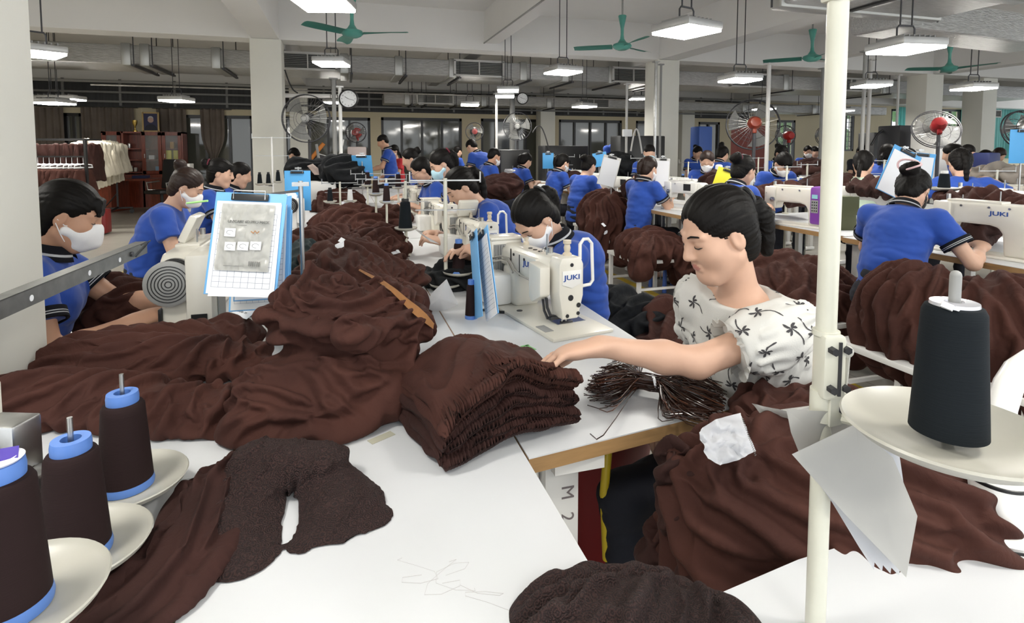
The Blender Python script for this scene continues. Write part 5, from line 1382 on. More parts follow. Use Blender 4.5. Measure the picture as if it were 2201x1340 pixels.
cb('second blue clipboard with a grid sheet, turned behind the front one', 563, 535, 1.70, yaw=-22, tilt=8, lean=13, w=.215, h=.31, post_=False)
cb('lowest blue clipboard peeking out under the front one', 560, 560, 1.76, yaw=-10, tilt=6, lean=15, w=.21, h=.31, post_=False, paper=M_PAPER2)
cb('plain translucent blue folder hanging on a post left of the far heaps', 640, 410, 4.6, paper=None, board=M_BLUEFOLD2, w=.215, h=.33)
cb('blue folder hanging behind the larger heaps under the first clock', 779, 357, 6.2, lean=-20, paper=None, board=M_BLUEFOLD2, w=.22, h=.25)
cb('white clipboard tilted left of the upright ponytailed woman', 1309, 368, 6.1, tilt=-14, yaw=6, board=M_PAPER2, w=.20, h=.33, post_=RZ, grid=False)
cb('white clipboard right of the upright ponytailed woman', 1424, 371, 5.9, tilt=-2, board=M_PAPER2, w=.15, h=.30, post_=RZ, grid=False)
cb('yellow folder behind the bun woman, right of the central pillar', 1558, 390, 4.9, tilt=-18, paper=None, board=M_YELLOW, w=.19, h=.22, post_=RZ)
cb('blue clipboard with white paper beside the pink hair claw', 1932, 372, 3.6, tilt=-24, yaw=8, board=M_BLUEFOLD2, w=.22, h=.31, post_=RZ, grid=False)
cb('blue folder at the far right edge beside the teal curtain', 2200, 315, 4.8, paper=None, board=M_BLUEFOLD2, w=.24, h=.29, post_=RZ)
cb('small blue folder before the rear pillar', 1178, 346, 8.2, paper=None, board=M_BLUEFOLD2, w=.16, h=.23, post_=RZ)
cb('blue folder behind the white tilted clipboard', 1290, 343, 8.0, tilt=10, paper=None, board=M_BLUEFOLD2, w=.2, h=.2, post_=RZ)
cb('blue clipboard right of the pink hair claw with a white sheet', 1975, 372, 3.9, tilt=-6, yaw=-10, board=M_BLUEFOLD2, w=.18, h=.28, post_=RZ, grid=False)
# clipboards leaning by the near machine
cb('pale blue clipboard standing edge on at the left of the nearest machine', 1046, 588, 2.02, yaw=-72, tilt=26, lean=0, w=.17, h=.32, post_=False, sheets=2)
cb('thin blue clipboard leaning just left of the pale blue one', 1022, 590, 2.08, yaw=-76, tilt=20, lean=0, w=.16, h=.32, post_=False, paper=None)

# ---- thread stands and cones ---------------------------------------------------
def cone_at(label, px, py, d, z=None, **kw):
    p = atd(px, py, d); return thread_cone(label, (p.x, p.y, p.z if z is None else z), **kw)
# row one right: tall pole with plates
p = atd(958, 540, 2.55)
ts = thread_stand('pale thread stand with round plates left of the nearest machine', (p.x, p.y, TZ), .52, ((.06, .075), (.0, .02)), rz=-10, pr=.075)
pc = atd(976, 548, 2.42); zc = ts.location.z + .076
thread_cone('brown cone with blue core on the plate of the pale stand', (p.x + .06 * math.cos(R(-10)), p.y + .06 * math.sin(R(-10)), zc), h=.135, r0=.032, r1=.022)
cone_at('small brown cone with blue ends standing on the white table before the machine', 1013, 684, 2.12, z=TZ, h=.125, r0=.024, r1=.017)
p = atd(872, 452, 3.4); ts = thread_stand('thread stand with a black cone beside the mounded heap', (p.x, p.y, TZ), .46, ((.0, .16),), rz=0, pr=.07); cone_at('big black cone on the stand beside the mounded heap', 871, 449, 3.4, z=TZ + .161, h=.165, r0=.042, r1=.030, m=M_THREAD_BK, core=M_BLACK)
for i, (px, py, d, l) in enumerate(((808, 415, 4.6, 'brown cone on the far stand, left one'), (831, 431, 4.5, 'brown cone with blue core on the far stand, right one'), (790, 395, 5.6, 'farthest brown cone left of the far stand'), (856, 400, 5.4, 'brown cone beyond the black cone'))):
    p = atd(px, py + 5, d); thread_stand('thread stand carrying the ' + l, (p.x, p.y, TZ), .42, ((0, max(.03, p.z - TZ)),), pr=.06); thread_cone(l, (p.x, p.y, TZ + max(.03, p.z - TZ) + .001), h=.13, r0=.03, r1=.022)
p = atd(585, 345, 5.6)
ts = thread_stand('white thread stand with three small black cones before the middle left pillar', (p.x, p.y, TZ + .1), .68, ((-.12, .20), (-.04, .20), (.05, .22)), pr=.045, m=M_MACH_W)
for dx, z, l in ((-.12, .20, 'left black cone on the white three cone stand'), (-.04, .20, 'middle black cone on the white three cone stand'), (.05, .22, 'right black cone on the white three cone stand')): thread_cone(l, (p.x + dx, p.y, TZ + .1 + z), h=.10, r0=.024, r1=.017, m=M_THREAD_BK, core=M_BLACK)
p = atd(2028, 418, 3.7); thread_stand('thread stand with a black cone right of the pink hair claw', (p.x, p.y, RZ), .2, ((0, p.z - RZ + .03),), top=False, pr=.10); thread_cone('black cone right of the pink hair claw', (p.x, p.y, p.z + .031), h=.10, r0=.036, r1=.028, m=M_THREAD_BK, core=M_MACH_W)
for i, (px, py, d, h_, l) in enumerate(((1383, 345, 7.2, .5, 'thin white thread stand behind the upright ponytailed woman'), (1480, 330, 7.0, .45, 'grey thread stand right of the central pillar'), (1690, 405, 5.2, .45, 'thread stand beside the masked woman facing us'),
    (1900, 372, 5.6, .5, 'grey thread stand right of the cream pole'), (2075, 330, 5.6, .4, 'long thread stand at the far right'), (1630, 350, 7.4, .5, 'thread stand below the big cage fan'), (1268, 330, 8.2, .5, 'white thread stand before the dark glass door'), (1213, 325, 8.8, .5, 'white thread stand right of the rear pillar'),
    (1790, 345, 6.6, .5, 'thread stand with small cones left of the cream pole'), (1735, 370, 6.0, .45, 'low thread stand above the purple machine'), (730, 372, 5.2, .35, 'short thread stand at the black bundle'), (2145, 345, 5.0, .42, 'thread stand before the fan at the right edge'))):
    p = atd(px, py, d); z0 = RZ if px > 1000 else TZ
    ts = thread_stand(l, (p.x, p.y, z0), h_, ((-.09, .16), (.09, .16)), rz=(i * 37) % 50 - 25, group=None); b = MB(M_POLE); b.cyl((0, 0, -z0), (0, 0, .0), .012, n=10); b.cyl((0, 0, -z0), (0, 0, -z0 + .02), .12, n=18); b.build('floor_foot', ts)
    for e in (-1, 1):
        a = R((i * 37) % 50 - 25); thread_cone(('left' if e < 0 else 'right') + ' small cone on the ' + l, (p.x + e * .09 * math.cos(a), p.y + e * .09 * math.sin(a), z0 + .162), h=.11, r0=.027, r1=.02, m=(M_THREAD_BR, M_THREAD_BK, M_THREAD_WH)[(i + (e > 0)) % 3], core=M_BLUEPL if i % 2 else M_BLACK, n=20)
# ---- foreground thread stands at the left ----------------------------------------
def fplate(px, py, d, r, label, cone=None, **kw):
    p = atd(px, py, d); t = thing('thread_plate', label, 'thread plate', p, 0, None)
    b = MB(M_PLATE); plate_geo(b, r); b.build('plate', t)
    b = MB(M_STEEL); b.cyl((0, 0, 0), (0, 0, kw.get('spike', .21)), .0038, n=10); b.build('spike', t)
    b = MB(M_STEEL); b.cyl((0, 0, -.006), (0, 0, -(p.z - TZ)), .007, n=10); b.build('support', t)
    return p
p = fplate(272, 1045, .985, .100, 'far cream plate of the three at the lower left'); thread_cone('brown cone with blue ring, farthest of the three at the lower left', (p.x, p.y, p.z + .0), h=.150, r0=.043, r1=.034)
p = fplate(165, 1190, .80, .098, 'middle cream plate of the three at the lower left'); thread_cone('brown cone with blue ring, middle of the three at the lower left', (p.x, p.y, p.z + .0), h=.152, r0=.044, r1=.034)
p = fplate(14, 1312, .60, .098, 'nearest cream plate at the bottom left corner', spike=.12); thread_cone('nearest brown cone at the left edge with blue core', (p.x, p.y, p.z + .0), h=.148, r0=.042, r1=.033)
b = MB(mat('white_tape', (.75, .75, .8), .4)); b.lathe([(0, .1745), (.022, .1745), (.024, .177), (.018, .179), (0, .178)], n=30); b.mat(mat('violet_tape', (.08, .05, .35), .4)); b.box((.008, .004, .179), (.018, .026, .003), rot=(.1, .1, .4)); o = b.build('core_tape'); o.location = (p.x, p.y, p.z); tag(o, 'crumpled white and violet tape over the core of the nearest brown cone', 'tape')
# metal tension box with dial at the left edge
p = atd(40, 985, .83); t = thing('tension_box', 'square metal thread tension box with dial at the left edge', 'machine part', (p.x, p.y, TZ), R(-20))
b = MB(M_STEEL); b.box((-.02, 0, .195), (.075, .05, .085), bev=.004); b.box((.022, -.0, .13), (.05, .045, .06), bev=.008); b.cyl((0, 0, 0), (0, 0, .16), .02, n=14); b.build('body', t)
b = MB(M_MACH); b.box((-.055, .01, .25), (.02, .03, .08), bev=.005); b.build('cover', t)
b = MB(M_DARKMET); b.lathe([(0, 0), (.02, 0), (.02, .006), (.012, .010), (0, .012)], c=(-.02, -.026, .19), d=(0, -1, 0), n=24); b.build('dial', t)
# perforated steel bar
a, b_ = atd(-60, 632, .80), atd(316, 545, 1.42); a.z = b_.z = 1.15
d = (b_ - a); L = d.length; M = face_mx((a + b_) / 2, d, (0, 0, 1)); t = thing('steel_bar', 'grey perforated steel angle bar reaching in from the left edge', 'bar', (0, 0, 0)); t.matrix_world = M
b = MB(M_GREYBAR); b.box((0, 0, 0), (L, .030, .002)); b.box((0, .0145, -.012), (L, .002, .026)); b.build('bar', t)
b = MB(M_PAPER)
for x in (-.18, .02, .16): b.cyl((x, -.002, .0005), (x, -.002, .0016), .0055, n=16)
b.build('hole', t)
b = MB(M_DARKMET); b.cyl((.22, 0, -.004), (.22, 0, .006), .006, n=10); b.tube([(.24, -.01, .004), (.30, .005, .004), (L / 2 + .02, .014, .002), (L / 2 - .04, .012, .002)], .0015, 5); b.build('wire_hook', t)
b = MB(M_GREYBAR); bp = M.inverted() @ Vector((a.x, a.y, TZ)); b.cyl(M.inverted() @ Vector((a.x, a.y, TZ)), (-L / 2 + .01, .01, -.008), .010, n=10); b.build('post', t)
# ---- cream pole, clamp, plate and black cone at the right ------------------------------
pb = atd(1790, 322, .715); PX, PY = pb.x, pb.y
t = thing('thread_pole', 'tall cream painted pole with clamp and arm at the right front', 'pole', (PX, PY, 0))
b = MB(M_POLE); b.cyl((0, 0, TZ), (0, 0, 1.62), .0125, n=28); b.build('pole', t)
zc = atd(1800, 880, .70).z; zz = atd(1800, 790, .70).z
b = MB(M_POLE); b.box((0, -.006, zz), (.030, .032, .085), rot=(0, 0, -.3), bev=.006); b.cyl((0, 0, zz - .045), (0, 0, zz - .038), .0165, n=24); b.cyl((0, 0, zz + .038), (0, 0, zz + .044), .0165, n=24)
b.mat(M_DARKMET); b.box((.0, -.0225, zz), (.004, .004, .07), rot=(0, 0, -.3))
for e in (-1, 1):
    for q in (-1, 1): b.cyl(Vector((e * .010, -.018, zz + q * .025)), Vector((e * .010 - .003, -.029, zz + q * .025)), .0052, n=6)
b.build('sleeve_clamp', t)
b = MB(M_POLE); b.cyl((0, 0, zc - .020), (0, 0, zc + .020), .0165, n=28); b.prism([(-.012, -.022), (.055, -.018), (.055, .006), (.02, .020), (-.012, .022)], .004, 'y', (.004, -.017, zc), bev=.001); b.mat(M_DARKMET); b.cyl((.012, -.018, zc), (.012, -.027, zc), .007, n=6); b.build('arm_clamp', t)
b = MB(mat('white_cord', (.6, .59, .54), .8)); b.tube([(.014, -.014, zz + .02), (.026, -.012, zz + .015), (.028, -.008, zz - .02), (.032, .0, zz - .06), (.036, .0, zz - .075)], .0025, 6); b.sph((.016, -.018, zz + .02), .008); b.build('knotted_cord', t)
b = MB(M_POLE); b.box((0, 0, 1.60), (.03, .03, .03), bev=.004); b.tube([(0, 0, 1.60), (.05, -.03, 1.615), (.3, -.1, 1.66)], .006, 8); b.build('top_joint', t)
pp = atd(2036, 948, .60); t2 = thing('thread_plate', 'large cream plate clamped to the cream pole, under the black cone', 'thread plate', pp)
b = MB(M_PLATE); b.lathe([(0, -.006), (.05, -.006), (.090, .004), (.104, .016), (.102, .0185), (.088, .008), (.05, -.001), (0, -.001)], n=64); b.build('plate', t2)
b = MB(M_GREYPL); b.cyl((0, 0, 0), (0, 0, .186), .0056, n=14); b.sph((0, 0, .186), .0056); b.build('spike', t2)
v = Vector((PX, PY, zc)) - pp; b = MB(M_POLE); b.tube([v + Vector((.03, -.01, 0)), v * .8 + Vector((0, 0, -.012)), v * .4 + Vector((0, 0, -.010)), (0, 0, -.010)], .006, 8); b.build('arm', t2)
thread_cone('big black thread cone on the large plate at the right front', (pp.x, pp.y, pp.z), h=.146, r0=.0365, r1=.0295, m=M_THREAD_BK, core=mat('silver_foil_cap', (.7, .7, .75), .25, .6), n=56, flat=True)
mb = MB(M_PAPER); mb.box((-.024, -.010, .156), (.012, .010, .006), rot=(.3, .4, .5)); mb.box((-.017, -.014, .154), (.012, .006, .004), rot=(0, .3, .2)); o = mb.build('thread_tail'); o.location = pp; tag(o, 'white knotted thread scrap on top of the big black cone', 'thread')
# ---- hanging offcut papers -----------------------------------------------------------
rs = random.Random(8)
for i in range(6):
    d = .665 + .004 * i
    pts = [(1925 - 8 * i, 888), (1700 + 8 * i, 975 + 3 * i), (1838 + 2 * i, 1128 + 12 * i), (1950 - 18 * i, 1242 - 4 * i), (1972 - 20 * i, 1110), (1945 - 10 * i, 990)] if i else [(1838, 912), (1702, 977), (1820, 1110), (1948, 1242), (1972, 1110), (1920, 985)]
    if i == 5: pts = [(1690, 880), (1780, 885), (1830, 915), (1780, 985), (1720, 980), (1700, 930)]; d = .70
    W3 = [atd(a, b_, d + .03 * ((b_ - 900) / 340) * (1 if i else .6)) for a, b_ in pts]; cn = sum(W3, Vector()) / len(W3)
    mb = MB(M_PAPER2 if i in (0, 5) else M_PAPER); rows = []
    for s_ in range(9):
        q = s_ / 8; rows.append([cn + (W3[k % len(W3)] - cn) * q + FW * (.006 * (1 - q * q) * (1 if i == 0 else .3)) for k in range(len(W3) + 1)])
    mb.quadsheet(rows, .0006)
    tag(mb.build('paper_offcut'), ['front grey white paper offcut hanging from the pole clamp', 'second paper offcut in the bundle on the pole', 'third paper offcut in the bundle on the pole', 'fourth paper offcut in the bundle on the pole', 'rear paper offcut of the bundle on the pole', 'upper paper offcut sticking out to the left of the pole'][i], 'paper', 'paper offcuts on the pole')
# ---- white pedestal with curved tube, bottom right ------------------------------------
pq = atz(2140, 1135, TZ); t = thing('tube_pedestal', 'white enamel pedestal with bolted flange and thick curved pipe at the right edge', 'machine part', (pq.x, pq.y, TZ))
b = MB(M_MACH_W); b.lathe([(0, .004), (.068, .004), (.070, .010), (.064, .018), (.046, .020), (.044, .026), (.044, .088), (.040, .094), (0, .095)], n=40); b.build('flange', t)
b = MB(M_BLACK); b.lathe([(0, 0), (.070, 0), (.071, .004), (0, .004)], n=40); b.lathe([(.0445, .086), (.046, .088), (.046, .092), (.0445, .093)], n=40)
for a in (.6, 2.2, 3.8, 5.3): b.cyl((.056 * math.cos(a), .056 * math.sin(a), .016), (.056 * math.cos(a), .056 * math.sin(a), .024), .006, n=6)
b.build('gasket_and_bolts', t)
b = MB(M_MACH_W); b.tube([(.0, 0, .09), (.0, .0, .13), (.01, .01, .17), (.03, .02, .20), (.06, .03, .23), (.10, .04, .25), (.16, .05, .26)], .022, 16); b.build('pipe', t)
# white pocket offcut on the pile, cord bundle, tags -------------------------------------
def patch(label, pts, d, m, name='fabric_scrap', cat='scrap', th=.001, bulge=.008, n=10, rough=.0):
    W3 = [atd(a, b_, d) if not isinstance(d, list) else atd(a, b_, d[i]) for i, (a, b_) in enumerate(pts)]; cn = sum(W3, Vector()) / len(W3); k = len(W3)
    ring = []
    for i in range(k):
        for s_ in range(8): ring.append(W3[i].lerp(W3[(i + 1) % k], s_ / 8))
    rows = []
    for s_ in range(n):
        q = s_ / (n - 1); row = []
        for p in ring + [ring[0]]:
            x = cn + (p - cn) * q; nz = noise3(np.array([[x.x * 26, x.y * 26, x.z * 26], [x.x * 60, x.y * 60, x.z * 60]])); off = bulge * (1 - q * q) + rough * (abs(float(nz[0])) * 1.4 + abs(float(nz[1])) * .6); row.append(x - FW * off + Vector((0, 0, off * .5)))
        rows.append(row)
    mb = MB(m); mb.quadsheet(rows, th); return tag(mb.build(name), label, cat)
patch('crumpled white pocket cloth with an overlocked edge lying on the slumped brown pile', [(1497, 930), (1530, 903), (1590, 888), (1604, 930), (1622, 970), (1580, 990), (1545, 1000), (1515, 985), (1508, 955)], [.98, 1.0, 1.02, .99, .96, .95, .94, .95, .96], M_PAPER, bulge=.008, rough=.016, n=18)
mb = MB(M_INKGREY); e0, e1 = atd(1588, 892, .985), atd(1616, 972, .93); mb.tube([e0.lerp(e1, i / 40) + RT * (.003 * (i % 2)) - FW * .012 for i in range(41)], .0007, 4); o = mb.build('overlock_stitch'); o.parent = bpy.data.objects['fabric_scrap']
patch('white cloth ring lying behind the hanging papers on the pile', [(1612, 868), (1640, 885), (1760, 870), (1768, 890), (1700, 905), (1640, 900)], 1.12, M_PAPER2, bulge=.012, rough=.01)
# cord bundle
rs = random.Random(21); cc_ = Vector(P3(1400, 835, TZ + .02)); ax = (Vector(P3(1540, 850)) - Vector(P3(1240, 800))).normalized(); sd = Vector((-ax.y, ax.x, 0))
t = thing('cord_bundle', 'tied bundle of glossy dark brown drawstring cords lying on the table corner', 'cords', cc_); t['kind'] = 'stuff'
M_CORD = mat('glossy_brown_cord', (.028, .011, .007), .25, spec=.6); M_CORD2 = mat('light_brown_cord', (.09, .034, .018), .3)
for grp in range(2):
    mb = MB(M_CORD if grp == 0 else M_CORD2)
    for i in range(430 if grp == 0 else 60):
        w0 = rs.gauss(0, .012); h0 = abs(rs.gauss(0, .010)); e1, e2 = rs.uniform(.07, .165), rs.uniform(.07, .185); f1, f2 = rs.gauss(0, .042), rs.gauss(-.015, .048)
        if rs.random() < .12: f1 *= 1.9; f2 *= 1.7
        z1, z2 = rs.uniform(-.017, .014), rs.uniform(-.017, .014)
        K = [(-ax * e1 + sd * f1 * 1.1 + Vector((0, 0, z1))), (-ax * e1 * .62 + sd * (f1 * 1.15 + w0) + Vector((0, 0, z1 * .4 + h0 * 1.3))), (-ax * .03 + sd * w0 * .8 + Vector((0, 0, h0 * 1.2))), (ax * .02 + sd * w0 * .8 + Vector((0, 0, h0 * 1.2))), (ax * e2 * .6 + sd * (f2 * 1.1 + w0) + Vector((0, 0, h0 * 1.3 + z2 * .3))), (ax * e2 + sd * f2 + Vector((0, 0, z2)))]
        K = [K[0] * 2 - K[1]] + K + [K[-1] * 2 - K[-2]]; P_ = []
        for a_ in range(1, len(K) - 2):
            for q in range(3):
                u = q / 3; P_.append(.5 * ((2 * K[a_]) + (K[a_ + 1] - K[a_ - 1]) * u + (2 * K[a_ - 1] - 5 * K[a_] + 4 * K[a_ + 1] - K[a_ + 2]) * u * u + (3 * K[a_] - K[a_ - 1] - 3 * K[a_ + 1] + K[a_ + 2]) * u ** 3))
        P_.append(K[-2]); P_ = [Vector((v.x, v.y, max(v.z, -.0175))) for v in P_]
        mb.tube(P_, .0013, 4, caps=False)
    mb.build('cords' if grp == 0 else 'light_cords', t)['kind'] = 'stuff'
mb = MB(M_PAPER); mb.tube([-ax * .02 + sd * .03 + Vector((0, 0, .03)), sd * .01 + Vector((0, 0, .036)), ax * .01 - sd * .015 + Vector((0, 0, .03)), ax * .015 - sd * .02 + Vector((0, 0, .008)), ax * .03 - sd * .015 + Vector((0, 0, .02))], .004, 6); mb.build('white_tie', t)
# white folded mask cloths, tape, tags, chalk
patch('white folded face mask standing on the strip right of the tall heap', [(960, 600), (985, 655), (955, 668), (905, 672), (928, 630)], 2.2, M_MASK, name='face_mask', cat='mask', bulge=.02)
patch('white mask leaning before the heap beside the pale thread stand', [(888, 490), (925, 520), (945, 525), (900, 500)], 2.9, M_MASK, name='face_mask', cat='mask', bulge=.01)
mb = MB(mat('green_tape', (.22, .55, .20), .5)); p = atz(1140, 748, TZ); mb.box((0, 0, .001), (.012, .05, .001), rot=(0, 0, .3)); mb.box((-.012, .02, .001), (.03, .01, .001), rot=(0, 0, .3)); o = mb.build('tape_mark'); o.location = p; tag(o, 'green tape mark on the white table beside the reaching hand', 'tape')
p = atz(820, 942, TZ); mb = MB(mat('clear_tape', (.5, .48, .38), .15)); mb.box((0, 0, .001), (.06, .022, .001), rot=(0, 0, .5)); o = mb.build('tape_piece'); o.location = p; tag(o, 'piece of clear tape stuck on the strip between the heap and the stack', 'tape')
p = atz(415, 712, TZ); mb = MB(mat('cyan_paper', (.42, .72, .76), .6)); mb.box((.03, .03, .0012), (.22, .13, .001), rot=(0, 0, -.35)); o = mb.build('cyan_paper'); o.location = p; tag(o, 'light cyan paper sheet under the left machine', 'paper')
p = atd(528, 668, 1.85); mb = MB(M_PAPER); mb.box((0, 0, 0), (.10, .06, .0015), rot=(.5, 0, -.9)); mb.mat(M_INKGREY)
for k, tx in enumerate(('MODEL NO', '09070A TM')): mb.text(tx, .011, Matrix.Rotation(-.9, 4, 'Z') @ Matrix.Rotation(.5, 4, 'X') @ Matrix.Translation((-.005, .012 - k * .022, .0012)), .0003)
mb.mat(M_STEEL); mb.cyl((.03, .02, -.03), (.03, .02, TZ - p.z), .008, n=10); o = mb.build('card_holder'); o.location = p; tag(o, 'small white printed card on a stub below the clipboards', 'card')
mb = MB(M_DARKMET); p = atz(490, 690, TZ); mb.tube([(-.08, -.02, .004), (0, 0, .006), (.05, .015, .006), (.075, .02, .006)], .004, 6); mb.sph((.085, .022, .006), .014, (1.4, .6, .4)); o = mb.build('scissors'); o.location = p; tag(o, 'dark thread snips lying on the table right of the left machine', 'snips')
mb = MB(mat('lime_plastic', (.35, .75, .22), .4)); mb.cyl(atd(402, 437, 1.66), atd(446, 432, 1.60), .003, n=8); tag(mb.build('green_stick'), 'light green plastic stick clipped at the corner of the front clipboard', 'stick')
mb = MB(M_BLACK); p = atz(1045, 672, TZ); mb.tube([(-.07, .02, .006), (-.03, 0, .01), (.0, .01, .008), (.05, -.03, .006), (.10, -.05, .006)], .006, 6); o = mb.build('thread_snips'); o.location = p; tag(o, 'black handled snips on the table before the blue clipboards', 'snips')
# long ruler edge by the left woman, loose threads on the strip
mb = MB(M_DARKMET); a, b_ = atz(222, 712, TZ), atz(308, 660, TZ); mb.box((0, 0, .002), ((b_ - a).length, .008, .003)); o = mb.build('steel_ruler'); o.location = (a + b_) / 2; o.rotation_euler = (0, 0, math.atan2(b_.y - a.y, b_.x - a.x)); tag(o, 'dark steel edge guide on the table before the left woman', 'ruler')
mb = MB(mat('loose_thread', (.50, .48, .48), .8)); q0_ = atz(1000, 1290, TZ); rs = random.Random(3)
for i in range(4): x, y = rs.uniform(-.06, .08), rs.uniform(-.03, .06); mb.tube([(x + .03 * math.sin(k * 1.1 + i), y + .02 * math.cos(k * .9 + i * 2) + k * .006, .001) for k in range(9)], .00025, 4)
o = mb.build('loose_threads'); o.location = q0_; tag(o, 'few loose threads lying at the near end of the white strip', 'threads', kind='stuff')
# under the table: red tub, yellow hose, blue cloth
t = thing('red_basket', 'red plastic tub under the table left of the slumped pile', 'tub', (.80, 1.62, 0)); b = MB(mat('dark_red_plastic', (.20, .012, .012), .5)); b.lathe([(0, .02), (.12, .02), (.16, .52), (.175, .53), (.165, .54), (.115, .035), (0, .035)], n=32); b.build('body', t)
b = MB(mat('yellow_hose', (.62, .45, .02), .4)); b.tube([(.66, 1.30, .30), (.64, 1.28, .5), (.655, 1.29, .62), (.70, 1.32, .70)], .012, 10); tag(b.build('yellow_hose'), 'yellow hose bent under the wooden table edge', 'hose')
# green black cloth and black bundles
cloth('fabric_bundle', 'smooth green black cloth piece between the clipboards and the brown heaps', 'cloth', [('c', PD(650, 545, 2.7), PD(630, 590, 2.4), .09, .10), ('e', PD(645, 590, 2.6), (.10, .22, .12))], m=M_GREENBLK, res=.012, zmin=Z, grow=1.15, amp0=.008, sub=1, seed=51)
cloth('fabric_bundle', 'crumpled black cloth under the pale thread stand', 'cloth', [('e', atz(985, 612, TZ) + Vector((0, 0, .05)), (.16, .15, .09)), ('e', atz(1040, 615, TZ) + Vector((0, 0, .04)), (.12, .12, .08))], m=M_BLACKCL, res=.010, zmin=Z, grow=1.8, sub=1, seed=52)
cloth('fabric_bundle', 'black garments heaped beyond the far brown heap', 'cloth', [('c', PD(640, 365, 6.4), PD(760, 372, 6.6), .12, .12), ('e', PD(740, 365, 6.3), (.25, .25, .15))], m=M_BLACKCL, res=.018, zmin=Z, grow=2.0, sub=1, seed=53)
patch('pale pink and black cushion edge on the black garments', [(660, 357), (672, 352), (684, 362), (686, 376), (676, 376), (668, 366)], 6.1, mat('pale_pink', (.6, .5, .46), .8), bulge=.02)
b = MB(M_MACH_W); p = atd(690, 390, 6.2); b.box((p.x, p.y, .90), (.32, .25, .30), bev=.01); tag(b.build('white_box'), 'white box beside the far brown heap', 'box')
# brown pile before the left woman, black pile on the floor behind the print blouse
cloth('garment_heap', 'brown garments in the lap of the woman at the far left', 'garment pile', [('c', PD(225, 640, 2.25), PD(300, 640, 2.3), .10, .08), ('e', PD(260, 660, 2.2), (.12, .14, .12))], res=.012, grow=1.7, sub=1, seed=54)
t = thing('bench', 'low white bench holding the black and brown garments behind the print blouse', 'bench', (1.48, 2.5, 0))
b = MB(M_MACH_W); b.box((0, 0, .42), (.5, .62, .03)); b.build('seat', t)
for e in (-1, 1):
    for q in (-1, 1): b = MB(M_MACH_W); b.box((e * .21, q * .27, .2), (.03, .03, .41)); b.build('leg', t)
cloth('garment_heap', 'black garments on the bench behind the print blouse', 'garment pile', [('e', (1.36, 2.62, .54), (.17, .18, .14)), ('e', (1.45, 2.50, .52), (.14, .16, .12))], m=M_BLACKCL, res=.013, zmin=.437, grow=1.8, sub=1, seed=55)
cloth('garment_heap', 'brown garments on the bench beside the black ones', 'garment pile', [('e', (1.58, 2.42, .52), (.17, .18, .13)), ('e', (1.50, 2.28, .49), (.16, .14, .10))], res=.013, zmin=.437, grow=1.8, sub=1, seed=56)
# ---- benches with brown piles in the aisle ------------------------------------------
def bench(label, x, y, w, l, h, m=M_MACH_W, name='bench'):
    t = thing(name, label, 'bench', (x, y, 0)); b = MB(m); b.box((0, 0, h - .015), (w, l, .03), bev=.004); b.build('seat', t)
    for e in (-1, 1):
        for q in (-1, 1): b = MB(m); b.box((e * (w / 2 - .03), q * (l / 2 - .03), h / 2 - .015), (.032, .032, h - .03)); b.build('leg', t)
    b = MB(m)
    for q in (-1, 1): b.box((0, q * (l / 2 - .03), .16), (w - .06, .02, .02))
    b.build('rail', t)
    return t
def bpile(label, c, rr, h0, seed, drape=(), res=.016, m=M_BROWN):
    pr = [('e', (c[0], c[1], h0 + rr[2] * .45), rr)] + [('c', (c[0] + a, c[1] + b_, h0 + .06), (c[0] + a * 1.25, c[1] + b_ * 1.2, zz_), .11, .08) for a, b_, zz_ in drape]
    return cloth('garment_heap', label, 'garment pile', pr, res=res, zmin=.005, F=fdir((.1, .1, 1), .4), grow=1.7, freq0=7, seed=seed, sub=1, k=.08, m=m)
p = atd(1302, 500, 6.25); bench('white legged bench left of the two with brown piles in the aisle', p.x, p.y, .55, .6, .55); bpile('brown garments hanging over the left aisle bench', (p.x, p.y), (.30, .33, .28), .55, 61, ((-.2, -.25, .28), (.0, -.28, .25), (.2, -.2, .3)))
p = atd(1393, 520, 5.2); bench('white legged bench in the aisle before the upright ponytailed woman', p.x, p.y, .55, .6, .42); bpile('brown garments hanging over the middle aisle bench', (p.x, p.y), (.29, .33, .17), .42, 62, ((.2, -.3, .2), (.26, -.05, .2), (-.2, -.25, .35)))
p = atd(1700, 580, 3.72); bench('bench under the long brown pile behind the print blouse', p.x, p.y, .6, 1.0, .38); bpile('long brown pile on the bench left of the cream pole', (p.x, p.y), (.38, .42, .22), .38, 63, ((-.25, -.35, .25), (.0, -.4, .2), (.25, -.35, .2)), res=.018)
p = atd(1965, 640, 2.75); bench('bench under the brown pile below the woman with the pink claw', p.x, p.y, .5, .5, .40); bpile('brown pile on the bench right of the cream pole', (p.x, p.y), (.24, .25, .30), .42, 64, ((-.08, -.18, .25), (.1, -.17, .2)), res=.013)
p = atd(2160, 650, 2.52); bench('bench at the right edge under a brown pile', p.x, p.y, .6, .6, .40); bpile('brown pile at the right edge below the cream machine', (p.x, p.y), (.29, .28, .30), .40, 65, ((-.15, -.22, .25), (.2, -.2, .2)), res=.015)
p = atd(1437, 600, 5.55); b = MB(mat('blue_stool_plastic', (.06, .14, .50), .4)); t = thing('plastic_stool', 'blue plastic stool in the aisle under the brown garments', 'stool', (p.x, p.y, 0)); b.box((0, 0, .27), (.28, .28, .03), bev=.01); b.build('seat', t)
for e in (-1, 1):
    for q in (-1, 1): b = MB(mat('blue_stool_plastic', (.06, .14, .50), .4)); b.cyl((e * .13, q * .13, 0), (e * .11, q * .11, .26), .022, .018, n=10); b.build('leg', t)
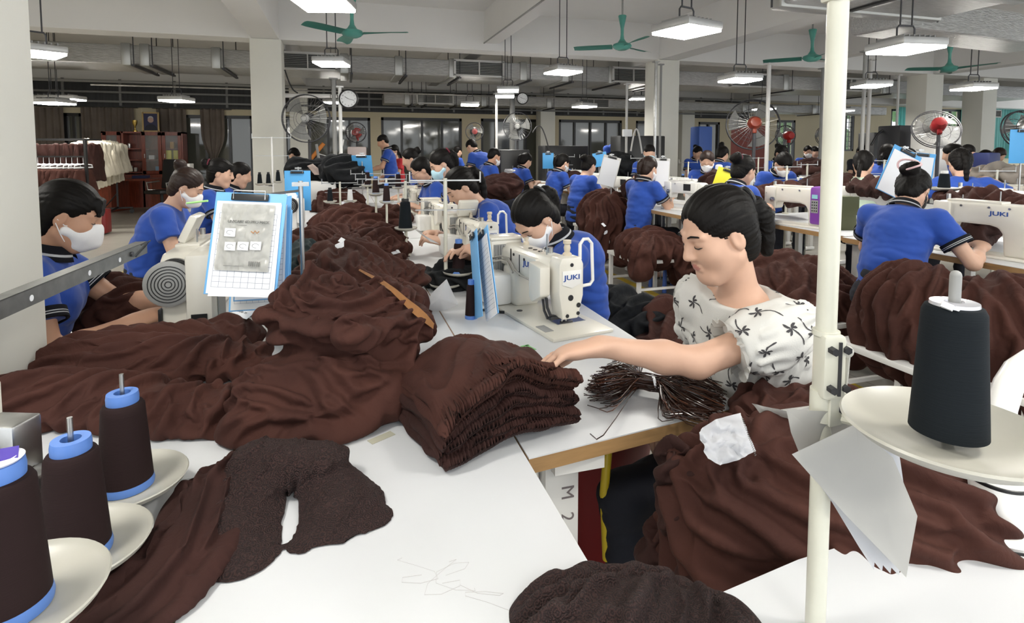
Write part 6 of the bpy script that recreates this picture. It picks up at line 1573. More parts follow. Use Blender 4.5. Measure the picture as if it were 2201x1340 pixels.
# cloth lying on second-row tables and machines
for i, (px, py, d, rr, l, m) in enumerate(((2120, 428, 3.45, (.14, .30, .05), 'brown cloth lying over the cream machine at the right edge', M_BROWN), (1680, 415, 4.9, (.18, .30, .07), 'brown garment on the table left of the purple machine', M_BROWN), (1370, 405, 6.0, (.12, .16, .08), 'brown garment in the hands of the upright ponytailed woman', M_BROWN_D),
    (1325, 355, 8.6, (.3, .3, .18), 'black garments heaped behind the white clipboards', M_BLACKCL), (1548, 388, 6.0, (.2, .2, .10), 'brown garment heap under the masked woman with glasses', M_BROWN_D), (1790, 395, 5.4, (.25, .3, .09), 'brown garments left of the cream pole on the second table', M_BROWN_D), (2100, 490, 3.55, (.10, .25, .10), 'dark brown garment bunched inside the arm of the cream machine', M_BROWN_D),
    (1075, 400, 7.2, (.25, .35, .14), 'brown garments behind the long ponytail', M_BROWN_D), (1222, 385, 7.9, (.2, .3, .08), 'brown garments on the table before the fourth woman', M_BROWN_D), (1900, 400, 4.6, (.2, .3, .06), 'brown garment on the table right of the cream pole', M_BROWN_D), (2150, 372, 5.2, (.25, .25, .06), 'grey beige cloth lying on the third row machine', mat('grey_beige_cloth', (.30, .26, .22), .9)), (1740, 365, 6.6, (.22, .3, .10), 'dark garment pile among the far machines left of the cream pole', M_BROWN_D))):
    c = PD(px, py, d); cloth('garment', l, 'garment', [('e', c, rr, 20 * i), ('e', c + A3(.08, .05, .02), (rr[0] * .6, rr[1] * .6, rr[2] * .9), 50)], res=.014 if d < 5 else .02, grow=1.8, sub=1, seed=70 + i, m=m, it=120)
# ================================================================== BACK OF THE HALL
# garment racks at the far left -----------------------------------------------------------
def rack(label, a, b_, h, casters=True):
    a, b_ = Vector(a), Vector(b_); c = (a + b_) / 2; d = (b_ - a); L = d.length; ang = math.atan2(d.y, d.x)
    t = thing('garment_rack', label, 'garment rack', (c.x, c.y, 0), ang)
    m = MB(M_BLACK)
    for e in (-1, 1): m.box((e * L / 2, 0, h / 2 + .05), (.035, .035, h - .1)); m.box((e * L / 2, 0, .12), (.04, .55, .035)); m.cyl((e * L / 2, 0, .45), (e * L / 2, .24, .14), .012, n=8)
    m.box((0, 0, h), (L, .035, .035)); m.box((0, 0, .14), (L, .03, .03)); m.build('frame', t)
    for e in (-1, 1):
        for q in (-1, 1): w_ = MB(M_BLACK); w_.cyl((e * L / 2 - .015, q * .25, .045), (e * L / 2 + .015, q * .25, .045), .045, n=16); w_.cyl((e * L / 2, q * .25, .09), (e * L / 2, q * .25, .12), .012, n=8); w_.build('caster', t)
    return t, ang, L, c
a, b_ = atd(30, 410, 8.9), atd(188, 410, 8.9); t, ang, L, c = rack('black garment rack with brown skirts on white hangers at the far left', a, b_, 1.56)
def coat_mesh(w, l, sl, seed, m, res=.02, skirt=False):
    """garment hanging at the origin from its hanger; wide in local x"""
    s = SDF((-w * .75, -.14, -l - .05), (w * .75, .14, .1), res)
    if not skirt:
        s.cone((-w * .40, 0, -.03), (w * .40, 0, -.03), .045, k=.05); s.cone((0, 0, -.08), (0, 0, -l), w * .36, w * .44, k=.06, flat=(0, 1, 0), fs=.22, cap=((0, 0, -l), (0, 0, -1)))
        for e in (-1, 1): s.cone((e * w * .42, 0, -.05), (e * w * .58, .02, -sl), .055, .065, k=.05, cap=((0, 0, -sl), (0, 0, -1)))
    else:
        s.cone((0, 0, 0), (0, 0, -l), w * .38, w * .62, k=.02, flat=(0, 1, 0), fs=.22, cap=[((0, 0, -l), (0, 0, -1)), ((0, 0, .0), (0, 0, 1))])
    V, Fq = s.mesh(1); n = np.abs(noise3(V * A3(14, 6, 2.5) + seed)); V = V + vnormals(V, Fq) * ((n - .3) * .05)[:, None]
    return V, Fq
m = MB(M_BLACK); m.box((0, 0, 1.29), (L, .025, .025)); m.box((0, .34, 1.56), (L, .025, .025))
for e in (-1, 1): m.box((e * L / 2, .17, 1.56), (.025, .36, .025))
m.build('lower_bar', t)
protoV = [coat_mesh(.46, .40, .0, i * 5, None, skirt=True) for i in range(3)]
for i in range(13):
    u = (i + .5) / 13; p = a.lerp(b_, u); t = thing('skirt_on_hanger', 'brown gathered skirt clipped to a white hanger on the far left rack', 'skirt', (p.x, p.y, 1.25), ang + PI / 2 + random.Random(i).uniform(-.25, .25), 'skirts on the far left rack')
    V, Fq = protoV[i % 3]; o = np_mesh('skirt', V + A3(0, 0, -.16), Fq, M_BROWN, t)
    h = MB(M_TRIM); h.tube([(-.18, 0, -.13), (-.18, 0, -.10), (0, 0, -.075), (.18, 0, -.10), (.18, 0, -.13)], .009, 6); h.box((0, 0, -.135), (.38, .016, .02)); h.tube([(0, 0, -.08), (0, 0, .02), (.015, 0, .045), (.03, 0, .03)], .003, 5); h.build('hanger', t)
for i in range(6):
    p = a.lerp(b_, (i + .5) / 6) + FW * .32; t = thing('folded_trousers', 'dark brown garment hanging behind the skirts on the far left rack', 'garment', (p.x, p.y, 1.50), ang + PI / 2, 'dark garments behind the skirts')
    V, Fq = coat_mesh(.42, .62, 0, 50 + i, None, skirt=True); np_mesh('cloth', V, Fq, M_BROWN_D, t)
a2, b2 = atd(186, 410, 9.3), atd(252, 410, 12.2); t, ang2, L, c = rack('black garment rack with cream coats reaching to the back', a2, b2, 1.56)
cm = [coat_mesh(.50, .78, .56, 7 * i, None) for i in range(3)]
for i in range(9):
    u = (i + .4) / 9; p = a2.lerp(b2, u); t = thing('coat_on_hanger', ['cream coat hanging first at the near end of the rack', 'cream coat hanging in the middle of the rack', 'cream coat hanging last at the far end of the rack'][0 if i == 0 else 2 if i == 8 else 1], 'coat', (p.x, p.y, 1.50), -YAW + random.Random(i + 9).uniform(-.12, .12), 'cream coats on the rack')
    V, Fq = cm[i % 3]; np_mesh('coat', V, Fq, M_CREAMCL, t)
    h = MB(M_TRIM); h.tube([(-.18, 0, .0), (0, 0, .03), (.18, 0, .0)], .009, 6); h.tube([(0, 0, .03), (0, 0, .06), (.015, 0, .085), (.03, 0, .07)], .003, 5); h.build('hanger', t)
b = MB(mat('dark_red_plastic', (.20, .012, .012), .5)); p = atd(219, 480, 9.2); b.box((p.x, p.y, .22), (.20, .25, .40), bev=.02); tag(b.build('red_bin'), 'red plastic bin on the floor under the cream coats', 'bin')
# mahogany cabinet --------------------------------------------------------------------------
x0, x1 = aty(222, 350, 15.6).x, aty(396, 350, 15.6).x; w = x1 - x0; t = thing('display_cabinet', 'mahogany display cabinet with glass doors against the back wall', 'cabinet', ((x0 + x1) / 2, 15.75, 0))
H_ = aty(300, 283, 15.5).z
m = MB(M_MAHO); m.box((0, .2, H_ / 2), (w, .04, H_)); m.box((0, 0, H_ - .02), (w, .42, .04)); m.box((0, 0, .40), (w, .42, .8))
for q in (-.5, -.26, -.02, .5): m.box((w * q + (-.02 if q > 0 else .02), 0, H_ / 2), (.04, .42, H_))
m.build('carcass', t)
for z in (.85, 1.15, 1.42): m = MB(M_MAHO); m.box((0, .02, z), (w - .06, .36, .025)); m.build('shelf', t)
for (q0_, q1_) in ((-.48, -.27), (-.01, .23), (.24, .48)):
    cx = w * (q0_ + q1_) / 2; dw = w * (q1_ - q0_); m = MB(M_MAHO)
    for e in (-1, 1): m.box((cx + e * (dw / 2 - .035), -.215, (.8 + H_) / 2), (.07, .03, H_ - .82)); m.box((cx, -.215, (.8 + H_) / 2 + e * ((H_ - .82) / 2 - .04)), (dw, .03, .08))
    do = m.build('door', t)
    m = MB(mat('cab_glass', (.7, .75, .75), .05, alpha=.15)); m.box((cx, -.21, (.8 + H_) / 2), (dw - .12, .006, H_ - .95)); m.build('pane', do)
    m = MB(M_STEEL); m.cyl((cx - dw / 2 + .05, -.24, 1.2), (cx - dw / 2 + .05, -.24, 1.3), .008, n=8); m.build('handle', do)
rs = random.Random(5); yb = 15.72
for i, (q, z, sz, mm, l) in enumerate(((-.20, .87, (.09, .09, .14), M_PAPER, 'white box on the lowest open shelf of the cabinet'), (-.13, .87, (.06, .08, .10), M_PAPER2, 'small pale box on the lowest open shelf of the cabinet'), (-.20, 1.435, (.05, .05, .12), M_STEEL, 'small dark trophy on the top open shelf of the cabinet'),
    (.30, 1.165, (.12, .18, .22), M_YELLOW, 'tall yellow binder behind the right glass door'), (.39, 1.165, (.10, .18, .22), M_YELLOW, 'second yellow binder behind the right glass door'), (.34, 1.435, (.08, .1, .16), mat('amber', (.6, .3, .03), .4), 'amber box on the upper shelf behind the right door'),
    (.08, 1.165, (.12, .12, .10), M_PAPER, 'white carton behind the middle glass door'), (.15, .87, (.10, .1, .12), M_BLUEFOLD, 'blue carton behind the middle glass door'), (-.37, 1.165, (.14, .1, .20), M_PAPER, 'white papers behind the left glass door'))):
    m = MB(mm); m.box((0, 0, sz[2] / 2), sz, bev=.005); o = m.build('shelf_box'); o.location = ((x0 + x1) / 2 + w * q, yb, z); tag(o, l, 'box')
# framed portrait (plain generic picture), trophy
p0_ = aty(305, 279, 15.65); p1_ = aty(337, 241, 15.65); fw, fh = p1_.x - p0_.x, p1_.z - p0_.z
t = thing('framed_portrait', 'gilt framed portrait of a grey haired elder standing on the cabinet', 'picture', ((p0_.x + p1_.x) / 2, 15.75, H_)); fh = p1_.z - H_
m = MB(mat('gilt_frame', (.35, .24, .10), .4, .4))
for e in (-1, 1): m.box((e * (fw / 2), 0, fh / 2), (.035, .03, fh)); m.box((0, 0, fh / 2 + e * (fh / 2 - .017)), (fw, .03, .035))
m.build('frame', t)
m = MB(mat('portrait_ground', (.03, .03, .09), .6)); m.box((0, .005, fh / 2), (fw - .02, .012, fh - .02)); m.mat(mat('portrait_coat', (.012, .013, .03), .6)); m.cyl((0, -.004, fh * .12), (0, -.002, fh * .12), fw * .40, n=24); m.mat(mat('portrait_skin', (.5, .33, .28), .6)); m.cyl((0, -.006, fh * .6), (0, -.004, fh * .6), fw * .19, n=24); m.mat(mat('portrait_hair', (.5, .5, .52), .6)); m.cyl((0, -.005, fh * .68), (0, -.003, fh * .68), fw * .18, n=24); m.build('picture', t)
m = MB(mat('brass', (.6, .42, .12), .3, 1)); m.lathe([(0, 0), (.05, 0), (.05, .03), (.015, .05), (.015, .12), (.05, .2), (.055, .28), (0, .27)], n=20); o = m.build('trophy'); pt = aty(289, 283, 15.7); o.location = (pt.x, 15.75, H_); tag(o, 'brass trophy cup on the cabinet left of the portrait', 'trophy')
# desk, office chair, tower heater
p = atd(278, 420, 12.7); t = thing('desk', 'mahogany desk before the display cabinet', 'desk', (p.x, p.y, 0), -YAW); m = MB(M_MAHO); m.box((.0, 0, .73), (1.5, .65, .04)); m.build('desk_top', t); m = MB(M_MAHO); m.box((-.45, 0, .36), (.5, .6, .70)); m.build('pedestal', t); m = MB(M_MAHO); m.box((.7, 0, .36), (.04, .6, .7)); m.build('side_panel', t)
m = MB(mat('dark_blue_book', (.02, .03, .10), .5)); m.box((0, 0, .03), (.3, .22, .06)); o = m.build('ledger'); o.location = (p.x + .25, p.y, .752); tag(o, 'dark blue ledger lying on the mahogany desk', 'book')
m = MB(mat('plant_green', (.03, .16, .03), .6)); 
for i in range(22): a_ = i * 2.4; m.tube([(0, 0, .1), (.06 * math.cos(a_), .06 * math.sin(a_), .25), (.13 * math.cos(a_), .13 * math.sin(a_), .2 + .05 * (i % 3))], [.012, .02, .004], 5)
t2 = thing('potted_plant', 'small green potted plant on the mahogany desk', 'plant', (p.x - .35, p.y + .05, .752)); m.build('leaves', t2); m = MB(M_PAPER2); m.lathe([(0, 0), (.05, 0), (.07, .11), (0, .11)], n=18); m.build('pot', t2)
p = atd(348, 430, 12.2); t = thing('office_chair', 'black office chair with chrome arm at the desk', 'chair', (p.x, p.y, 0), -.6)
m = MB(M_BLACK); m.box((0, 0, .48), (.48, .48, .08), bev=.03); m.build('seat', t); m = MB(M_BLACK); m.box((0, .25, .86), (.46, .07, .66), rot=(-.12, 0, 0), bev=.03); m.build('backrest', t); m = MB(M_STEEL); m.tube([(-.27, .2, .50), (-.28, -.1, .52), (-.28, -.12, .68), (-.27, .18, .70)], .015, 8); m.tube([(.27, .2, .50), (.28, -.1, .52), (.28, -.12, .68), (.27, .18, .70)], .015, 8); m.build('armrests', t)
m = MB(M_BLACK); m.cyl((0, 0, .1), (0, 0, .46), .03, n=12)
for k in range(5): m.box((.15 * math.cos(k * 1.257), .15 * math.sin(k * 1.257), .07), (.30, .04, .03), rot=(0, 0, k * 1.257)); m.sph((.29 * math.cos(k * 1.257), .29 * math.sin(k * 1.257), .03), .03, n=8)
m.build('base', t)
p = atd(405, 375, 12.6); t = thing('tower_fan', 'white tower fan right of the display cabinet', 'fan', (p.x, p.y, 0), -YAW); m = MB(M_MACH_W); m.box((0, 0, .55), (.17, .17, 1.08), bev=.015); m.box((0, 0, .02), (.26, .26, .04), bev=.01); m.build('body', t); m = MB(M_GREYPL)
for i in range(16): m.box((0, -.087, .56 + i * .028), (.11, .004, .012))
m.build('slats', t)
# pedestal cage fans ---------------------------------------------------------------------------
def cage_fan(label, px, py, d, r, yaw, tilt=0, motor=M_BLACK, z0=0, cover=None, hub=None, spokes=28):
    p = atd(px, py, d); t = thing('pedestal_fan', label, 'fan', (p.x, p.y, z0), R(yaw), 'cage fans'); zc_ = p.z - z0
    M = Matrix.Translation((0, 0, zc_)) @ Matrix.Rotation(R(tilt), 4, 'X')        # fan axis along local -Y
    m = MB(M_DARKMET); m.cyl((0, .12, 0), (0, .12, zc_ - .05), .022, n=12); m.lathe([(0, 0), (.20, 0), (.20, .02), (.05, .05), (.03, .12), (0, .12)], (0, .12, 0), n=28); m.build('stand', t)
    m = MB(motor); m.lathe([(0, 0), (.07, 0), (.085, .04), (.085, .14), (.06, .19), (0, .2)], c=(0, .02, 0), d=(0, 1, 0), n=24, mx=M); m.box((0, .12, -.08), (.05, .06, .12), bev=.01, mx=M); m.build('motor', t)
    m = MB(M_DARKMET if cover is None else cover)
    for rr, y in ((r, -.02), (r, .02), (r * .66, -.075), (r * .33, -.09), (r * .12, -.095), (r * .6, .07)): m.tube([(rr * math.cos(a), y, rr * math.sin(a)) for a in np.linspace(0, 2 * PI, 40)[:-1]], .007 if rr == r else .0025, 6, closed=True, mx=M)
    m.build('rim', t)
    m = MB(M_STEEL)
    for k in range(spokes):
        a = k * 2 * PI / spokes; c_, s_ = math.cos(a), math.sin(a); m.tube([(r * .1 * c_, -.095, r * .1 * s_), (r * .66 * c_, -.075, r * .66 * s_), (r * c_, -.02, r * s_)], .0010, 4, mx=M); m.tube([(r * c_, .02, r * s_), (r * .6 * c_, .07, r * .6 * s_), (r * .15 * c_, .09, r * .15 * s_)], .0010, 4, mx=M)
    m.build('wire_cage', t)
    m = MB(hub or M_GREYPL); m.lathe([(0, -.05), (.05, -.045), (.055, 0), (0, .02)], c=(0, -.03, 0), d=(0, 1, 0), n=20, mx=M); ho = m.build('hub', t)
    for k in range(3):
        a0 = k * 2 * PI / 3; P_ = []
        for i in range(7):
            u = i / 6; row = []
            for j in range(5): v = (j / 4 - .5); ang_ = a0 + v * (.5 + .5 * u) + .25 * u; rr = r * (.14 + .76 * u); row.append((rr * math.cos(ang_), v * .08 * (1 - .4 * u) - .02, rr * math.sin(ang_)))
            P_.append(row)
        m = MB(M_GREYPL); m.quadsheet(P_, .003, mx=M); m.build('blade', ho)
    return t
cage_fan('big cage fan on a tall stand beside the middle left pillar', 658, 255, 7.6, .32, -15)
cage_fan('big cage fan with orange motor right of the central pillar', 1618, 268, 7.6, .34, 150, 8, motor=mat('orange_red_motor', (.26, .035, .012), .35))
cage_fan('tilted cage fan with steel and red motor before the right pillars', 2012, 278, 7.4, .27, 140, 28, motor=mat('red_motor', (.22, .010, .012), .35))
cage_fan('dark cage fan under the smaller clock', 1112, 272, 11.2, .28, -20)
cage_fan('smaller cage fan with red hub left of the smaller clock', 1020, 283, 10.8, .17, -10, hub=M_REDPL)
cage_fan('small red hub fan right of the first clock post', 765, 285, 9.6, .17, -10, hub=M_REDPL, motor=M_REDPL)
cage_fan('cage fan cut by the right edge above the blue folder', 2196, 278, 5.2, .17, 160, 10, motor=M_STEEL)
cage_fan('small fan with red arms before the tall glass door', 1688, 292, 11.0, .20, 170, motor=M_REDPL)
cage_fan('faint far cage fan before the masked far worker', 1770, 292, 11.5, .18, 175)
# pressing equipment with hoses near the first clock, hoses on the posts
def hose(label, pts, r, m): b = MB(m); b.tube(pts, r, 8); return tag(b.build('hose'), label, 'hose')
def arc(px0, py0, px1, py1, d, sag, n=10): return [atd(px0 + (px1 - px0) * i / n, py0 + (py1 - py0) * i / n + sag * math.sin(PI * i / n), d) for i in range(n + 1)]
hose('black cable looping from the pillar top to the big fan', arc(612, 150, 640, 200, 7.9, 12), .01, M_BLACK)
hose('grey steam hose curving under the big cage fan', arc(680, 310, 700, 345, 8.4, 30), .02, M_GREYPL)
hose('white hose bent below the clock post', arc(720, 345, 738, 300, 8.2, 12), .016, M_MACH_W)
hose('black arched cable beside the rear pillar', arc(1145, 285, 1182, 330, 10.5, -34), .012, M_BLACK)
0 and hose('thin cable hanging at the second clock', arc(1133, 235, 1140, 300, 12, 8), .01, M_GREYPL)
hose('black arched hose before the barred window right of the pole', arc(1872, 312, 1920, 290, 9.5, -20), .02, M_BLACK)
hose('pale hose arch left of the central pillar', arc(1356, 325, 1380, 330, 9.0, -50), .014, M_GREYW)
p = atd(690, 320, 9.0); t = thing('pressing_machine', 'dark pressing machine with orange handle behind the big cage fan', 'machine', (p.x, p.y, 0)); m = MB(M_DARKMET); m.box((0, 0, .5), (.9, .5, 1.0), bev=.04); m.box((.1, 0, 1.15), (.5, .35, .28), rot=(0, .3, 0), bev=.05); m.build('body', t); m = MB(mat('orange_handle', (.6, .2, .03), .5)); m.cyl((-.15, -.2, 1.25), (.05, -.2, 1.5), .03, n=10); m.build('handle', t)
m = MB(M_PAPER); p = atd(1348, 286, 9.3); m.box((0, 0, 0), (.16, .06, .12), bev=.01); o = m.build('control_box'); o.location = p; tag(o, 'white control box fixed to the thin pale post', 'box')
m = MB(mat('maroon_panel', (.20, .05, .04), .6)); p = atd(1612, 270, 11.5); m.box((p.x, p.y, .95), (.75, .2, 1.9)); m.mat(M_DARKMET); m.box((p.x + .1, p.y - .3, .5), (.9, .3, 1.0), bev=.02); tag(m.build('maroon_cupboard'), 'maroon cupboard behind the orange motor fan', 'cupboard')
for i, (px, py, d, w_, h_, mm, l) in enumerate(((1945, 306, 9.5, .75, .55, M_DARKMET, 'dark machine hood right of the far man before the barred window'), (2010, 320, 8.8, .55, .7, M_MACH_W, 'white cabinet behind the tilted cage fan'), (1884, 308, 12.2, .6, .45, M_BLACK, 'black machine with arched hose right of the pole'), (1507, 300, 11.0, .3, .5, mat('blue_crate', (.05, .12, .42), .5), 'blue crate right of the central pillar'),
    (1100, 345, 9.2, .5, .35, M_BLACK, 'dark box stand under the second clock'), (1210, 330, 10.9, .9, .3, M_BLACK, 'black garments stack right of the rear pillar'), (1370, 322, 10.2, .9, .5, M_BLACK, 'black machine body left of the central pillar'), (2120, 338, 7.6, .22, .12, mat('dark_blue_box', (.012, .02, .09), .5), 'dark blue box under the low bent head at right'), (1760, 405, 5.8, .30, .16, mat('dark_blue_box', (.02, .04, .2), .5), 'dark blue box behind the purple machine'),
    (767, 335, 9.4, .3, .3, mat('pink_white_box', (.6, .5, .48), .6), 'pale pink sack under the red hub fan'), (1545, 372, 6.6, .07, .2, M_THREAD_WH, 'white thread cylinder left of the big cage fan stand'))):
    p = atd(px, py, d); base = 0 if mm in (M_DARKMET,) or d > 9 and p.z < 1.7 and h_ > .3 else .8; top = p.z + h_ / 2
    m = MB(mm); m.box((p.x, p.y, (base + top) / 2), (w_, min(w_, .4), max(.06, top - base)), rot=(0, 0, 0), bev=.02); tag(m.build('cupboard' if i < 4 else 'box'), l, 'box')
# olive bag on the purple machine's table
p = atd(1800, 455, 4.2); t = thing('olive_bag', 'olive green shoulder bag hanging at the table edge left of the cream pole', 'bag', (p.x, p.y, p.z), -.3); m = MB(mat('olive_leather', (.07, .075, .03), .5)); m.prism([(-.10, -.17), (.12, -.17), (.10, .12), (-.05, .12)], .14, 'y', bev=.02); m.build('body', t); m = MB(mat('olive_leather', (.07, .075, .03), .5)); m.box((.02, -.075, .05), (.19, .008, .14), bev=.003); m.build('flap', t)
# ================================================================== PEOPLE IN PLACE
def to_local(t, p):
    M = Matrix.Translation(t[0]) @ Matrix.Rotation(R(t[1]), 4, 'Z'); v = M.inverted() @ Vector(p); return (v.x, v.y, v.z)
# ---- the woman in the printed blouse ------------------------------------
MW = dict(face=103, lean=15, pitch=21, yaw=-17, hunch=5)
tg = atd(1541, 500, 1.46); hl = head_local(0, MW['lean'], MW['pitch'], MW['yaw'], MW['hunch']) + A3(0, .012, .03); st = tg.z - hl[2]; hw = rotz(R(MW['face'])) @ hl
wx_, wy_ = tg.x - hw[0], tg.y - hw[1]
fr_ = (Vector((wx_, wy_, 0)), MW['face']); wr_ = atd(1290, 745, 1.295); lh = to_local(fr_, wr_)
Ri = rotz(R(-MW['face'])); hand_dir = Ri @ unit(-V_RT * .93 - V_FW * .06 + A3(0, 0, -.16)); palm_n = Ri @ unit(A3(0, 0, -1) - V_RT * .3 - V_FW * .25)
t_w, W_ = person('woman in a white sprig printed blouse reaching over to the stack of brown skirts', wx_, wy_, MW['face'], seat=st, lean=MW['lean'], pitch=MW['pitch'], yaw=MW['yaw'], hunch=MW['hunch'],
    lh=lh, rh=(.17, .20, .64), hair='pony', res=.0036, shirt=None, elbow_out=.25, mess=0, fat=.94, neck=.105, hfd={-1: (hand_dir, palm_n, .30, .13)})
M_BLOUSE = mat('white_printed_cotton', (.60, .59, .555), .85, bump=.3, bscale=300)
M_SPRIG = mat('dark_sprig_print', (.045, .042, .045), .85)
def blouse(t, w):
    P, W, C, N, S, nd, X, Fd, arms = (w[k] for k in ('P', 'W', 'C', 'N', 'S', 'nd', 'X', 'Fd', 'arms'))
    up = unit(N - W); s = SDF(np.min([P, N, S[1], S[-1]], 0) - .30, np.max([P, N, S[1], S[-1]], 0) + .28, .0055)
    s.cone(P + A3(0, 0, -.10), W - up * .02, .205, .150, k=.03, flat=Fd, fs=.85); s.cone(W - up * .02, C - up * .02, .146, .150, k=.03, flat=Fd, fs=.85)
    s.cone(C, N - .055 * up, .142, .088, k=.05, flat=Fd, fs=.82); s.cone(S[-1] - A3(0, 0, .004), S[1] - A3(0, 0, .004), .068, k=.05)
    for e in (-1, 1): s.ell(C + Fd * .066 + X * e * .06 - .01 * up, (.070, .052, .07), k=.06)
    cuffs = []
    for e in (-1, 1):
        d = unit(arms[e][0] - S[e]); h = S[e] + d * .165
        s.ell(S[e] + d * .085 - A3(0, 0, .006), (.077, .077, .086), k=.04); s.cone(S[e] + d * .05, h, .074, .056, k=.03, cap=(h, d)); cuffs.append((h, d))
    s.cut(P + A3(0, 0, -.10), (0, 0, -1))
    s.ell(N + nd * .038 + Fd * .02, (.128, .100, .064), k=.006, op='sub')
    V, Fq = s.mesh(1); Nn = vnormals(V, Fq)
    yoke = ((V - C) @ up) - .025; waist = ((V - W) @ up) + .01
    rel = V - C; ang = np.arctan2(rel @ X, rel @ Fd)
    gather = np.sin(ang * 34 + 3 * noise3(V * 9)) * (np.exp(-np.clip(-yoke, 0, 1) / .05) * (yoke < 0) + np.exp(-np.clip(-waist, 0, 1) / .07) * (waist < 0) * 1.3)
    seam = np.exp(-(yoke / .006) ** 2) + np.exp(-(waist / .006) ** 2)
    h = .0045 * gather - .006 * seam + .018 * (np.abs(noise3(V * A3(8, 8, 5) + 2)) - .3) + .006 * noise3(V * 17)
    for e in (-1, 1):        # radial gathers of the puff sleeves
        hh, d = cuffs[e > 0]; r = V - S[e]; al = r @ d; far = np.linalg.norm(r - np.outer(al, d), axis=1)
        m = ((r @ (X * e)) > .01) & (al > -.06) & (far < .13); u = unit(np.cross(d, A3(.2, .3, 1))); v = np.cross(d, u)
        a2 = np.arctan2(r @ u, r @ v); h = h + m * .006 * np.sin(a2 * 15 + 2.5 * noise3(V * 14)) * np.clip(np.abs(al - .06) / .09, .1, 1)
    V = V + Nn * h[:, None]; Vl = [V]; Fl = [Fq]; mi = [np.zeros(len(Fq), int)]
    bv = BVHTree.FromPolygons([tuple(p) for p in V], [tuple(map(int, f)) for f in Fq]); base = len(V)
    rs = np.random.RandomState(5); cand = V[rs.permutation(len(V))]; pts = []
    for c in cand:
        if all((c - q) @ (c - q) > .062 ** 2 for q in pts): pts.append(c)
    def strip(path, wid):
        nonlocal base
        vs = []; n = len(path)
        for i, p in enumerate(path):
            tn = path[min(i + 1, n - 1)] - path[max(i - 1, 0)]; hit = bv.find_nearest(Vector(p))
            nn = np.array(hit[1]); pp = np.array(hit[0]); sd = unit(np.cross(nn, tn)); wv = wid[i] / 2
            for q in (-1, 1):
                h2 = bv.find_nearest(Vector(pp + sd * wv * q)); vs.append(np.array(h2[0]) + np.array(h2[1]) * .0009)
        Vl.append(np.array(vs)); k = np.arange(n - 1) * 2 + base
        Fl.append(np.stack([k, k + 1, k + 3, k + 2], -1)); mi.append(np.ones(n - 1, int)); base += len(vs)
    for c in pts:
        hit = bv.find_nearest(Vector(c)); n = np.array(hit[1]); tt = unit(np.cross(n, A3(.3, .2, 1))); bb = np.cross(n, tt); a0 = rs.uniform(0, 6.28)
        D = lambda a: tt * math.cos(a) + bb * math.sin(a)
        for k, a in enumerate((0, .75, 2.6, 3.6, 4.4)):
            l = rs.uniform(.015, .021); d = D(a0 + a); strip([c + d * l * q + D(a0 + a + 1.57) * .0025 * math.sin(q * 3) for q in (.08, .4, .75, 1)], [.0024, .0058, .0062, .0016])
        d = D(a0 + 5.4); d2 = D(a0 + 5.4 + 1.57); L = rs.uniform(.04, .062)
        strip([c + d * L * q + d2 * .005 * math.sin(q * 3.4) for q in np.linspace(0, 1, 7)], [.002, .003, .0042, .003, .0032, .0042, .002])
    o = np_mesh('blouse', np.concatenate(Vl), np.concatenate(Fl), [M_BLOUSE, M_SPRIG], t, mi=np.concatenate(mi))
    for (hh, d) in cuffs:       # ruffled sleeve ends
        u = unit(np.cross(d, A3(.2, .3, 1))); v = np.cross(d, u); P_ = []
        for i in range(91):
            a = i / 90 * 2 * PI; row = []
            for j in range(4): w_ = j / 3; rr = .053 + .018 * w_ + .010 * w_ * math.sin(a * 17 + math.sin(a * 5) * 2); row.append(Vector(hh + d * (-.006 + .024 * w_ + .004 * w_ * math.sin(a * 11)) + (u * math.cos(a) + v * math.sin(a)) * rr))
            P_.append(row)
        mb = MB(M_BLOUSE); mb.quadsheet(P_, .0015); mb.build('sleeve_ruffle', o)
    mb = MB(M_BLOUSE)
    return o
blouse(t_w, W_)
mb = MB(M_STEEL)

# ---- everyone else ---------------------------------------------------------
GB = None
put('woman in a white mask at the far left, sewing beside the left pillar', 148, 462, 1.98, -80, lean=14, pitch=22, hair='fringe', mask='white', skin=M_SKIN2, hz=.86, reach=.40, mess=1, fat=1.12, hands=((-.02, .50, .82), (.16, .38, .80)))
put('masked woman with bent head and green sleeve badge behind the nearest sewing machine', 1150, 470, 2.42, 98, lean=10, pitch=52, yaw=8, fat=.92, hair='pony', mask='white', badge=-1, mess=0, hands=((.14, .44, .92), (.30, .46, .90)), hunch=38)
put('woman with a long black ponytail and no mask bending over her machine', 990, 402, 3.50, 95, lean=30, pitch=40, hair='long', mess=2, hands=((-.05, .50, .84), (.12, .48, .86)), hunch=10, shirt='tee', group=None)
put('woman with dark glasses and ponytail sewing beside the thread stand', 905, 366, 5.3, 96, lean=22, pitch=32, hair='pony', glasses='black', mess=4, hz=.88)
put('woman in a pale blue mask just behind the long ponytail', 948, 352, 4.75, 92, lean=26, pitch=34, hair='pony', mask='blue', mess=5, hz=.88)
put('person with dark hair seated behind the woman in dark glasses', 882, 342, 6.6, 92, lean=20, pitch=25, hair='bun', mess=6)
put('masked woman with a brown top bun in a blue tee left of the clipboard', 402, 402, 3.65, -88, lean=22, pitch=30, hair='topbun', hairm=M_HAIRB, mask='white', shirt='tee', mess=1, fat=1.12, hz=.84, hands=((.0, .46, .84), (.14, .42, .84)))
put('woman with black bun and no mask looking ahead in the left row', 474, 372, 4.75, -90, lean=16, pitch=12, hair='bun', mess=3, hz=.88)
put('dark haired woman partly hidden at the far end of the left row', 517, 376, 5.5, -90, lean=24, pitch=22, hair='low', mess=4, hz=.9)
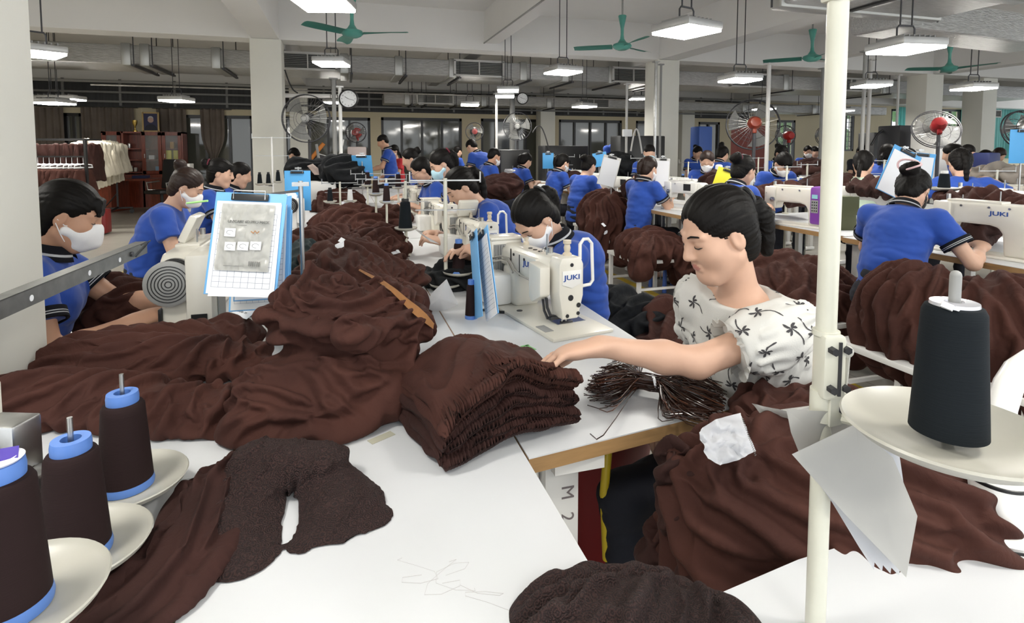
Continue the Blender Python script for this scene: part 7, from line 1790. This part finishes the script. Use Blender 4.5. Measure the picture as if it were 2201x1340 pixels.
# second row, seen from behind left
put('woman at the far end of the second row with black ponytail', 1131, 346, 8.8, -75, lean=20, pitch=30, hair='pony', mess=2, hz=.88)
put('masked woman with ponytail and white collar stripe, fourth in the second row', 1210, 350, 7.8, -78, lean=16, pitch=28, hair='pony', mask='white', mess=3, hz=.88)
put('woman with bun and plain blue tee, third in the second row', 1266, 356, 7.0, -70, lean=18, pitch=25, hair='bun', shirt='tee', mess=6, hz=.88)
put('woman with brown ponytail sitting upright beside the hanging clipboards in the second row', 1394, 362, 5.75, -72, lean=10, pitch=24, hair='pony', hairm=M_HAIRB, mess=7, hz=.90, mask='white')
put('woman with a wine red scrunchie bun and glasses in front of the purple machine', 1598, 366, 4.45, -78, lean=28, pitch=24, hair='bun', glasses='steel', mess=7, hands=((.0, .44, .92), (.12, .42, .93)))
put('woman with a pink hair claw and black mask at the right, seen from behind', 1962, 408, 3.25, -72, lean=24, pitch=42, hair='clip', mask='black', mess=2, fat=1.16, hands=((-.12, .50, .86), (.30, .40, .86)))
# beyond
put('masked woman facing the camera with bent head and black collar', 1684, 352, 6.0, 168, lean=22, pitch=48, hair='low', mask='white', mess=3, hz=.88)
put('masked woman with glasses behind the yellow clipboard', 1520, 346, 6.8, 140, lean=18, pitch=30, hair='low', hairm=M_HAIRB, mask='white', glasses='black', mess=5)
put('woman with a high bun looking down beside the white machines near the big cage fan', 1553, 324, 8.2, -70, lean=18, pitch=32, hair='topbun', mess=3)
put('dark haired woman behind the masked woman facing the camera', 1680, 320, 8.6, 180, lean=14, pitch=30, hair='bun', mess=2)
put('masked worker far back before the tall glass door', 1738, 300, 11.5, 150, lean=12, pitch=20, hair='low', mask='white', mess=1)
put('distant worker close to the right of the masked one before the glass door', 1753, 304, 12.0, 175, lean=12, pitch=25, hair='short', mess=2)
put('woman in blue turned right behind the beige machines right of the pole', 1908, 330, 7.2, -80, lean=18, pitch=10, hair='low', mess=2)
put('worker with head down beside the blue folder right of the pole', 1951, 328, 7.8, -150, lean=24, pitch=45, hair='low', mess=4)
put('distant man looking down before the barred window', 1914, 300, 10.6, 170, lean=14, pitch=35, hair='short', mess=5)
put('dark figure far back just right of the cream pole', 1855, 303, 10.0, 160, lean=12, pitch=20, hair='long', shirtm=M_NAVY, shirt='tee', mess=6)
put('woman with loose black ponytail resting her head on raised arms at the right', 2064, 350, 4.85, -40, lean=16, pitch=24, hair='long', shirt='tee', mess=3, hands=((-.30, .22, 1.10), (.26, .22, 1.12)), elbow_out=1.3, fat=1.1)
put('worker with black hair left of the woman with raised arms', 2047, 326, 6.6, 20, lean=16, pitch=20, hair='low', mess=5)
put('worker in a cap before the right pillars', 2081, 312, 8.2, 170, lean=12, pitch=25, hair='short', mess=1)
put('worker with low bent head, second right of the cap', 2117, 318, 8.6, 180, lean=26, pitch=55, hair='low', mess=2)
put('worker far right below the wide teal curtain', 2148, 314, 9.4, 175, lean=20, pitch=45, hair='low', mess=4, hairm=M_HAIRB)
put('person in a pale green shirt seated behind the cream pole', 1856, 352, 5.3, -60, lean=14, pitch=24, hair='low', shirt='tee', shirtm=mat('pale_green_cotton', (.42, .52, .42), .85), mess=3)
# standing and far left/middle
put('standing man in blue looking down beyond the thread stands', 823, 305, 9.6, 85, lean=8, pitch=28, hair='short', standing=True, skin=M_SKIN2, mess=1, hz=1.05)
put('person in a red shirt and white mask behind the standing man', 846, 316, 10.6, 120, lean=8, pitch=12, hair='low', mask='white', shirt='tee', shirtm=M_RED, mess=2)
put('standing man in blue bending forward, seen from behind', 1014, 316, 9.0, 40, lean=30, pitch=42, hair='short', standing=True, mess=3, fat=1.15, hz=.95)
put('short haired man in a white mask seated left of the second row', 1062, 337, 8.0, -75, lean=20, pitch=25, hair='short', mask='white', mess=4, skin=M_SKIN2)
put('distant worker in blue facing the glass doors', 984, 315, 12.0, -60, lean=14, pitch=20, hair='short', mess=5)
put('man in blue seated behind the middle left pillar', 632, 312, 9.3, 60, lean=24, pitch=35, hair='short', mess=6, fat=1.2)
put('worker bending deep over a far table before the glass doors', 1327, 306, 10.6, 165, lean=52, pitch=50, hair='short', mask='white', standing=True, mess=7, fat=1.2, hz=.9)
put('masked worker in blue left of the central pillar', 1396, 305, 12.2, 160, lean=14, pitch=28, hair='short', mask='blue', mess=1)
put('dark haired worker in a pale mask under the white frame left of the central pillar', 1396, 326, 8.0, 165, lean=14, pitch=20, hair='short', mask='blue', mess=2)
put('worker with teal cap far left of the pair beside the rear pillar', 1203, 318, 11.8, 175, lean=14, pitch=35, hair='short', hairm=mat('teal_cap', (.10, .38, .33), .7), mess=3)
put('distant worker with dark hair right of the one in the teal cap', 1231, 320, 11.4, 170, lean=14, pitch=25, hair='low', mess=4)
put('worker beside the blue crate right of the central pillar', 1500, 318, 10.5, 175, lean=14, pitch=30, hair='bun', mess=5)
# ---- small things laid on the finished heaps -------------------------------------------
bpy.context.view_layer.update(); DG = bpy.context.evaluated_depsgraph_get()
def on(px, py):
    """surface point under a sight line, with its normal"""
    h, loc, n, i, o, m = SC.ray_cast(DG, CO, ray(px, py).normalized()); return Vector(loc), Vector(n)
pth = [on(*q) for q in ((775, 588), (795, 600), (820, 614), (845, 634), (868, 656), (890, 674), (912, 692), (930, 712))]
pp_ = [p + (n * .3 + Vector((0, 0, .9))) * .013 for p, n in pth]; pp_ = [pp_[0]] + [(a + b_ * 2 + c_) / 4 for a, b_, c_ in zip(pp_, pp_[1:], pp_[2:])] + [pp_[-1]]
mb = MB(M_ORANGE); rows = []
for i, p in enumerate(pp_):
    tn = (pp_[min(i + 1, 7)] - pp_[max(i - 1, 0)]).normalized(); sd_ = tn.cross(Vector((0, -.5, .85))).normalized(); w_ = (.004, .007, .009, .008, .010, .013, .013, .009)[i]; rows.append([p + sd_ * w_ * q + Vector((0, 0, .004 * (1 - q * q))) for q in (-1, -.4, .4, 1)])
mb.quadsheet(rows, .003)
tag(mb.build('strap'), 'tan suede strap lying over the tall brown heap', 'strap')
for i, (px, py, l) in enumerate(((732, 530, 'white garment label on the smooth pile, left one'), (848, 545, 'white garment label on the smooth pile, right one'), (738, 438, 'white garment label on the loose heap'), (742, 404, 'white tag on the farther heap'))):
    p, n = on(px, py); mb = MB(M_PAPER); mb.box((0, 0, .004), (.045, .03, .002), rot=(.1, .1, -.4 + i)); mb.box((.02, .012, .007), (.02, .03, .002), rot=(.1, .2, .4)); o = mb.build('garment_label'); o.location = p + n * .002; o.rotation_euler = Vector((0, 0, 1)).rotation_difference(n).to_euler(); tag(o, l, 'label')
for i, (px, py) in enumerate(((1302, 500), (1310, 522), (1297, 484))):
    p, n = on(px, py); mb = MB(M_PAPER); mb.box((0, 0, .004), (.05, .03, .002), rot=(.1, .3, i)); o = mb.build('garment_label'); o.location = p + n * .002; o.rotation_euler = Vector((0, 0, 1)).rotation_difference(n).to_euler(); tag(o, 'white tag hanging on the brown garments of the left aisle bench', 'label', 'tags on the left aisle bench')
# ================================================================== LIGHT
w = bpy.data.worlds.new('world'); SC.world = w; w.use_nodes = True
bg = w.node_tree.nodes['Background']; bg.inputs['Color'].default_value = (.93, .97, 1, 1); bg.inputs['Strength'].default_value = 2.2
